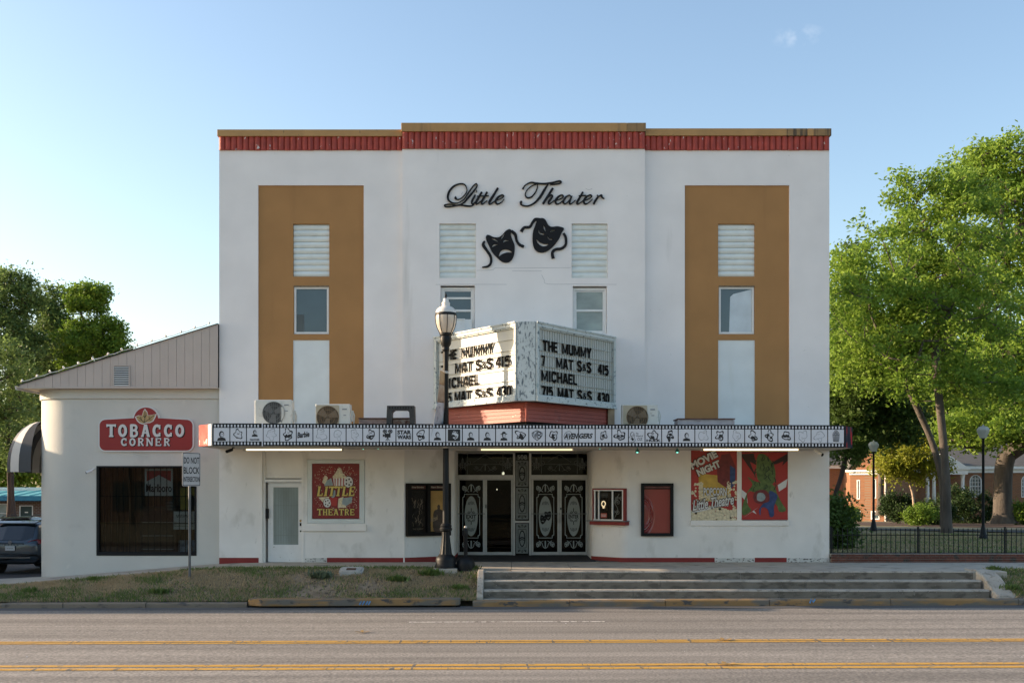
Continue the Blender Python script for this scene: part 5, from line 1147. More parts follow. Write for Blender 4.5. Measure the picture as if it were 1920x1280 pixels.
# right-hand posters: drawing coordinates of the enlarged view
PR = FrP(.02, 1285, 835, 8.2585)
p2 = thing('poster', (X(1338.5), 0, Z(908)), 'red Movie Night poster with yellow popcorn box, left of the pair under the bright tube', 'poster')
mb = MB(); fill(mb, PR, [[(88, 45), (802, 45), (802, 1150), (88, 1150)]], -.01, 0); mb.build('sheet', m_pred2, p2)
mb = MB(); fill(mb, PR, [[(205,430),(545,465),(700,640),(700,860),(215,860)]], .0005, .001); mb.build('box_panel', m_pgold, p2)
lay(m_pcr, lambda mb: kernels(mb, PR, 420, (210, 700, 560, 860), 12, 21, .0012, lambda x, y: (x < 270 or y > 760 or x > 650)), 'box_popcorn', p2)
lay(m_pcr, lambda mb: kernels(mb, PR, 620, (95, 800, 900, 1150), 21, 22, .0012, lambda x, y: y > 975+30*math.sin(x*.011)), 'popcorn_pile', p2)
lay(m_pcr, lambda mb: kernels(mb, PR, 40, (100, 800, 560, 1000), 20, 23, .0012, lambda x, y: x < 200 or x > 705), 'flying_popcorn', p2)
mb = MB(); fill(mb, PR, [[(560,140),(690,120),(780,330),(775,600),(700,690),(610,640),(500,560),(490,380)]], .0012, .002); mb.cur = 1
fill(mb, PR, [[(690,300),(775,360),(770,590),(700,670),(690,520)]], .002, .0026); mb.build('dark_backdrop_shape', [m_pbr, m_pbl], p2)
twotone(p2, PR, 'POPCORN', 282, 640, 775, 650, .006, m_pwh, m_pdk, .03, .0, 0, 7)
twotone(p2, PR, 'MOVIE', 112, 560, 375, 255, .010, m_pwh, m_pdk, .05, 0, -R(27), 9)
twotone(p2, PR, 'NIGHT', 208, 590, 480, 365, .013, m_pwh, m_pdk, .05, 0, -R(24), 9)
twotone(p2, PR, 'Little Theatre', 115, 770, 1010, 850, .017, m_pwh, m_pdk, .02, .5, -R(9), 10, nm='script')
mb = MB(); stroke(mb, PR, [(105, 1025, 10), (200, 1015, 22), (420, 960, 22), (560, 930, 16), (660, 935, 8)], 0, .016, .017, 0, 4); mb.build('underline', m_pwh, p2)
p3 = thing('poster', (X(1434), 0, Z(908)), 'red poster with green and blue painted shapes and white shards, right of the pair', 'poster')
mb = MB(); fill(mb, PR, [[(873, 100), (1588, 100), (1588, 1145), (873, 1145)]], -.01, 0); mb.build('sheet', m_pred2, p3)
for q in ([(873,130),(1060,120),(1100,300),(1000,250),(1090,480),(960,300),(873,170)], [(1330,270),(1480,180),(1588,120),(1588,230),(1500,310),(1520,240),(1400,290)]): mb = MB(); fill(mb, PR, [q], .0005, .001); mb.build('dark_shard', m_pdk, p3)
for q in ([(1430,610),(1585,510),(1560,640),(1450,710)], [(873,680),(950,740),(965,890),(873,790)], [(910,1110),(1155,935),(1060,1000),(1105,1060),(1030,1020)]): mb = MB(); fill(mb, PR, [q], .001, .002); mb.build('white_shard', m_pwh, p3)
# plain stand-in: rounded green masses and coloured patches, no figure
mb = MB(); fill(mb, PR, [smoothp([(1130,140),(1250,150),(1380,330),(1380,560),(1250,600),(1120,520),(1100,300)], 4, True)], .002, .004)
for c in ([(960,480),(1100,560),(1350,600),(1420,740),(1490,880),(1560,1000),(1450,1020),(1380,880),(1000,700),(960,900),(1020,1000),(900,1080),(880,960),(960,720),(1040,600)],): fill(mb, PR, [smoothp(c, 3, True)], .0045, .006)
mb.build('green_shape', m_pgn, p3)
mb = MB()
r_ = random.Random(4)
for k in range(46):
    x, y = r_.uniform(1000, 1400), r_.uniform(160, 760)
    if not (abs(x-1230) < 150 or y > 560): continue
    stroke(mb, PR, [(x, y), (x+r_.uniform(-25, 25), y+r_.uniform(15, 45)), (x+r_.uniform(-30, 30), y+r_.uniform(50, 90))], r_.uniform(6, 16), .0062, .0068+.00008*k, 0, 3)
mb.build('dark_brush_marks', m_pgd, p3)
mb = MB(); fill(mb, PR, [smoothp([(1100,700),(1240,690),(1310,800),(1230,900),(1090,880),(1050,790)], 4, True)], .011, .0125); mb.build('maroon_shape', m_pbr, p3)
mb = MB(); fill(mb, PR, [smoothp([(1300,700),(1420,760),(1400,860),(1370,960),(1370,1080),(1310,1100),(1270,980),(1180,960),(1160,1080),(1140,1000),(1200,900),(1300,850)], 4, True)], .012, .0135); mb.build('blue_shape', m_pbl, p3)
mb = MB(); fill(mb, PR, [smoothp([(1120,740),(1200,735),(1240,800),(1190,860),(1110,840)], 4, True)], .0130, .0138); mb.build('pale_shape', m_pgr, p3)
# double poster case on the splayed wall
u = Vector((1.325, .80, 0)).normalized(); CF = Fr(Vector((-2.985, 0, 0))+u*.05, u)
CF = Fr(CF(0, 0, .03), u); CW = 1.36
zt, zb = 2.09-(905.5-910)/FPX*30.1, 2.09-(1004.5-910)/FPX*30.15
pc = thing('poster_case', CF(CW/2, (zt+zb)/2, 0), 'black double poster case on the splayed wall left of the entrance', 'poster case')
mb = MB(); 
for a0, a1, b0_, b1_ in ((0, .13, zb, zt), (CW-.08, CW, zb, zt), (.62, .72, zb+.08, zt-.06), (.13, CW-.08, zt-.06, zt), (.13, CW-.08, zb, zb+.08)): rect(mb, CF, a0, a1, b0_, b1_, -.02, .10)
rect(mb, CF, .13, CW-.08, zt-.19, zt-.165, -.02, .075); mb.build('case_frame', mat('black_brown_case', (.010, .008, .007), .6, .2, 8, spec=.12), pc, bevel=.006)
mb = MB(); rect(mb, CF, .1, CW-.05, zb+.03, zt-.03, -.03, -.015); mb.build('case_back', m_dark, pc)
m_hdr = mat('header_strip', (.16, .04, .03), .5)
for k, (a, b) in enumerate(((.14, .61), (.73, CW-.09))):
    mb = MB(); rect(mb, CF, a, b, zt-.16, zt-.07, -.012, -.008); mb.cur = 1; text(mb, CF, 'Now Showing', a+.05, b-.05, zt-.145, zt-.085, -.007, -.004, .02); mb.build('header', [m_hdr, m_pcr], pc)
    mb = MB(); rect(mb, CF, a+.015, b-.015, zb+.12, zt-.21, -.012, -.008)
    if k == 0:
        mb.cur = 1; r_ = random.Random(2)
        for q in range(26):
            x, z = a+r_.uniform(.08, .38), zb+r_.uniform(.25, .95); stroke(mb, CF, [(x, z), (x+r_.uniform(-.04, .04), z+.05), (x+r_.uniform(-.05, .05), z+.12)], r_.uniform(.006, .022), -.008, -.006+.0001*q, 0, 3)
        text(mb, CF, 'THE MUMMY', a+.07, b-.07, zb+.17, zb+.215, -.008, -.004, .0)
        mb.build('dark_film_poster', [mat('poster_black_brown', (.022, .018, .014), .5, .5, 9, spec=.1), mat('poster_bronze', (.14, .10, .06), .4, .4, 12)], pc)
    else:
        mb.cur = 1; cx = (a+b)/2+.02; zz = zb+.14
        fill(mb, CF, [smoothp([(cx-.16, zz), (cx+.17, zz), (cx+.17, zz+.45), (cx+.12, zz+.56), (cx+.04, zz+.60), (cx+.045, zz+.68), (cx, zz+.73), (cx-.045, zz+.68), (cx-.04, zz+.60), (cx-.13, zz+.56), (cx-.17, zz+.45)], 3, True)], -.008, -.006)
        mb.cur = 2; text(mb, CF, 'Michael', a+.05, a+.30, zz+.23, zz+.36, -.006, -.003, .01, .4, .35)
        mb.build('warm_film_poster', [mat('poster_amber', (.55, .33, .11), .5, .25, 2.5, spec=.1), mat('poster_umber', (.06, .03, .018), .4, .3, 8), mat('poster_pale_gold', (.45, .30, .16), .4)], pc)
mb = MB(); rect(mb, CF, .13, CW-.08, zb+.06, zt-.05, .03, .034); mb.build('case_glass', glass('case_glass', (.92, .92, .92), .03, .0, 1.2, .3), pc)
# single case with red sheet
x0, x1, z0, z1 = X(1201.5), X(1262), Z(1004.5), Z(905.5)
pc2 = thing('poster_case', ((x0+x1)/2, -.05, z0), 'black single poster case with red sheet rippled like a reflection right of the ticket window', 'poster case')
mb = MB(); framebox(mb, x0, x1, z0, z1, .085, -.10, -.004); mb.box(x0+.085, x1-.085, -.085, -.01, z1-.16, z1-.135); mb.build('case_frame', m_blackm, pc2, bevel=.006)
mb = MB(); a0, a1, c0, c1 = x0+.08, x1-.08, z0+.08, z1-.16; nx, nz = 40, 60; V = []
for j in range(nz+1):
    for i in range(nx+1):
        s, t = i/nx, j/nz; d = math.hypot(s*1.0+.05, (t-.42)*.95); wv = .022*math.sin(d*62)*max(0, 1-((d-.34)/.14)**2) if .2 < d < .48 else 0  # ripples shaped into the sheet imitate the curved reflection on the glass
        V.append((a0+(a1-a0)*s, -.02+wv, c0+(c1-c0)*t))
mb.raw(V, [(j*(nx+1)+i, j*(nx+1)+i+1, (j+1)*(nx+1)+i+1, (j+1)*(nx+1)+i) for j in range(nz) for i in range(nx)])
mb.build('red_sheet', mat('glossy_red_sheet', (.27, .045, .04), .18, .05, 2, spec=.7), pc2, smooth=True)
mb = MB(); mb.box(x0+.08, x1-.08, -.03, -.015, z1-.135, z1-.08); mb.build('header', mat('dim_header', (.20, .07, .06), .3, .3, 8), pc2)
# ------------------------------------------------------------------ tobacco shop
YT = .12; T_ = lambda px: X(px, YT)
ts = thing('tobacco_shop', (-10.5, YT, -.2), 'low cream stucco shop with rounded corner and lean-to siding gable left of the theatre', 'shop building')
m_cream = mat('cream_stucco', (.57, .56, .51), .8, .05, .8, .25, 22, dirt=((.40, .40, .36), .62, .3, 1.2, (1, 1, 1)), dirt2=((.62, .60, .54), .66, .1, 4, (1, 1, .6)))
Rc = 1.25; xl = -13.46; pts = [(xl, 14), (xl, YT+Rc)]+[(xl+Rc-Rc*math.cos(R(a)), YT+Rc-Rc*math.sin(R(a))) for a in range(9, 90, 9)]+[(xl+Rc, YT)]
zw = Z(747, YT)
polywall(pts, -.9, zw, m_cream, 'wall', 0, parent=ts)
mb = MB(); f = Fr((0, YT, 0), (1, 0, 0)); wall(mb, f, xl+Rc, XL+.05, -.9, zw, [(T_(181), T_(368.5), Z(1041, YT), Z(873, YT))], .14); mb.build('wall', m_cream, ts)
polywall([(a-(.02 if a < -12 else 0), b-.03) for a, b in pts]+[(XL, YT-.03)], zw-.0, Z(729, YT), m_cream, 'frieze', .012, parent=ts)
# soffit, gutter, roof
ze = Z(728, YT-.25); xe = X(36, YT-.25)
mb = MB(); mb.prism([(xe, YT-.25, ze), (xe, 14, ze), (XL, 14, ze), (XL, YT-.25, ze)], (0, 0, .03)); mb.build('soffit', mat('soffit_board', (.45, .40, .33), .8, .1), ts)
zr0, zr1 = Z(722, YT-.25), Z(607.5, YT-.25); xr1 = XL-.004
ns = 24; bw = (xr1-xe)/ns; m_side = mat('taupe_siding', (.50, .43, .38), .75, .05, 1.5, .1, 30, dirt=((.42, .36, .32), .62, .2, 1.8, (2, 1, .5)))
zr = lambda x: zr0+(zr1-zr0)*(x-xe)/(xr1-xe)
vx0, vx1, vz0, vz1 = X(213, YT-.3), X(240.5, YT-.3), Z(723, YT-.3), Z(686, YT-.3)
for i in range(ns):
    a, b = xe+bw*i+.003, xe+bw*(i+1)-.003; yy = YT-.24-(.004 if i % 3 == 0 else 0)
    mb = MB(); mb.prism([(a, yy, ze+.03), (b, yy, ze+.03), (b, yy, zr(b)), (a, yy, zr(a))], (0, .03, 0)); mb.build('siding_board', m_side, ts)
mb = MB(); mb.prism([(xe, YT-.2, ze+.03), (xr1, YT-.2, ze+.03), (xr1, YT-.2, zr1-.02), (xe, YT-.2, zr0-.02)], (0, .02, 0)); mb.build('siding_backing', m_dark, ts)
mb = MB(); mb.box(xe+1.0, xr1, YT-.28, YT-.245, ze-.0, ze+.05); mb.build('siding_base_trim', m_side, ts)
m_roof = mat('dark_roof_edge', (.05, .055, .055), .7, .2)
mb = MB(); mb.prism([(xe-.04, YT-.27, zr0-.012), (xr1, YT-.27, zr1), (xr1, YT-.27, zr1+.022), (xe-.04, YT-.27, zr0+.01)], (0, 14, 0)); mb.build('roof', m_roof, ts)
mb = MB(); g0 = [(-.13, .06), (-.10, -.07), (0, -.09), (0, -.075), (-.09, -.055), (-.115, .06)]
mb.prism([(xe+a*.8, YT-.30, zr0-.07+b*.8) for a, b in g0], (0, 14, 0)); mb.build('gutter', mat('white_gutter', (.6, .58, .53), .5), ts)
vt = MB(); vt.box(vx0-.03, vx1+.03, YT-.275, YT-.25, vz0-.03, vz0); vt.box(vx0-.03, vx1+.03, YT-.275, YT-.25, vz1, vz1+.03); vt.box(vx0-.03, vx0, YT-.275, YT-.25, vz0, vz1); vt.box(vx1, vx1+.03, YT-.275, YT-.25, vz0, vz1)
vent = vt.build('gable_vent', m_side, ts)
mb = MB(); mb.box(vx0, vx1, YT-.252, YT-.246, vz0, vz1); mb.build('vent_back', m_dark, vent)
for i in range(9):
    z = vz0+(vz1-vz0)*(i+.1)/9; mb = MB(); h = (vz1-vz0)/9*.62
    mb.prism([(vx0, YT-.275, z), (vx0, YT-.27, z), (vx0, YT-.253, z+h), (vx0, YT-.258, z+h)], (vx1-vx0, 0, 0)); mb.build('louvre_slat', mat('vent_slat', (.5, .5, .47), .6) if i == 0 else bpy.data.materials['vent_slat'], vent)
# window
wx0, wx1, wz0, wz1 = T_(181), T_(368.5), Z(1041, YT), Z(873, YT)
mb = MB(); mb.box(wx0, wx0+.07, YT-.02, YT+.10, wz0, wz1); mb.box(wx1-.05, wx1, YT-.02, YT+.10, wz0, wz1); mb.box(wx0+.07, wx1-.05, YT-.02, YT+.10, wz1-.05, wz1); mb.box(wx0+.07, wx1-.05, YT-.02, YT+.1, wz0, wz0+.10); sw = mb.build('shop_window', m_blackm, ts, bevel=.006)
mb = MB(); mb.box(wx0+.07, wx1-.05, YT+.06, YT+.068, wz0+.10, wz1-.05); mb.build('pane', m_glass, sw)
mb = MB(); nb = 16
for i in range(1, nb): x = wx0+(wx1-wx0)*i/nb; mb.box(x-.008, x+.008, YT+.13, YT+.146, wz0+.08, wz1-.04)
for py in (930, 981): mb.box(wx0+.05, wx1-.03, YT+.125, YT+.15, Z(py, YT)-.012, Z(py, YT)+.006)
mb.build('security_bars', m_blackm, sw)
mb = MB(); mb.box(wx0-.3, wx1+.3, 1.6, 1.65, -.5, 2.9); mb.box(wx0-.3, wx1+.3, YT+.16, 1.6, wz0-.02, wz0); mb.box(wx0-.35, wx0-.3, YT+.16, 1.6, -.5, 2.9); mb.box(wx1+.3, wx1+.35, YT+.16, 1.6, -.5, 2.9); mb.box(wx0-.3, wx1+.3, YT+.16, 1.6, 2.85, 2.9)
mb.build('shop_interior', mat('brown_panelling', (.26, .15, .09), .8, .5, 3, stretch=(6, 1, .3)), sw)
YI = YT+.22
def insign(name, lab, a, b, t, bt, fn, mts, y=YI):
    g_ = FrP(y); o = thing(name, (X((a+b)/2, y), y, Z((t+bt)/2, y)), lab, 'sign'); mb = MB(); fill(mb, g_, [[(a, t), (b, t), (b, bt), (a, bt)]], -.01, 0); mb.build('board', mts[0], o)
    fn(g_, o)
def f(g_, o):
    mb = MB(); fill(mb, g_, [[(275, 882), (320.5, 882), (320.5, 902), (298, 890), (275, 902)]], .001, .003); mb.build('red_chevron', mat('dim_red', (.55, .05, .05), .4), o)
    mb = MB(); text(mb, g_, 'Marlboro', 274, 322, 922, 907, .001, .004, .02); mb.build('lettering', m_blackm, o)
insign('tobacco_brand_sign', 'red and white sign reading Marlboro hung inside the shop window', 271.5, 325, 878, 929, f, [mat('dim_white', (.75, .75, .72), .4, .1)])
def f(g_, o):
    mb = MB(); fill(mb, g_, [[(352, 935), (359, 925), (366, 935), (364, 955), (353, 955)]], .001, .003); mb.build('dark_patch', m_pdk, o)
insign('yellow_window_poster', 'yellow poster at the right edge of the shop window behind the street sign', 338, 366, 914, 955, f, [mat('dim_yellow', (.55, .42, .08), .5, .2)])
def f(g_, o):
    mb = MB(); r_ = random.Random(6)
    x = 330
    for k in range(9): stroke(mb, g_, [(x, 968+r_.uniform(-2, 2)), (x+1.4, 964), (x+2.2, 970), (x+3.2, 967)], .7, .001, .003, 0, 3); x += 3.1
    for yy in (980, 986): stroke(mb, g_, [(327, yy), (362, yy)], .6, .001, .003, 0, 0)
    mb.build('green_writing', mat('dim_green', (.05, .12, .09), .5), o)
insign('white_window_poster', 'white poster with faint green handwriting low at the right of the shop window', 325, 364.5, 958, 992, f, [mat('dim_white_poster', (.8, .82, .78), .4, .1)])
def f(g_, o):
    mb = MB()
    for k in range(3): mb.box(X(312, YI), X(324, YI), YI-.004, YI, Z(944+k*6, YI), Z(940+k*6, YI))
    mb.build('pale_labels', mat('dim_labels', (.2, .19, .17), .5), o)
insign('window_notice', 'small brown notice in the shop window left of the yellow poster', 311, 325, 938, 960, f, [mat('dim_brown', (.07, .05, .04), .5)])
sc_ = thing('shelf_display', (T_(285), .6, .7), 'dim brown display cabinet inside the shop window', 'cabinet')
mb = MB(); mb.box(X(262, .9), X(330, .9), .9, 1.4, -.3, 1.5); mb.build('cabinet', mat('cabinet_wood', (.14, .09, .06), .6, .3, 5), sc_)
mb = MB()
for k in range(4): mb.box(X(266, .9), X(326, .9), .86, .9, -.1+k*.38, -.08+k*.38)
mb.build('shelf', m_alu, sc_)
mb = MB(); mb.box(X(335, .7), X(366, .7), .7, .9, .1, .55); o = mb.build('drinks_fridge', mat('dim_fridge', (.3, .4, .5), .4, .5, 8)); tag(o, 'small pale fridge low inside the right of the shop window', 'fridge')
camera_obj(T_(176), YT-.12, Z(882, YT), (-.8, -.5, -.35), 'white security camera on the shop wall at the window corner', .75)
# shop sign
PT = FrP(YT-.02, 180, 760, 10.105)
tsn = thing('shop_sign', (T_(275), YT, Z(812, YT)), 'red sign reading Tobacco Corner with gold leaf emblem above the shop window', 'sign')
def outl(e):
    pts = rrect(75-e, 1835+e, 270-e, 850+e, 110+e, 8)
    # insert medallion on the top edge (small y is up)
    arc = [(955+(230+e)*math.cos(t), 262+(225+e)*-math.sin(t)) for t in np.linspace(R(6), R(174), 24)]
    # rrect goes: corner x1,y0 ... ; rebuild explicitly
    c = lambda cx, cy_, a0: [(cx+(110+e)*math.cos(R(a0+k*15)), cy_+(110+e)*math.sin(R(a0+k*15))) for k in range(7)]
    return c(1725, 380, -90)+c(1725, 740, 0)+c(185, 740, 90)+c(185, 380, 180)+arc[::-1]
mb = MB(); fill(mb, PT, [outl(26)], -.02, .03); mb.build('sign_board', m_pwh, tsn)
mb = MB(); fill(mb, PT, [outl(0)], .0305, .033); mb.build('red_field', mat('sign_red', (.27, .022, .022), .4, .04), tsn)
leaf = [(905,345),(840,325),(800,290),(760,215),(820,190),(885,195),(905,120),(933,78),(975,130),(990,190),(1060,180),(1140,165),(1120,220),(1080,290),(1020,320),(940,325)]
mb = MB(); fill(mb, PT, [[(925+(x-925)*1.1, 225+(y-225)*1.12) for x, y in leaf]], .034, .036); mb.build('leaf_outline', m_pwh, tsn)
mb = MB(); fill(mb, PT, [[(925+(x-925)*.98, 225+(y-225)*.97) for x, y in leaf]], .0365, .038); mb.build('leaf', mat('gold_leaf', (.42, .29, .13), .5, .2, 12), tsn)
mb = MB()
for pts_ in ([(925,330),(935,230),(934,110)], [(925,330),(860,260),(790,215)], [(925,330),(1010,260),(1110,190)], [(934,230),(905,190)], [(934,230),(965,180)], [(880,285),(820,285)], [(1000,265),(1060,270)], [(870,262),(850,215)], [(1020,250),(1010,210)]):
    stroke(mb, PT, pts_, 9, .038, .040, 0, 3)
mb.build('leaf_veins', m_blackm, tsn)
slab2(tsn, PT, 'TOBACCO', 215, 1675, 590, 362, .034, m_pwh, m_blackm, .21, 0, .30, .03, 'word_tobacco', 17, 14)
slab2(tsn, PT, 'CORNER', 478, 1412, 762, 618, .034, m_pwh, m_blackm, .21, 0, .28, .03, 'word_corner', 14, 11)
# awning on the side of the shop
aw = thing('awning', (-13.3, 1.6, 2.5), 'rounded black and white striped awning on the left side of the shop', 'awning')
m_aw1, m_aw2 = mat('awning_black', (.05, .055, .06), .6, .1), mat('awning_white', (.60, .57, .52), .7, .06)
n = 7; A0, A1 = 1.2, 6.2; zA = Z(885, 1.5); hA = 1.45; oA = .95
for i in range(10):
    y0_, y1_ = A0+(A1-A0)*i/10, A0+(A1-A0)*(i+1)/10; V = []
    for yy in (y0_+.002, y1_-.002):
        for k in range(9): a = math.pi/2*k/8; V.append((xl-.01-oA*math.sin(a), yy, zA+.22+(hA-.22)*math.cos(a)))
        V.append((xl-.01-oA, yy, zA))
    mb = MB(); mb.raw(V, [(k, k+1, 11+k, 10+k) for k in range(9)]); mb.build('awning_stripe', m_aw2 if i % 2 == 1 else m_aw1, aw, smooth=True)
# curved front end, striped gores
for g_ in range(4):
    V = []; m = MB()
    for t in (g_/4, (g_+1)/4):
        for k in range(9):
            a = math.pi/2*k/8; b = t*math.pi/2
            V.append((xl-.01-oA*math.sin(a)*math.sin(b)-.0, A0-.75*math.sin(a)*math.cos(b), zA+.22+(hA-.22)*math.cos(a)))
        b = t*math.pi/2; V.append((xl-.01-oA*math.sin(b), A0-.75*math.cos(b), zA))
    m.raw(V, [(k, 10+k, 11+k, k+1) for k in range(9)]); m.build('awning_gore', [m_aw1, m_aw2][g_ % 2], aw, smooth=True)
# string lights
sl_ = thing('string_lights', (xe, YT-.3, zr0), 'string of small white bulbs along the sloping shop roof edge', 'string lights')
m_bulb = mat('clear_bulb', (.75, .72, .66), .15, .05, spec=.8)
bpx = [40, 69, 95, 121, 147, 175, 202, 230, 258, 285, 312, 339, 365, 391]; base = None
cab = []
for i, px in enumerate(bpx):
    x = X(px, YT-.3); z = zr(x)+.05; cab.append((x, YT-.31, z+.015)); 
    if i < len(bpx)-1: xm = x+.2; cab.append((xm, YT-.31, zr(xm)+.045))
    if base is None:
        m = MB(); m.lathe((0, 0, 0), [(.010, .0), (.016, .008), (.027, .04), (.028, .062), (.018, .085), (.003, .09)], 10); base = m.build('bulb', m_bulb, None, smooth=True); base.parent = sl_; o = base
    else: o = base.copy(); col.objects.link(o); o.parent = sl_
    o.location = (x-sl_.location.x, YT-.31-sl_.location.y, z-sl_.location.z); o.rotation_euler = (rnd.uniform(-.3, .3), rnd.uniform(-.5, .5), 0)
mb = MB(); mb.tube(cab, .009, 5); mb.build('cable', m_frame, sl_)
# ------------------------------------------------------------------ lamp post
def lamp_post(x, y, z):
    t = thing('lamp_post', (x, y, z), 'tall black lamp post with acorn globe on the pavement in front of the entrance', 'lamp post')
    mb = MB(); mb.box(x-.30, x+.30, y-.28, y+.28, z-.25, z+.025); mb.build('concrete_footing', m_conc, t, bevel=.02)
    mb = MB(); mb.lathe((x, y, z), [(.27, .02), (.275, .05), (.27, .10), (.255, .13), (.26, .22), (.24, .30), (.19, .34), (.165, .37)], 24)
    mb.lathe((x, y, z), [(.16, .36, .12), (.14, .5, .12), (.115, .68, .12), (.10, .85, .12), (.10, .95, .06)], 24)
    mb.lathe((x, y, z), [(.12, .95), (.15, .97), (.16, 1.02), (.135, 1.06), (.15, 1.09), (.13, 1.12), (.10, 1.16)], 20)
    mb.build('base', m_black, t, smooth=True)
    mb = MB(); mb.lathe((x, y, z), [(.085, 1.12), (.078, 2.2), (.074, 3.1), (.066, 5.55)], 16); mb.build('shaft', m_black, t, smooth=True)
    mb = MB(); mb.lathe((x, y, z), [(.088, 3.06), (.092, 3.07), (.092, 3.13), (.086, 3.14)], 16); mb.build('steel_band', m_alu, t, smooth=True)
    mb = MB(); mb.lathe((x, y, z), [(.066, 5.5), (.10, 5.56), (.085, 5.62), (.13, 5.70), (.15, 5.84), (.13, 5.90), (.16, 5.93), (.165, 5.98)], 20); mb.build('fitter', m_black, t, smooth=True)
    mb = MB(); mb.lathe((x, y, z), [(.14, 5.97), (.185, 6.04), (.225, 6.13), (.25, 6.23), (.262, 6.34), (.264, 6.42), (.257, 6.47)], 28); mb.build('globe', mat('frosted_globe', (.72, .66, .58), .22, .03, 4, spec=.7, trans=.35), t, smooth=True)
    mb = MB(); mb.lathe((x, y, z), [(.266, 6.42), (.27, 6.44), (.27, 6.475), (.262, 6.49)], 28); mb.build('band', m_black, t, smooth=True)
    for k in range(8):
        a = k*math.pi/4+.2; p = [(x+r*math.cos(a), y+r*math.sin(a), z+h) for r, h in ((.15, 5.96), (.192, 6.04), (.232, 6.13), (.257, 6.23), (.27, 6.34), (.272, 6.44))]
        mb = MB(); mb.tube(p, .009, 5); mb.build('globe_rib', m_black, t)
    mb = MB(); mb.lathe((x, y, z), [(.262, 6.48), (.255, 6.53), (.225, 6.59), (.165, 6.64), (.11, 6.66), (.10, 6.69), (.105, 6.75), (.075, 6.78), (.07, 6.82), (.055, 6.86)], 24); mb.build('cap', mat('pale_cap', (.70, .67, .62), .35, .05, 6), t, smooth=True)
    mb = MB(); mb.lathe((x, y, z), [(.02, 6.83), (.04, 6.86), (.015, 6.89), (.03, 6.93), (.005, 7.0)], 12); mb.build('finial', m_black, t, smooth=True)
    # banner
    ba = MB()
    for h, dx, dy in ((4.98, -.09, -.62), (3.20, -.36, -.30)): ba.tube([(x, y, z+h), (x+dx, y+dy, z+h+.0)], .014, 8); ba.lathe((x, y, z+h-.03), [(.085, 0), (.09, .03), (.085, .06)], 12)
    ba.build('banner_arm', m_alu, t)
    V = []; nj, ni = 16, 6
    for j in range(nj+1):
        q = j/nj; z_ = z+4.97-1.76*q; dx = -.09-.27*q**1.4; dy = -.62+.32*q
        for i in range(ni+1):
            s = .12+.88*i/ni; V.append((x-.02+dx*s, y+dy*s-.03*math.sin(s*3.1+q*5)*(.6+q), z_))
    for k, (j0, j1, m_) in enumerate(((0, 3, m_pcrb), (3, 7, m_pbrn), (7, 16, m_pgrb))):
        mb = MB(); mb.raw(V, [(j*(ni+1)+i, (j+1)*(ni+1)+i, (j+1)*(ni+1)+i+1, j*(ni+1)+i+1) for j in range(j0, j1) for i in range(ni)])
        o = mb.build('banner_cloth', m_, t, smooth=True); sd_ = o.modifiers.new('s', 'SOLIDIFY'); sd_.thickness = .004
    return t
m_pcrb = mat('banner_tan', (.33, .25, .16), .7, .2, 5); m_pbrn = mat('banner_brown', (.26, .20, .15), .7, .4, 4, c2=(.38, .33, .28)); m_pgrb = mat('banner_pale_grey', (.42, .44, .48), .6, .2, 5, dirt=((.2, .22, .27), .56, .08, 7, (1, 1, 1)))
lamp_post(X(836, -2.35), -2.35, -.02)
# bollard
bx, by = X(873, -2.3), -2.3; bz = 0
bo = thing('bollard', (bx, by, bz), 'short black post with domed base and pale tip beside the lamp post', 'bollard')
mb = MB(); mb.lathe((bx, by, bz-.03), [(.235, -.1), (.235, .05), (.24, .12), (.225, .2), (.18, .27), (.10, .32), (.06, .33)], 24); mb.build('domed_base', m_black, bo, smooth=True)
mb = MB(); mb.lathe((bx, by, bz), [(.052, .28), (.05, .78), (.06, .80), (.062, .98), (.05, 1.01)], 14); mb.box(bx-.085, bx, by-.03, by+.03, .82, .95); mb.build('post', m_black, bo, smooth=True)
mb = MB(); mb.lathe((bx, by, bz), [(.03, 1.0), (.045, 1.03), (.03, 1.06), (.0, 1.07)], 12); mb.build('tip', mat('pale_tip', (.5, .48, .43), .4), bo, smooth=True)
# street sign
sx_, sy_ = X(355.5, -3.05), -3.05; sz_ = bankz(sx_, sy_)
ss = thing('street_sign', (sx_, sy_, sz_), 'white street sign on a grey pole reading Do Not Block Intersection', 'street sign')
mb = MB(); mb.tube([(sx_, sy_, sz_-.1), (sx_, sy_, Z(848, sy_))], .034, 10); mb.build('pole', mat('galvanised', (.13, .135, .14), .5, .12, 6, metal=.3), ss, smooth=True)
ang = R(61); su = Vector((math.cos(ang), math.sin(ang), 0)); SF = Fr((sx_+.035*math.sin(ang)-su.x*.27, sy_-.035-su.y*.27, 0), su)
z1s, z0s = Z(848, sy_), Z(911, sy_); SWd = .60
mb = MB(); fill(mb, SF, [rrect(0, SWd, z0s, z1s, .04, 4)], 0, .004); pn = mb.build('panel', mat('sign_white', (.55, .53, .52), .45, .04, 3), ss)
mb = MB(); fill(mb, SF, [rrect(.012, SWd-.012, z0s+.012, z1s-.012, .035, 4), rrect(.026, SWd-.026, z0s+.026, z1s-.026, .028, 4)], .0045, .006); mb.build('border', m_blackm, pn)
mb = MB(); hh = z1s-z0s
for s, a, b, t0_, t1_ in (('DO', .05, .23, .67, .86), ('NOT', .28, .56, .67, .86), ('BLOCK', .045, .565, .37, .57), ('INTERSECTION', .04, .57, .13, .28)):
    text(mb, SF, s, a, b, z0s+hh*t0_, z0s+hh*t1_, .0045, .006, .015)
mb.build('lettering', m_blackm, pn)
mb = MB(); 
for z in (z1s-.06, z0s+.06): mb.tube([SF(.27, z, .004), SF(.27, z, .012)], .012, 8)
mb.build('bolt', m_alu, ss)
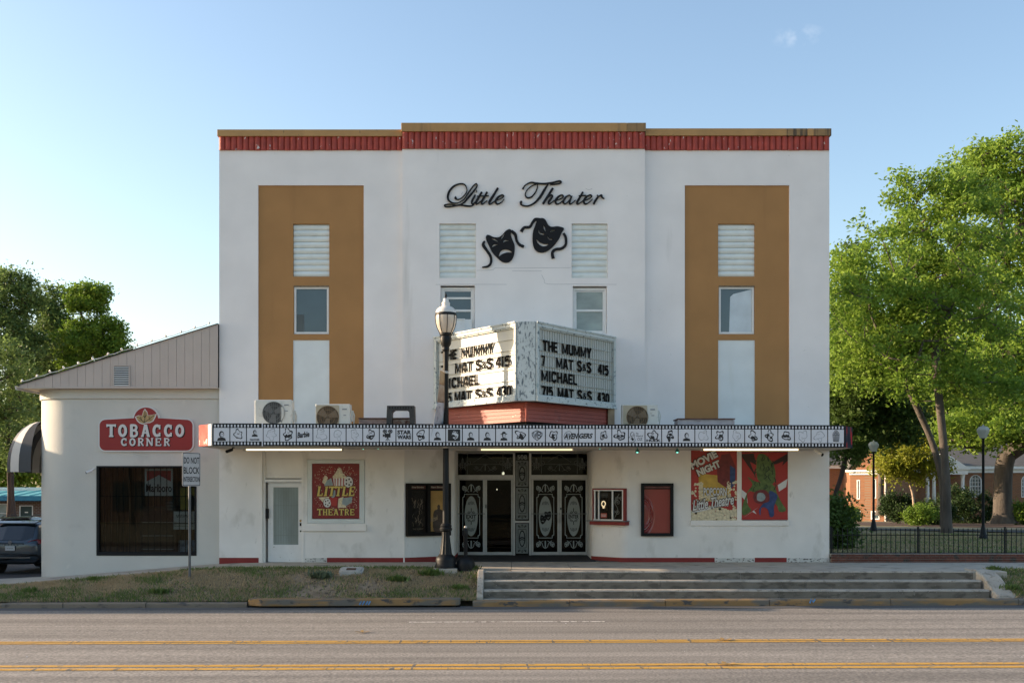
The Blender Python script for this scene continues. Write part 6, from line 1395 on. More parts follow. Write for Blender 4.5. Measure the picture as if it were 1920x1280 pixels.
# ------------------------------------------------------------------ cars
m_car = mat('grey_blue_car_paint', (.045, .065, .085), .28, .05, 2, spec=.6, coat=.6, metal=.3)
m_tyre = mat('tyre', (.02, .02, .02), .8); m_cgl = mat('tinted_car_glass', (.012, .015, .018), .05, .1, spec=.9); m_clad = mat('black_cladding', (.022, .023, .025), .6)
m_tail = mat('tail_lamp', (.20, .012, .02), .15, .3, 8, spec=.8); m_rim = mat('rim', (.25, .25, .26), .3, metal=.8)
def car(body_mat, lab, detail=True):
    t = thing('parked_car', (0, 0, 0), lab, 'car', 'cars in the parking lot')
    S = [  # y, [(halfwidth,z) x7 from sill to roof centre]
        (.00, [(.66, .42), (.80, .50), (.86, .72), (.84, .95), (.70, 1.00), (.4, 1.02), (0, 1.03)]),
        (.10, [(.78, .33), (.90, .50), (.92, .78), (.90, .98), (.77, 1.06), (.45, 1.10), (0, 1.11)]),
        (.28, [(.84, .30), (.925, .5), (.93, .80), (.91, 1.03), (.76, 1.30), (.55, 1.35), (0, 1.37)]),
        (.48, [(.85, .28), (.93, .5), (.935, .80), (.92, 1.05), (.71, 1.56), (.58, 1.63), (0, 1.655)]),
        (.75, [(.86, .27), (.93, .5), (.935, .80), (.92, 1.05), (.68, 1.58), (.58, 1.665), (0, 1.69)]),
        (1.6, [(.86, .26), (.93, .5), (.935, .80), (.92, 1.03), (.67, 1.59), (.58, 1.68), (0, 1.71)]),
        (2.5, [(.86, .26), (.93, .5), (.935, .80), (.92, 1.01), (.67, 1.56), (.57, 1.64), (0, 1.67)]),
        (3.3, [(.86, .26), (.92, .5), (.93, .80), (.90, .99), (.80, 1.10), (.6, 1.14), (0, 1.17)]),
        (4.2, [(.84, .28), (.88, .5), (.89, .75), (.86, .90), (.7, .98), (.5, 1.0), (0, 1.02)]),
        (4.62, [(.66, .35), (.72, .5), (.72, .70), (.68, .80), (.55, .86), (.4, .87), (0, .88)])]
    V = []; 
    for y, p in S:
        q = p+[(-a, b) for a, b in p[:-1][::-1]]
        V += [(a, y, b) for a, b in q]
    m = 13; F = [(i*m+k, i*m+k+1, (i+1)*m+k+1, (i+1)*m+k) for i in range(len(S)-1) for k in range(m-1)]+[tuple(range(m))[::-1], tuple(range(9*m, 10*m))]+[(i*m+m-1, i*m, (i+1)*m, (i+1)*m+m-1) for i in range(len(S)-1)]
    mb = MB(); mb.raw(V, F); o = mb.build('body', body_mat, t, smooth=True)
    b = o.modifiers.new('s', 'SUBSURF'); b.levels = b.render_levels = 2
    for f_ in o.data.polygons: f_.use_smooth = True
    for sx in (-1, 1):
        for y in (.82, 3.55):
            mb = MB(); x = sx*.80; n = 24; V = []; 
            mb.tube([(x-.11, y, .34), (x-.10, y, .34), (x+.10, y, .34), (x+.11, y, .34)], [.31, .345, .345, .31], 24)
            w_ = mb.build('wheel', m_tyre, t, smooth=True); mb = MB(); mb.tube([(x+sx*.10, y, .34), (x+sx*.118, y, .34)], [.22, .20], 20); mb.build('rim', m_rim, w_, smooth=True)
    if not detail: pass
    mb = MB(); mb.raw([(-.66, .115, 1.09), (.66, .115, 1.09), (.60, .425, 1.545), (-.60, .425, 1.545), (-.3, .07, 1.10), (.3, .07, 1.10), (.3, .40, 1.57), (-.3, .40, 1.57)], [(0, 4, 7, 3), (4, 5, 6, 7), (5, 1, 2, 6)]); mb.build('rear_window', m_cgl, t)
    mb = MB(); mb.prism([(-.62, .34, 1.60), (.62, .34, 1.60), (.66, .60, 1.66), (-.66, .60, 1.66)], (0, 0, .035)); mb.build('spoiler', body_mat, t, bevel=.01)
    for s in (-1, 1):
        mb = MB(); mb.prism([(s*.52, .035, 1.02), (s*.90, .07, .98), (s*.945, .32, 1.02), (s*.93, .36, 1.10), (s*.80, .11, 1.13), (s*.60, .07, 1.08)], (0, .04, -.015)); mb.build('tail_light', m_tail, t)
        mb = MB(); mb.raw([(s*.895, .72, 1.08), (s*.905, 2.9, 1.08), (s*.715, 2.5, 1.50), (s*.715, .85, 1.52)], [(0, 1, 2, 3)]); mb.build('side_window', m_cgl, t)
        mb = MB(); mb.tube([(s*.60, .7, 1.69), (s*.60, .9, 1.735), (s*.60, 2.2, 1.74), (s*.60, 2.4, 1.69)], .018, 6); mb.build('roof_rail', m_blackm, t)
    mb = MB(); mb.prism([(-.80, -.03, .40), (.80, -.03, .40), (.90, .12, .52), (.90, .12, .64), (.80, -.045, .66), (-.80, -.045, .66), (-.90, .12, .64), (-.90, .12, .52)], (0, .12, 0)); mb.build('bumper', m_clad, t, bevel=.02)
    mb = MB(); mb.box(-.66, .66, -.055, -.03, .535, .555); mb.build('bumper_strip', m_rim, t)
    mb = MB(); mb.box(-.42, .42, -.02, .04, .98, 1.0); mb.build('tailgate_seam', m_blackm, t)
    f_ = Fr((0, -.025, 0), (1, 0, 0))
    mb = MB(); mb.box(-.155, .155, -.035, -.02, .77, .92); mb.cur = 1; text(mb, Fr((0, -.036, 0), (1, 0, 0)), 'NR 4120' if False else '---', -.1, .1, .835, .845, 0, .002); mb.build('number_plate', [m_pwh, m_blackm], t)
    if detail:
        mb = MB(); fill(mb, Fr((0, -.0, 0), (1, 0, 0)), [ell(0, 1.035, .055, .05, 18), ell(0, 1.035, .042, .038, 18)], .03, .045); mb.box(-.065, .065, -.045, -.03, 1.028, 1.042); mb.build('badge', m_rim, t)
        mb = MB(); text(mb, Fr((0, -.03, 0), (1, 0, 0)), 'ROGUE', -.22, .22, .935, .965, 0, .012, .02, 0, 0, 1.6); mb.build('model_name', m_rim, t)
        mb = MB(); mb.tube([(-.02, .12, 1.13), (.2, .13, 1.14), (.28, .15, 1.16)], .014, 6); mb.build('rear_wiper', m_blackm, t)
    return t
lot = sheet('parking_lot', np.linspace(-60, -12.6, 24), np.linspace(.7, 46, 24), lambda x, y: terrain(x, y)+.012, m_asph_lot)
c1 = car(m_car, 'grey-blue SUV parked with its tailgate towards the street left of the shop'); c1.location = (-15.95, 4.6, terrain(-15.95, 5)+.0); c1.rotation_euler.z = R(-3)
c2 = car(mat('dark_car_paint', (.02, .025, .03), .25, .05, coat=.6), 'dark car parked farther back, only its roof showing above the nearer SUV', False); c2.location = (-21.2, 16, terrain(-21, 16)); c2.rotation_euler.z = R(5)
# ------------------------------------------------------------------ motel
my = 48.; mz = terrain(-40, my)
mt = thing('motel', (-44, my, mz), 'low brick motel with turquoise metal roof behind the parking lot', 'motel')
zem = Z(937, my-1.2); zrm = Z(920.5, my+1)
m_mb = brickmat('motel_brick', (.17, .085, .06), (.11, .055, .042), (.22, .19, .165), .3, .12, .02)
mxs = (X(0, my), X(20, my), X(36, my), X(62, my))
mb = MB(); fm = Fr((0, my, 0), (1, 0, 0)); mz1 = zem+.1
dzt = Z(949, my); wz = (Z(972, my), Z(945, my))
wall(mb, fm, -70, -28, mz-.5, mz1, [(X(38, my), X(60.5, my), mz-.5, dzt), (X(-22, my), X(19, my), wz[0], wz[1])], .2); mb.build('wall', m_mb, mt)
mb = MB(); mb.box(-70, -28, my+.25, my+8, mz-.5, mz1); mb.build('wall_behind', m_mb, mt)
mb = MB(); framebox(mb, X(36.5, my), X(62, my), mz, dzt+.08, .07, my-.03, my+.05); mb.build('door_frame', m_frame, mt)
mb = MB(); mb.box(X(38, my), X(60.5, my), my+.05, my+.1, mz, dzt); mb.build('door', mat('dark_green_door', (.035, .06, .055), .5), mt)
mb = MB(); mb.box(X(46, my), X(52, my), my+.03, my+.05, Z(961, my), Z(959, my)); mb.build('room_number_plate', m_frame, mt)
mb = MB(); framebox(mb, X(-23, my), X(20.5, my), wz[0]-.05, wz[1]+.06, .08, my-.03, my+.05); mb.box(X(-22, my), X(20, my), my, my+.04, (wz[0]+wz[1])/2-.15, (wz[0]+wz[1])/2-.10); wn = mb.build('window', m_frame, mt)
mb = MB(); mb.box(X(-22, my), X(19.5, my), my+.08, my+.1, wz[0], wz[1]); mb.build('pane', m_blind, wn)
m_teal1 = mat('turquoise_roof', (.13, .42, .42), .5, .06, 2); m_teal2 = mat('blue_valance', (.03, .20, .30), .5)
npan = 42
for i in range(npan):
    x = -70+i; mb = MB(); mb.prism([(x+.01, my-1.3, zem+.25), (x+.99, my-1.3, zem+.25), (x+.99, my+1.6, zrm), (x+.01, my+1.6, zrm)], (0, 0, .05)); mb.prism([(x-.03, my-1.3, zem+.25), (x+.03, my-1.3, zem+.25), (x+.03+.5, my+1.6, zrm), (x-.03+.5, my+1.6, zrm)], (0, 0, .10)); mb.build('roof_panel', m_teal1, mt)
mb = MB(); mb.box(-70, -28, my-1.34, my-1.3, zem-.05, zem+.30); mb.build('valance', m_teal2, mt)
mb = MB(); mb.box(-70, -28, my+1.6, my+1.8, zrm-.1, zrm+.28); mb.build('ridge_cap', m_frame, mt)
# ------------------------------------------------------------------ off-frame block added left to cast shade; rows across the road
ob = thing('shade_block', (-32, 6, -.7), 'unseen two storey brick block added further left to shade the street', 'building')
m_obr = brickmat('street_brick', (.22, .11, .08), (.17, .085, .06), (.3, .27, .24))
OBX, OBZ, OBY = -21.1, 5.2, -1.9
mb = MB(); wall(mb, Fr((0, OBY, 0), (1, 0, 0)), -46, OBX, -.9, OBZ, [(-45+i*4.7, -42+i*4.7, .2, 2.3) for i in range(5)]+[(-44.5+i*3, -43.4+i*3, 3.1, 4.4) for i in range(8)], .2)
mb.box(-46, OBX, OBY+.22, 13, -.9, OBZ); mb.build('wall', m_obr, ob)
mb = MB(); mb.box(-46.1, OBX+.05, OBY-.05, OBY+.3, OBZ-.1, OBZ+.02); mb.build('coping', m_conc, ob)
for i in range(5): mb = MB(); mb.box(-45+i*4.7, -42+i*4.7, OBY+.12, OBY+.14, .2, 2.3); mb.build('window', m_winblue, ob)
for i in range(8): mb = MB(); mb.box(-44.5+i*3, -43.4+i*3, OBY+.12, OBY+.14, 3.1, 4.4); mb.build('window', m_winblue, ob)
for (bx0, bx1, zt_, lab, c) in ((-40, -16, 4.5, 'low brick shop row opposite the tobacco shop', m_obr), (10, 34, 6.5, 'brick shop row opposite the theatre on the right', m_obr)):
    o = thing('opposite_building', ((bx0+bx1)/2, -52, -.6), lab, 'building')
    mb = MB(); mb.box(bx0, bx1, -64, -52, -.7, zt_); mb.build('wall', c, o)
    for i in range(5): mb = MB(); q = bx0+1+i*(bx1-bx0-2)/5; mb.box(q, q+2.4, -51.98, -51.94, .2, 2.4); mb.build('window', m_winblue, o)
    mb = MB(); mb.box(bx0-.1, bx1+.1, -52.15, -51.9, zt_-.3, zt_+.15); mb.build('coping', m_conc, o)
# ------------------------------------------------------------------ fence
fe_ = thing('iron_fence', (12, -.02, .1), 'black iron picket fence on a low brick base beside the theatre', 'fence')
m_bk = mat('dark_red_brick', (.085, .035, .028), .85, .35, 2.5, .3, 60, island=.3, c2=(.20, .075, .05), dirt=((.05, .045, .04), .54, .12, 4, (1, 1, 1)))
m_mor = mat('old_mortar', (.30, .27, .235), .95, .2, 8)
FX0, FX1 = XR+.02, 27.; bh, bwid = .068, .205
mb = MB(); mb.box(FX0, FX1, -.085, .10, -.12, .223); mb.build('mortar_core', m_mor, fe_)
base = None; nb_ = 0
for r_i in range(4):
    x = FX0+(0 if r_i % 2 else -bwid/2)
    while x < 14.9:
        a, b = max(x+.006, FX0), x+bwid-.006
        if b-a > .03:
            if base is None or b-a < bwid-.02:
                m = MB(); m.box(0, b-a, -.010, .10, 0, bh-.012); o = m.build('brick', m_bk, None); o.parent = fe_
                if b-a > bwid-.02: base = o
            else: o = base.copy(); col.objects.link(o)
            o.parent = fe_; o.location = (a-fe_.location.x, -.095+rnd.uniform(-.004, .004)-fe_.location.y, -.055+r_i*bh-fe_.location.z)
        x += bwid
mb = MB()
for r_i in range(4):
    x = 15.+(0 if r_i % 2 else -bwid/2)
    while x < FX1: mb.box(x+.006, x+bwid-.006, -.103, 0, -.055+r_i*bh, -.055+r_i*bh+bh-.012); x += bwid
mb.build('far_bricks', m_bk, fe_, kind='stuff')
base = None; x = FX0+.08
while x < FX1:
    if base is None:
        m = MB(); m.box(-.0085, .0085, -.0085, .0085, .215, .90); m.raw([(-.0085, -.0085, .90), (.0085, -.0085, .90), (.0085, .0085, .90), (-.0085, .0085, .90), (0, 0, .93)], [(0, 1, 4), (1, 2, 4), (2, 3, 4), (3, 0, 4)]); o = base = m.build('picket', m_black, None)
    else: o = base.copy(); col.objects.link(o)
    o.parent = fe_; o.location = (x-fe_.location.x, .0-fe_.location.y, -fe_.location.z-.0); x += .133
for z in (.24, .73):
    mb = MB(); mb.box(FX0, FX1, -.012, .012, z-.011, z+.011); mb.build('rail', m_black, fe_)
x = FX0+.03
while x < FX1: mb = MB(); mb.box(x-.02, x+.02, -.02, .02, .2, .96); mb.build('post', m_black, fe_); x += 2.394
# ------------------------------------------------------------------ park lamps
def park_lamp(px, py, ptop, lab, y):
    z = Z(py, y); t = thing('park_lamp', (X(px, y), y, z), lab, 'street lamp', 'lamps in the park'); h = Z(ptop, y)-z; x = X(px, y)
    mb = MB(); mb.lathe((x, y, z), [(.16, -.1), (.16, .08), (.13, .12), (.09, .35), (.06, .5)], 14); mb.build('base', m_black, t, smooth=True)
    mb = MB(); mb.lathe((x, y, z), [(.052, .3), (.045, h-.52), (.09, h-.46)], 12); mb.build('shaft', m_black, t, smooth=True)
    mb = MB(); mb.lathe((x, y, z), [(.12, h-.47), (.23, h-.22), (.235, h-.17)], 8); mb.build('globe', mat('park_globe', (.55, .56, .5), .4, .05, trans=.3) if not bpy.data.materials.get('park_globe') else bpy.data.materials['park_globe'], t)
    mb = MB(); mb.lathe((x, y, z), [(.245, h-.17), (.16, h-.06), (.03, h-.02), (.02, h+.03)], 8); mb.build('cap', bpy.data.materials['park_globe'], t)
park_lamp(1638, 993, 826, 'slim park lamp nearer the brick church wing, left of the two', 17.5)
park_lamp(1843.5, 1010, 797, 'slim park lamp in front of the big oak trunk, right of the two', 9.7)
# paths in the park
def curve_strip(name, cl, wd, dz, m, kind='structure'):
    pts = smoothp(cl, 10); V = []
    for i, p in enumerate(pts):
        a, b = pts[max(0, i-1)], pts[min(len(pts)-1, i+1)]; dx, dy = b[0]-a[0], b[1]-a[1]; l = math.hypot(dx, dy)
        for s in (-1, 1): x, y = p[0]-dy/l*wd/2*s, p[1]+dx/l*wd/2*s; V.append((x, y, terrain(x, y)+dz))
    mb = MB(); mb.raw(V, [(2*i, 2*i+1, 2*i+3, 2*i+2) for i in range(len(pts)-1)]); return mb.build(name, m, None, kind=kind)
curve_strip('path', [(60, 3), (32, 10), (22, 16), (16, 23), (14, 34), (14, 50)], 3.6, .03, m_asph_lot)
curve_strip('path_kerb', [(62, 6.4), (33, 13.4), (24, 19.2), (18.4, 25.4), (17, 34), (17, 50)], .9, .07, m_conc)
m_mulch = mat('brown_mulch', (.07, .04, .028), .95, .3, 4, .5, 20)
mb = MB(); V = []; sheet('mulch_bed', np.linspace(19, 62, 24), np.linspace(20, 48, 16), lambda x, y: terrain(x, y)+.02, m_mulch, skip=lambda x, y: y < 54.5-1.05*x+(12 if x < 24 else 0) and (y < 60-1.6*x+8 or x < 30 and y < 28))
# ------------------------------------------------------------------ church
m_cb = brickmat('church_brick', (.28, .10, .036), (.21, .07, .027), (.21, .14, .09), .3, .10, .02)
ch = thing('church', (36, 60, -.8), 'long single storey brick church building with white cornice and arched windows behind the trees', 'church')
cy0 = 60.; zc0 = -1.2; ze_ = Z(878, cy0)
fc = Fr((0, cy0, 0), (1, 0, 0)); holes = []
wins = [(1686, 1712, 906, 931, 0), (1818, 1840.5, 890, 932, 1), (1915, 1937, 890, 932, 1), (1990, 2012, 890, 932, 1), (2070, 2092, 890, 932, 1)]
for a, b, t_, b_, ar in wins: holes.append((X(a, cy0), X(b, cy0), Z(b_, cy0), Z(t_, cy0)))
mb = MB(); wall(mb, fc, X(1650, cy0), 62, zc0, ze_, holes, .25); mb.box(X(1650, cy0), 62, cy0+.3, cy0+14, zc0, ze_); mb.build('wall', m_cb, ch)
for (a, b, t_, b_, ar) in wins:
    x0, x1, z0, z1 = X(a, cy0), X(b, cy0), Z(b_, cy0), Z(t_, cy0); r = (x1-x0)/2; cxx = (x0+x1)/2
    mb = MB()
    if ar:
        o = [(x0, z0), (x1, z0), (x1, z1-r)]+ell(cxx, z1-r, r, r, 10, 0, math.pi, False)[1:-1]+[(x0, z1-r)]; i = [(cxx+(x-cxx)*.86, z0+.08+(z-z0)*.94) for x, z in o]
        fill(mb, fc, [o, i], -.12, .02)
        wn = mb.build('window', m_frame, ch)
        mb = MB(); fill(mb, fc, [[(x0, z1-r), *[(x, z) for x, z in ell(cxx, z1-r, r, r, 10, 0, math.pi, False)][::-1][1:-1], (x1, z1-r), (x1, z1+.001), (x0, z1+.001)]], -.2, .004); mb.build('arch_spandrel', m_cb, ch)
    else: framebox(mb, x0, x1, z0, z1, .09, cy0-.02, cy0+.1); wn = mb.build('window', m_frame, ch)
    mb = MB(); mb.box(x0+.03, x1-.03, cy0+.14, cy0+.16, z0, z1); mb.build('pane', m_winblue, wn)
    mb = MB()
    for k in range(1, 4): xx = x0+(x1-x0)*k/4; mb.box(xx-.02, xx+.02, cy0+.08, cy0+.13, z0, z1-.1)
    for k in range(1, 6): zz = z0+(z1-z0)*k/6; mb.box(x0+.05, x1-.05, cy0+.08, cy0+.13, zz-(.045 if k == 3 else .02), zz+.02)
    mb.build('glazing_bar', m_frame, wn)
mb = MB(); mb.box(X(1650, cy0), 62, cy0-.35, cy0-.002, ze_-.05, ze_+.22); mb.box(X(1650, cy0), 62, cy0-.12, cy0-.002, ze_-.35, ze_-.06); mb.build('cornice', m_frame, ch)
mb = MB(); zr_ = ze_+2.6; mb.prism([(X(1650, cy0), cy0-.4, ze_+.22), (X(1650, cy0), cy0+14.4, ze_+.22), (X(1650, cy0), cy0+7, zr_)], (62-X(1650, cy0), 0, 0)); mb.build('roof', mat('grey_shingle_roof', (.10, .095, .088), .85, .15, 1.5, .4, 20, stretch=(1, 1, 6)), ch)
for px in (1739, 1751, 1805): mb = MB(); mb.lathe((X(px, cy0-1.6), cy0-1.6, zc0), [(.22, 0), (.16, .3), (.14, 3.9), (.2, 4.2)], 12); mb.build('column', m_frame, ch, smooth=True)
xp0, xp1 = X(1732, cy0-1.6), X(1812, cy0-1.6)
mb = MB(); mb.box(xp0, xp1, cy0-1.9, cy0-.36, zc0+4.2, zc0+4.6); mb.prism([(xp0-.2, cy0-2, zc0+4.6), (xp1+.2, cy0-2, zc0+4.6), ((xp0+xp1)/2, cy0-2, zc0+5.9)], (0, 2.2, 0)); mb.build('portico', m_frame, ch)
# rotated sunlit wing
wg = thing('church_wing', (X(1625, 56), 56, -1), 'sunlit orange brick wing with white eaves and narrow windows behind the park lamp', 'church wing')
wy = 56.; wa = R(-42); wO = Vector((X(1594, wy), wy, 0)); wu = Vector((math.cos(wa), math.sin(wa), 0)); wF = Fr(wO, wu)
def sW(px):
    k = (px-960)/FPX; return (k*(D0+wO.y)-wO.x)/(wu.x-k*wu.y)
Wl = sW(1660); zwe = 2.09+(910-884)/FPX*84; zwb = -1.3
zz_ = lambda py: 2.09-(py-910)/FPX*84
hs = [(sW(1606.5), sW(1612.5), zz_(936), zz_(899)), (sW(1637), sW(1643), zz_(934), zz_(897)), (sW(1607), sW(1614), zz_(974), zz_(958)), (sW(1633), sW(1649), zz_(974), zz_(958))]
mb = MB(); wall(mb, wF, 0, Wl, zwb, zwe, hs, .15); mb.raw([wF(0, zwb), wF(0, zwe), wF(0, zwe, -8), wF(0, zwb, -8)], [(0, 1, 2, 3)]); mb.raw([wF(Wl, zwb), wF(Wl, zwe), wF(Wl, zwe, -8), wF(Wl, zwb, -8)], [(3, 2, 1, 0)]); mb.build('wall', m_cb, wg)
for h in hs:
    mb = MB(); rect(mb, wF, h[0], h[0]+.07, h[2], h[3], -.12, .02); rect(mb, wF, h[1]-.07, h[1], h[2], h[3], -.12, .02); rect(mb, wF, h[0]+.07, h[1]-.07, h[3]-.07, h[3], -.12, .02); rect(mb, wF, h[0]+.07, h[1]-.07, h[2], h[2]+.08, -.12, .03); wn = mb.build('window', m_frame, wg)
    mb = MB(); rect(mb, wF, h[0], h[1], h[2], h[3], -.145, -.125); mb.build('pane', m_winblue, wn)
mb = MB(); rect(mb, wF, -.25, Wl+.3, zwe, zwe+.16, -8, .35); rect(mb, wF, -.02, Wl+.02, zwe-.22, zwe-.002, -.002, .12); mb.build('eaves', m_frame, wg)
zpk = 2.09+(910-838)/FPX*84
mb = MB(); mb.prism([wF(0, zwe+.16, .05), wF(Wl, zwe+.16, .05), wF(Wl/2, zpk, .05)], tuple(wF.n*-.2)); mb.build('gable', m_cb, wg)
mb = MB(); mb.raw([wF(-.3, zwe+.10, .3), wF(Wl/2, zpk+.12, .3), wF(Wl/2, zpk+.12, -8), wF(-.3, zwe+.10, -8), wF(Wl+.3, zwe+.10, .3), wF(Wl+.3, zwe+.10, -8)], [(0, 1, 2, 3), (1, 4, 5, 2)]); o = mb.build('roof', bpy.data.materials['grey_shingle_roof'], wg); q = o.modifiers.new('s', 'SOLIDIFY'); q.thickness = .12
mb = MB(); mb.tube([wF(Wl+.05, zwe, .1), wF(Wl+.05, zwb, .1)], .06, 8); mb.build('downpipe', m_frame, wg)
w2 = thing('church_hall', (X(1572, 72), 72, -1.5), 'darker red brick hall with an arched window between the theatre and the sunlit wing', 'hall')
hy = 70.; fh = Fr((0, hy, 0), (1, 0, 0))
mb = MB(); wall(mb, fh, X(1480, hy), X(1600, hy), -2.2, Z(878, hy), [(X(1582, hy), X(1594.5, hy), Z(939, hy), Z(905, hy))], .2); mb.box(X(1480, hy), X(1600, hy), hy+.25, hy+9, -2.2, Z(878, hy)); mb.build('wall', m_cb, w2)
mb = MB(); framebox(mb, X(1582, hy), X(1594.5, hy), Z(939, hy), Z(905, hy), .1, hy-.03, hy+.1); mb.box(X(1582, hy), X(1594.5, hy), hy, hy+.1, Z(923, hy)-.05, Z(923, hy)+.05); wn = mb.build('window', m_frame, w2)
mb = MB(); mb.box(X(1582, hy), X(1594.5, hy), hy+.12, hy+.14, Z(939, hy), Z(905, hy)); mb.build('pane', m_winblue, wn)
mb = MB(); mb.box(X(1480, hy), X(1602, hy), hy-.3, hy+.2, Z(878, hy)+.003, Z(872, hy)); mb.build('eaves', m_frame, w2)
mb = MB(); mb.prism([(X(1480, hy), hy-.4, Z(872, hy)), (X(1480, hy), hy+9.4, Z(872, hy)), (X(1480, hy), hy+4.5, Z(850, hy)+1)], (X(1602, hy)-X(1480, hy), 0, 0)); mb.build('roof', bpy.data.materials['grey_shingle_roof'], w2)
# ------------------------------------------------------------------ trees
def leafmat(name, a, b, tr=.35):
    m = mat(name, a, .55, .2, .35, c2=b, island=.55, trans=tr, spec=.3); return m
m_bark = mat('grey_bark', (.10, .083, .068), .95, .3, 5, .9, 14, stretch=(1, 1, .25)); m_bark2 = mat('oak_bark', (.085, .072, .06), .95, .3, 5, 1., 10, stretch=(1, 1, .2)); m_barkd = mat('dark_bark', (.06, .045, .038), .95, .3, 5, .8, 14, stretch=(1, 1, .25)); m_barkp = mat('pale_smooth_bark', (.36, .27, .2), .8, .2, 5)
L_bright = leafmat('spring_leaves', (.10, .195, .022), (.31, .43, .065), .5); L_mid = leafmat('mid_green_leaves', (.08, .16, .016), (.22, .32, .045), .45)
L_haze = leafmat('hazy_green_leaves', (.08, .13, .035), (.19, .27, .08), .45)
L_dark = leafmat('dark_green_leaves', (.05, .09, .02), (.12, .19, .04), .4); L_yel = leafmat('yellow_green_leaves', (.19, .23, .02), (.34, .34, .045), .5); L_hedge = leafmat('hedge_leaves', (.02, .045, .012), (.045, .08, .02), .25)
def tree(name, lab, base, trunk, blobs, nclump, nleaf, ls, lmat, bmat, r0, seed, sig=.55, group='trees', cat='tree', flat=.75, shell=.35, rmin=.016):
    """trunk: list of points (absolute) ; blobs: (cx,cy,cz,rx,ry,rz,weight)"""
    rs = np.random.RandomState(seed); t = thing(name, base, lab, cat, group)
    B = np.array(blobs, float); wts = B[:, 6]/B[:, 6].sum(); T = []
    while len(T) < nclump:
        k = rs.choice(len(B), p=wts); d = rs.normal(size=3); d /= np.linalg.norm(d); r = shell+(1-shell)*rs.rand()**.6 if rs.rand() < .8 else rs.rand()**.5
        d = d*r; p = B[k, :3]+d*B[k, 3:6]
        T.append(p)
    T = np.array(T); pos = []; par = []
    tp = smoothp(trunk, 5)
    for i, p in enumerate(tp): pos.append(np.array(p)); par.append(i-1)
    top = np.array(trunk[-1]); mid = np.array(tp[len(tp)//2]); order = np.argsort(np.linalg.norm(T-top, axis=1)); lo = len(tp)//2; ends = []
    for q in order:
        tgt = T[q]; A = np.array(pos[lo:]); dd = np.linalg.norm(A-tgt, axis=1)+.35*np.maximum(0, A[:, 2]-tgt[2]); j = int(np.argmin(dd))+lo; st = pos[j]; L = np.linalg.norm(tgt-st); n = max(1, min(8, int(L/.7))); off = rs.normal(size=3)*L*.10; off[2] += L*.10; prev = j
        for s in range(1, n+1):
            f = s/n; p = st+(tgt-st)*f+off*math.sin(math.pi*f)+rs.normal(size=3)*.05; pos.append(p); par.append(prev); prev = len(pos)-1
        ends.append(prev)
    cnt = np.zeros(len(pos)); 
    for e in ends: cnt[e] += 1
    for i in range(len(pos)-1, 0, -1): cnt[par[i]] += cnt[i]
    tot = max(1, cnt[0]); rad = np.maximum(rmin, r0*.85*(cnt/tot)**.48)
    for i in range(len(tp)): f = i/(len(tp)-1); rad[i] = max(rad[i], r0*(1-.45*f)*(1+.35*max(0, 1-f*7)))
    V = []; F = []; ns = 6
    for i in range(1, len(pos)):
        a, b = pos[par[i]], pos[i]; ax = b-a; l = np.linalg.norm(ax)
        if l < 1e-5: continue
        ax = ax/l; ref = np.array([1, 0, 0]) if abs(ax[0]) < .8 else np.array([0, 1, 0]); u_ = np.cross(ax, ref); u_ /= np.linalg.norm(u_); v_ = np.cross(ax, u_); k = len(V); nn = 12 if i < len(tp) else 5
        ra, rb = min(rad[par[i]], rad[i]*1.5) if i >= len(tp) else rad[par[i]], rad[i]
        for c, r in ((a-ax*min(.02, l*.1), ra), (b, rb)):
            for s in range(nn): an = 2*math.pi*s/nn; V.append(tuple(c+(u_*math.cos(an)+v_*math.sin(an))*r))
        F += [(k+s, k+(s+1) % nn, k+nn+(s+1) % nn, k+nn+s) for s in range(nn)]
    mb = MB(); mb.raw(V, F); mb.build('trunk', bmat, t, smooth=True)
    per = nleaf//nclump; C = np.repeat(T, per, axis=0); csz = np.repeat(rs.uniform(.6, 1.25, nclump), per)[:, None]
    N = len(C); C = C+rs.normal(size=(N, 3))*np.array([sig, sig, sig*flat])*csz
    nrm = rs.normal(size=(N, 3)); nrm[:, 2] = np.abs(nrm[:, 2])+.25; nrm /= np.linalg.norm(nrm, axis=1)[:, None]
    a = rs.normal(size=(N, 3)); a -= nrm*(a*nrm).sum(1)[:, None]; a /= np.linalg.norm(a, axis=1)[:, None]; b = np.cross(nrm, a); s = ls*rs.uniform(.6, 1.35, N)[:, None]
    Vv = np.stack([C-a*s, C-b*s*.55, C+a*s, C+b*s*.55], 1).reshape(-1, 3)-np.array(base)
    me = quads('crown', Vv, N); me.materials.append(lmat); o = bpy.data.objects.new('crown', me); col.objects.link(o); o.parent = t
    return t
def PX(px, py, y): return (X(px, y), y, Z(py, y))
# right side
y = 15.; b = PX(1775, 998, y)
tree('shade_tree', 'large bright green tree with slender grey trunk beside the right edge of the theatre', b, [b, PX(1774, 900, y), PX(1766, 800, y), PX(1758, 720, y), PX(1752, 640, y+.3)],
     [(*PX(1700, 520, y), 3.1, 3.0, 3.0, 3), (*PX(1790, 430, y+1), 2.6, 2.6, 2.4, 2), (*PX(1745, 365, y+1), 1.9, 2, 1.6, 1.2), (*PX(1640, 590, y-1), 2.2, 2.2, 2.3, 1.8), (*PX(1830, 580, y), 2.6, 2.6, 2.5, 2), (*PX(1700, 680, y), 3.3, 2.6, 1.6, 2.2), (*PX(1830, 720, y), 2.0, 2, 1.2, 1), (*PX(1600, 520, y-1), 1.2, 1.5, 1.9, .8)],
     400, 40000, .088, L_bright, m_bark, .19, 11, .26, 'trees in the park')
y = 14.; b = PX(1742, 1000, y+8); 
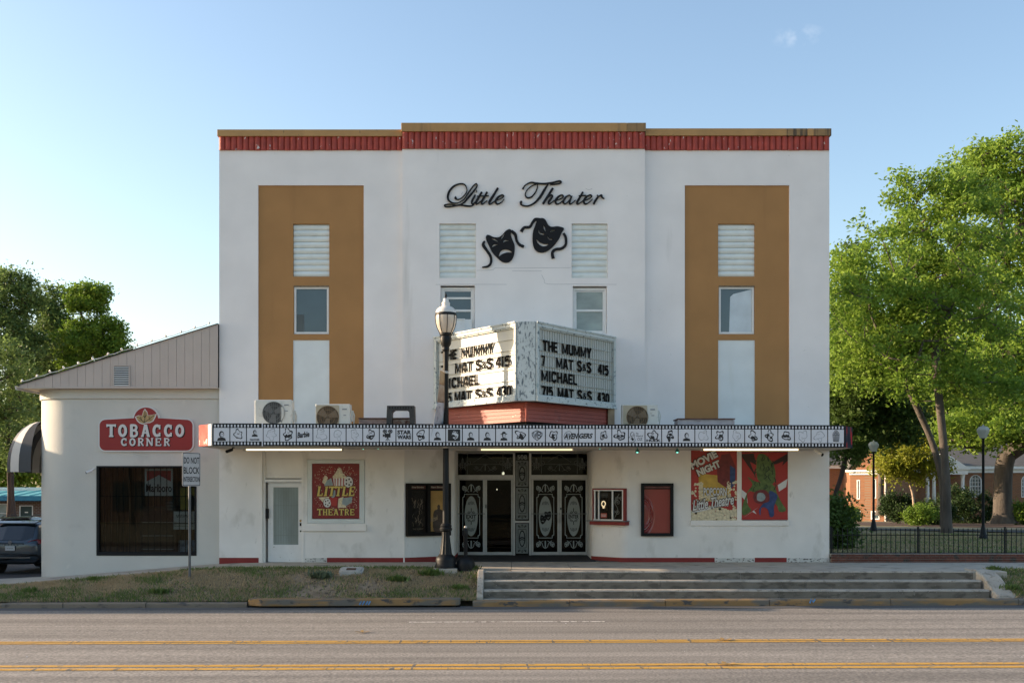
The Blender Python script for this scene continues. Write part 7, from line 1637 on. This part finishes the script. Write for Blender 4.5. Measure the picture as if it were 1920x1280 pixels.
tree('shade_tree', 'dark leaning trunk with high limbs just left of the slender grey trunk', PX(1770, 985, 17), [PX(1772, 985, 17), PX(1766, 900, 17), PX(1748, 830, 17), PX(1722, 770, 17), PX(1690, 700, 17), PX(1660, 640, 17)],
     [(*PX(1680, 600, 18), 2.6, 2.5, 2.0, 2), (*PX(1620, 660, 18), 2.2, 2.0, 1.6, 1.4), (*PX(1740, 520, 19), 2.4, 2.2, 2.0, 1.2)], 130, 22000, .10, L_mid, m_bark, .16, 12, .42, 'trees in the park')
y = 36.; b = PX(1882, 980, y)
tree('oak_tree', 'massive oak with thick pale trunk at the right edge of the picture', b, [b, PX(1880, 930, y), PX(1882, 880, y), PX(1888, 852, y)],
     [(*PX(1900, 400, y), 4.8, 4.5, 4.6, 3), (*PX(1860, 330, y), 2.8, 3, 2.4, 1.5), (*PX(1925, 300, y), 3.4, 3, 1.8, 1.5), (*PX(1850, 560, y), 3.8, 4, 3.4, 2), (*PX(1990, 500, y), 5, 5, 5, 2.5), (*PX(1900, 700, y-2), 5.5, 4, 3, 3.4), (*PX(2050, 720, y), 6, 5, 3, 2.5), (*PX(1850, 800, y-3), 3.4, 3, 1.2, 1.4), (*PX(1935, 800, y-3), 3.6, 3, 1.1, 1.2)],
     640, 70000, .125, L_bright, m_bark2, .62, 13, .38, 'trees in the park')
y = 22.; b = PX(1562, 985, y)
tree('understorey_tree', 'dark leafy tree leaning out from behind the right corner of the theatre', b, [b, PX(1566, 930, y), PX(1578, 890, y), PX(1586, 840, y), PX(1582, 780, y)],
     [(*PX(1590, 690, y), 2.0, 2, 2.6, 2.6), (*PX(1630, 740, y), 1.9, 2, 1.9, 2.2), (*PX(1680, 790, y), 1.5, 1.5, 1.1, 1.3), (*PX(1585, 820, y), 1.5, 1.5, 1.2, 1.3), (*PX(1560, 560, y+3), 1.6, 2, 3.2, 1.2), (*PX(1640, 700, y+2), 1.5, 1.5, 1.6, 1)], 230, 40000, .10, L_dark, m_barkd, .13, 14, .34, 'trees in the park')
y = 30.; b = PX(1713, 955, 38.)
tree('small_tree', 'small yellow-green tree with pale forked trunk in front of the church', b, [b, PX(1713, 940, 38), PX(1710, 920, 38), PX(1702, 895, 38)],
     [(*PX(1700, 845, 38), 1.9, 1.8, 1.4, 2), (*PX(1670, 870, 38), 1.3, 1.3, .9, 1.2), (*PX(1735, 870, 38), 1.6, 1.4, 1.1, 1.3), (*PX(1715, 800, 38), 1.6, 1.5, 1.2, 1.2)], 120, 17000, .10, L_yel, m_barkp, .09, 15, .30, 'trees in the park')
b = PX(1650, 965, 46)
tree('background_tree', 'mid green tree behind the park lamp nearest the theatre', b, [b, PX(1652, 900, 46), PX(1655, 840, 46)], [(*PX(1660, 800, 46), 3, 3, 2.2, 2), (*PX(1720, 760, 48), 3.6, 3, 2.6, 2), (*PX(1800, 790, 48), 3, 3, 2.2, 2)], 150, 20000, .15, L_mid, m_bark, .25, 16, .55, 'trees in the park')
bgs = [(1560, 760, 95, 9), (1640, 730, 100, 10), (1735, 700, 98, 10), (1830, 680, 95, 11), (1930, 660, 96, 12), (2040, 690, 90, 12)]
for i, (px, py, yy, rr_) in enumerate(bgs):
    b = (X(px, yy), yy, terrain(X(px, yy), yy)); c = PX(px, py, yy)
    tree('background_tree', ['distant tree just right of the theatre roofline corner, half hidden', 'distant tree behind the sunlit church wing', 'distant tree behind the small yellow-green tree', 'distant tree behind the church roof centre', 'distant tall tree behind the oak trunk', 'distant tree beyond the right picture edge'][i], b, [b, (b[0], b[1], b[2]+3), (b[0]+.5, b[1], c[2]-2)],
         [(c[0], c[1], c[2], rr_*.62, rr_*.6, rr_*.55, 2), (c[0]-2, c[1], c[2]-3, rr_*.6, rr_*.5, rr_*.45, 1.4), (c[0]+3, c[1], c[2]-4, rr_*.55, rr_*.5, rr_*.5, 1.4)], 130, 15000, .26, [L_dark, L_mid][i % 2], m_barkd, .4, 40+i, .95, 'distant trees behind the church')
# left side
y = 32.
b = PX(22, 968, y)
tree('pine_tree', 'tall dark tree at the left edge with its trunk showing below the crown', b, [b, PX(20, 900, y), PX(22, 800, y), PX(22, 700, y), PX(24, 620, y)],
     [(*PX(22, 560, y), 1.7, 1.7, 1.6, 2), (*PX(5, 620, y), 2.3, 2, 1.8, 2), (*PX(50, 650, y), 1.6, 1.6, 1.5, 1.4), (*PX(28, 715, y), 2.0, 1.8, 1.4, 1.0), (*PX(-60, 600, y), 2.4, 2.2, 2.6, 1)], 240, 30000, .09, L_haze, m_barkd, .2, 21, .30, 'trees left of the theatre')
b = PX(95, 960, y+6)
tree('broadleaf_tree', 'dark green tree with pointed top second from the left', b, [b, PX(96, 880, y+6), PX(100, 780, y+6), PX(102, 680, y+6)],
     [(*PX(100, 580, y+6), 1.0, 1.0, 1.5, .9), (*PX(105, 650, y+6), 2.0, 2, 1.8, 2), (*PX(85, 740, y+6), 2.6, 2.4, 2.2, 2.2)], 210, 26000, .10, L_haze, m_barkd, .2, 22, .32, 'trees left of the theatre')
b = PX(165, 960, y+2)
tree('broadleaf_tree', 'bright green tree with rounded crown rising behind the sloping shop roof', b, [b, PX(165, 850, y+2), PX(165, 740, y+2), PX(168, 660, y+2)],
     [(*PX(168, 560, y+2), 1.25, 1.2, .9, 1.0), (*PX(190, 548, y+2), .7, .8, .5, .4), (*PX(150, 560, y+2), .6, .7, .7, .4), (*PX(190, 630, y+2), 1.6, 1.6, 1.2, 1.6), (*PX(150, 650, y+2), 1.9, 1.8, 1.5, 2), (*PX(215, 655, y+2), .9, 1, .7, .6)], 200, 28000, .09, L_mid, m_bark, .2, 23, .26, 'trees left of the theatre')
b = PX(15, 985, y-8)
tree('small_tree', 'light green low tree in front of the dark one at the left edge', b, [b, PX(18, 930, y-8), PX(16, 860, y-8), PX(14, 790, y-8)],
     [(*PX(10, 700, y-8), 1.5, 1.4, 1.8, 1.6), (*PX(25, 800, y-8), 1.5, 1.4, 1.3, 1.3), (*PX(-30, 760, y-8), 1.6, 1.4, 1.6, 1), (*PX(45, 860, y-8), 1.0, 1, .6, .7)], 90, 10000, .09, L_haze, m_barkd, .12, 24, .30, 'trees left of the theatre')
for i, (px, py, yy, rr_) in enumerate(((-60, 830, 70, 8), (30, 840, 72, 8), (110, 820, 75, 8), (200, 790, 70, 7))):
    b = (X(px, yy), yy, terrain(X(px, yy), yy)); c = PX(px, py, yy)
    tree('background_tree', ['distant dark tree beyond the left picture edge behind the motel', 'distant dark tree above the motel roof at the left edge', 'distant dark tree just left of the shop behind the motel', 'distant dark tree hidden low behind the shop roof'][i], b, [b, (b[0], b[1], b[2]+2), (b[0], b[1], c[2])],
         [(c[0], c[1], c[2], rr_*.6, rr_*.5, rr_*.5, 2), (c[0]+2, c[1], c[2]-1.5, rr_*.5, rr_*.5, rr_*.4, 1)], 90, 12000, .2, [L_dark, L_mid][i % 2], m_barkd, .3, 60+i, .8, 'distant trees behind the motel')
# shrubs
def shrub(px, py, y, rx, ry, rz, lab, seed, m=L_hedge, n=5000, grp='shrubs in the park'):
    c = PX(px, py, y); b = (c[0], y, terrain(c[0], y))
    return tree('shrub', lab, b, [b, (b[0], b[1], b[2]+.3), (b[0], b[1], max(b[2]+.4, c[2]-rz*.3))], [(c[0], c[1], c[2], rx, ry, rz, 1)], 60, n, .07, m, m_barkd, .05, seed, .20, grp, 'shrub', .8, .7, .01)
shrub(1682, 950, 40, .95, .9, .85, 'rounded dark shrub beside the sunlit church wing', 71, n=7000)
shrub(1750, 962, 36, 1.1, .8, .7, 'low dark shrub just left of the slender grey trunk', 72, n=6000)
shrub(1818, 955, 42, 1.7, 1., 1.15, 'wide dark shrub between the two big trunks', 73, n=9000)
shrub(1790, 945, 44, 1.2, 1., 1.2, 'tall dark shrub behind the slender grey trunk', 74, n=6000)
shrub(1925, 960, 36, 1.2, .9, .6, 'low bright hedge right of the oak trunk', 75, L_mid, 6000)
shrub(1725, 965, 34, .8, .7, .5, 'small shrub with yellowish leaves below the small tree', 76, L_mid, 4000)
shrub(1572, 985, 4., .42, .4, .85, 'dark bush in the corner between fence and theatre', 77, L_dark, 5000)
shrub(1598, 965, 52, .5, .5, .5, 'small round shrub in front of the church wing basement window', 78, L_mid, 2500)
# trees across the road, behind the viewer, seen only in reflections
src = [o for o in col.objects if o.get('label', '').startswith('large bright green tree')][0]
for i, (x, yy, s) in enumerate(((-26, -44, 1), (-9, -47, .9), (6, -46, 1.05), (22, -43, .95), (38, -46, 1))):
    c = copy_tree(src); c.location = (x, yy, -.6); c.rotation_euler.z = i*1.3; c['label'] = ['street tree opposite the tobacco shop, farthest left across the road', 'street tree opposite the theatre left side across the road', 'street tree opposite the entrance across the road', 'street tree opposite the steps right end across the road', 'street tree opposite the park across the road'][i]; c['group'] = 'trees across the road'
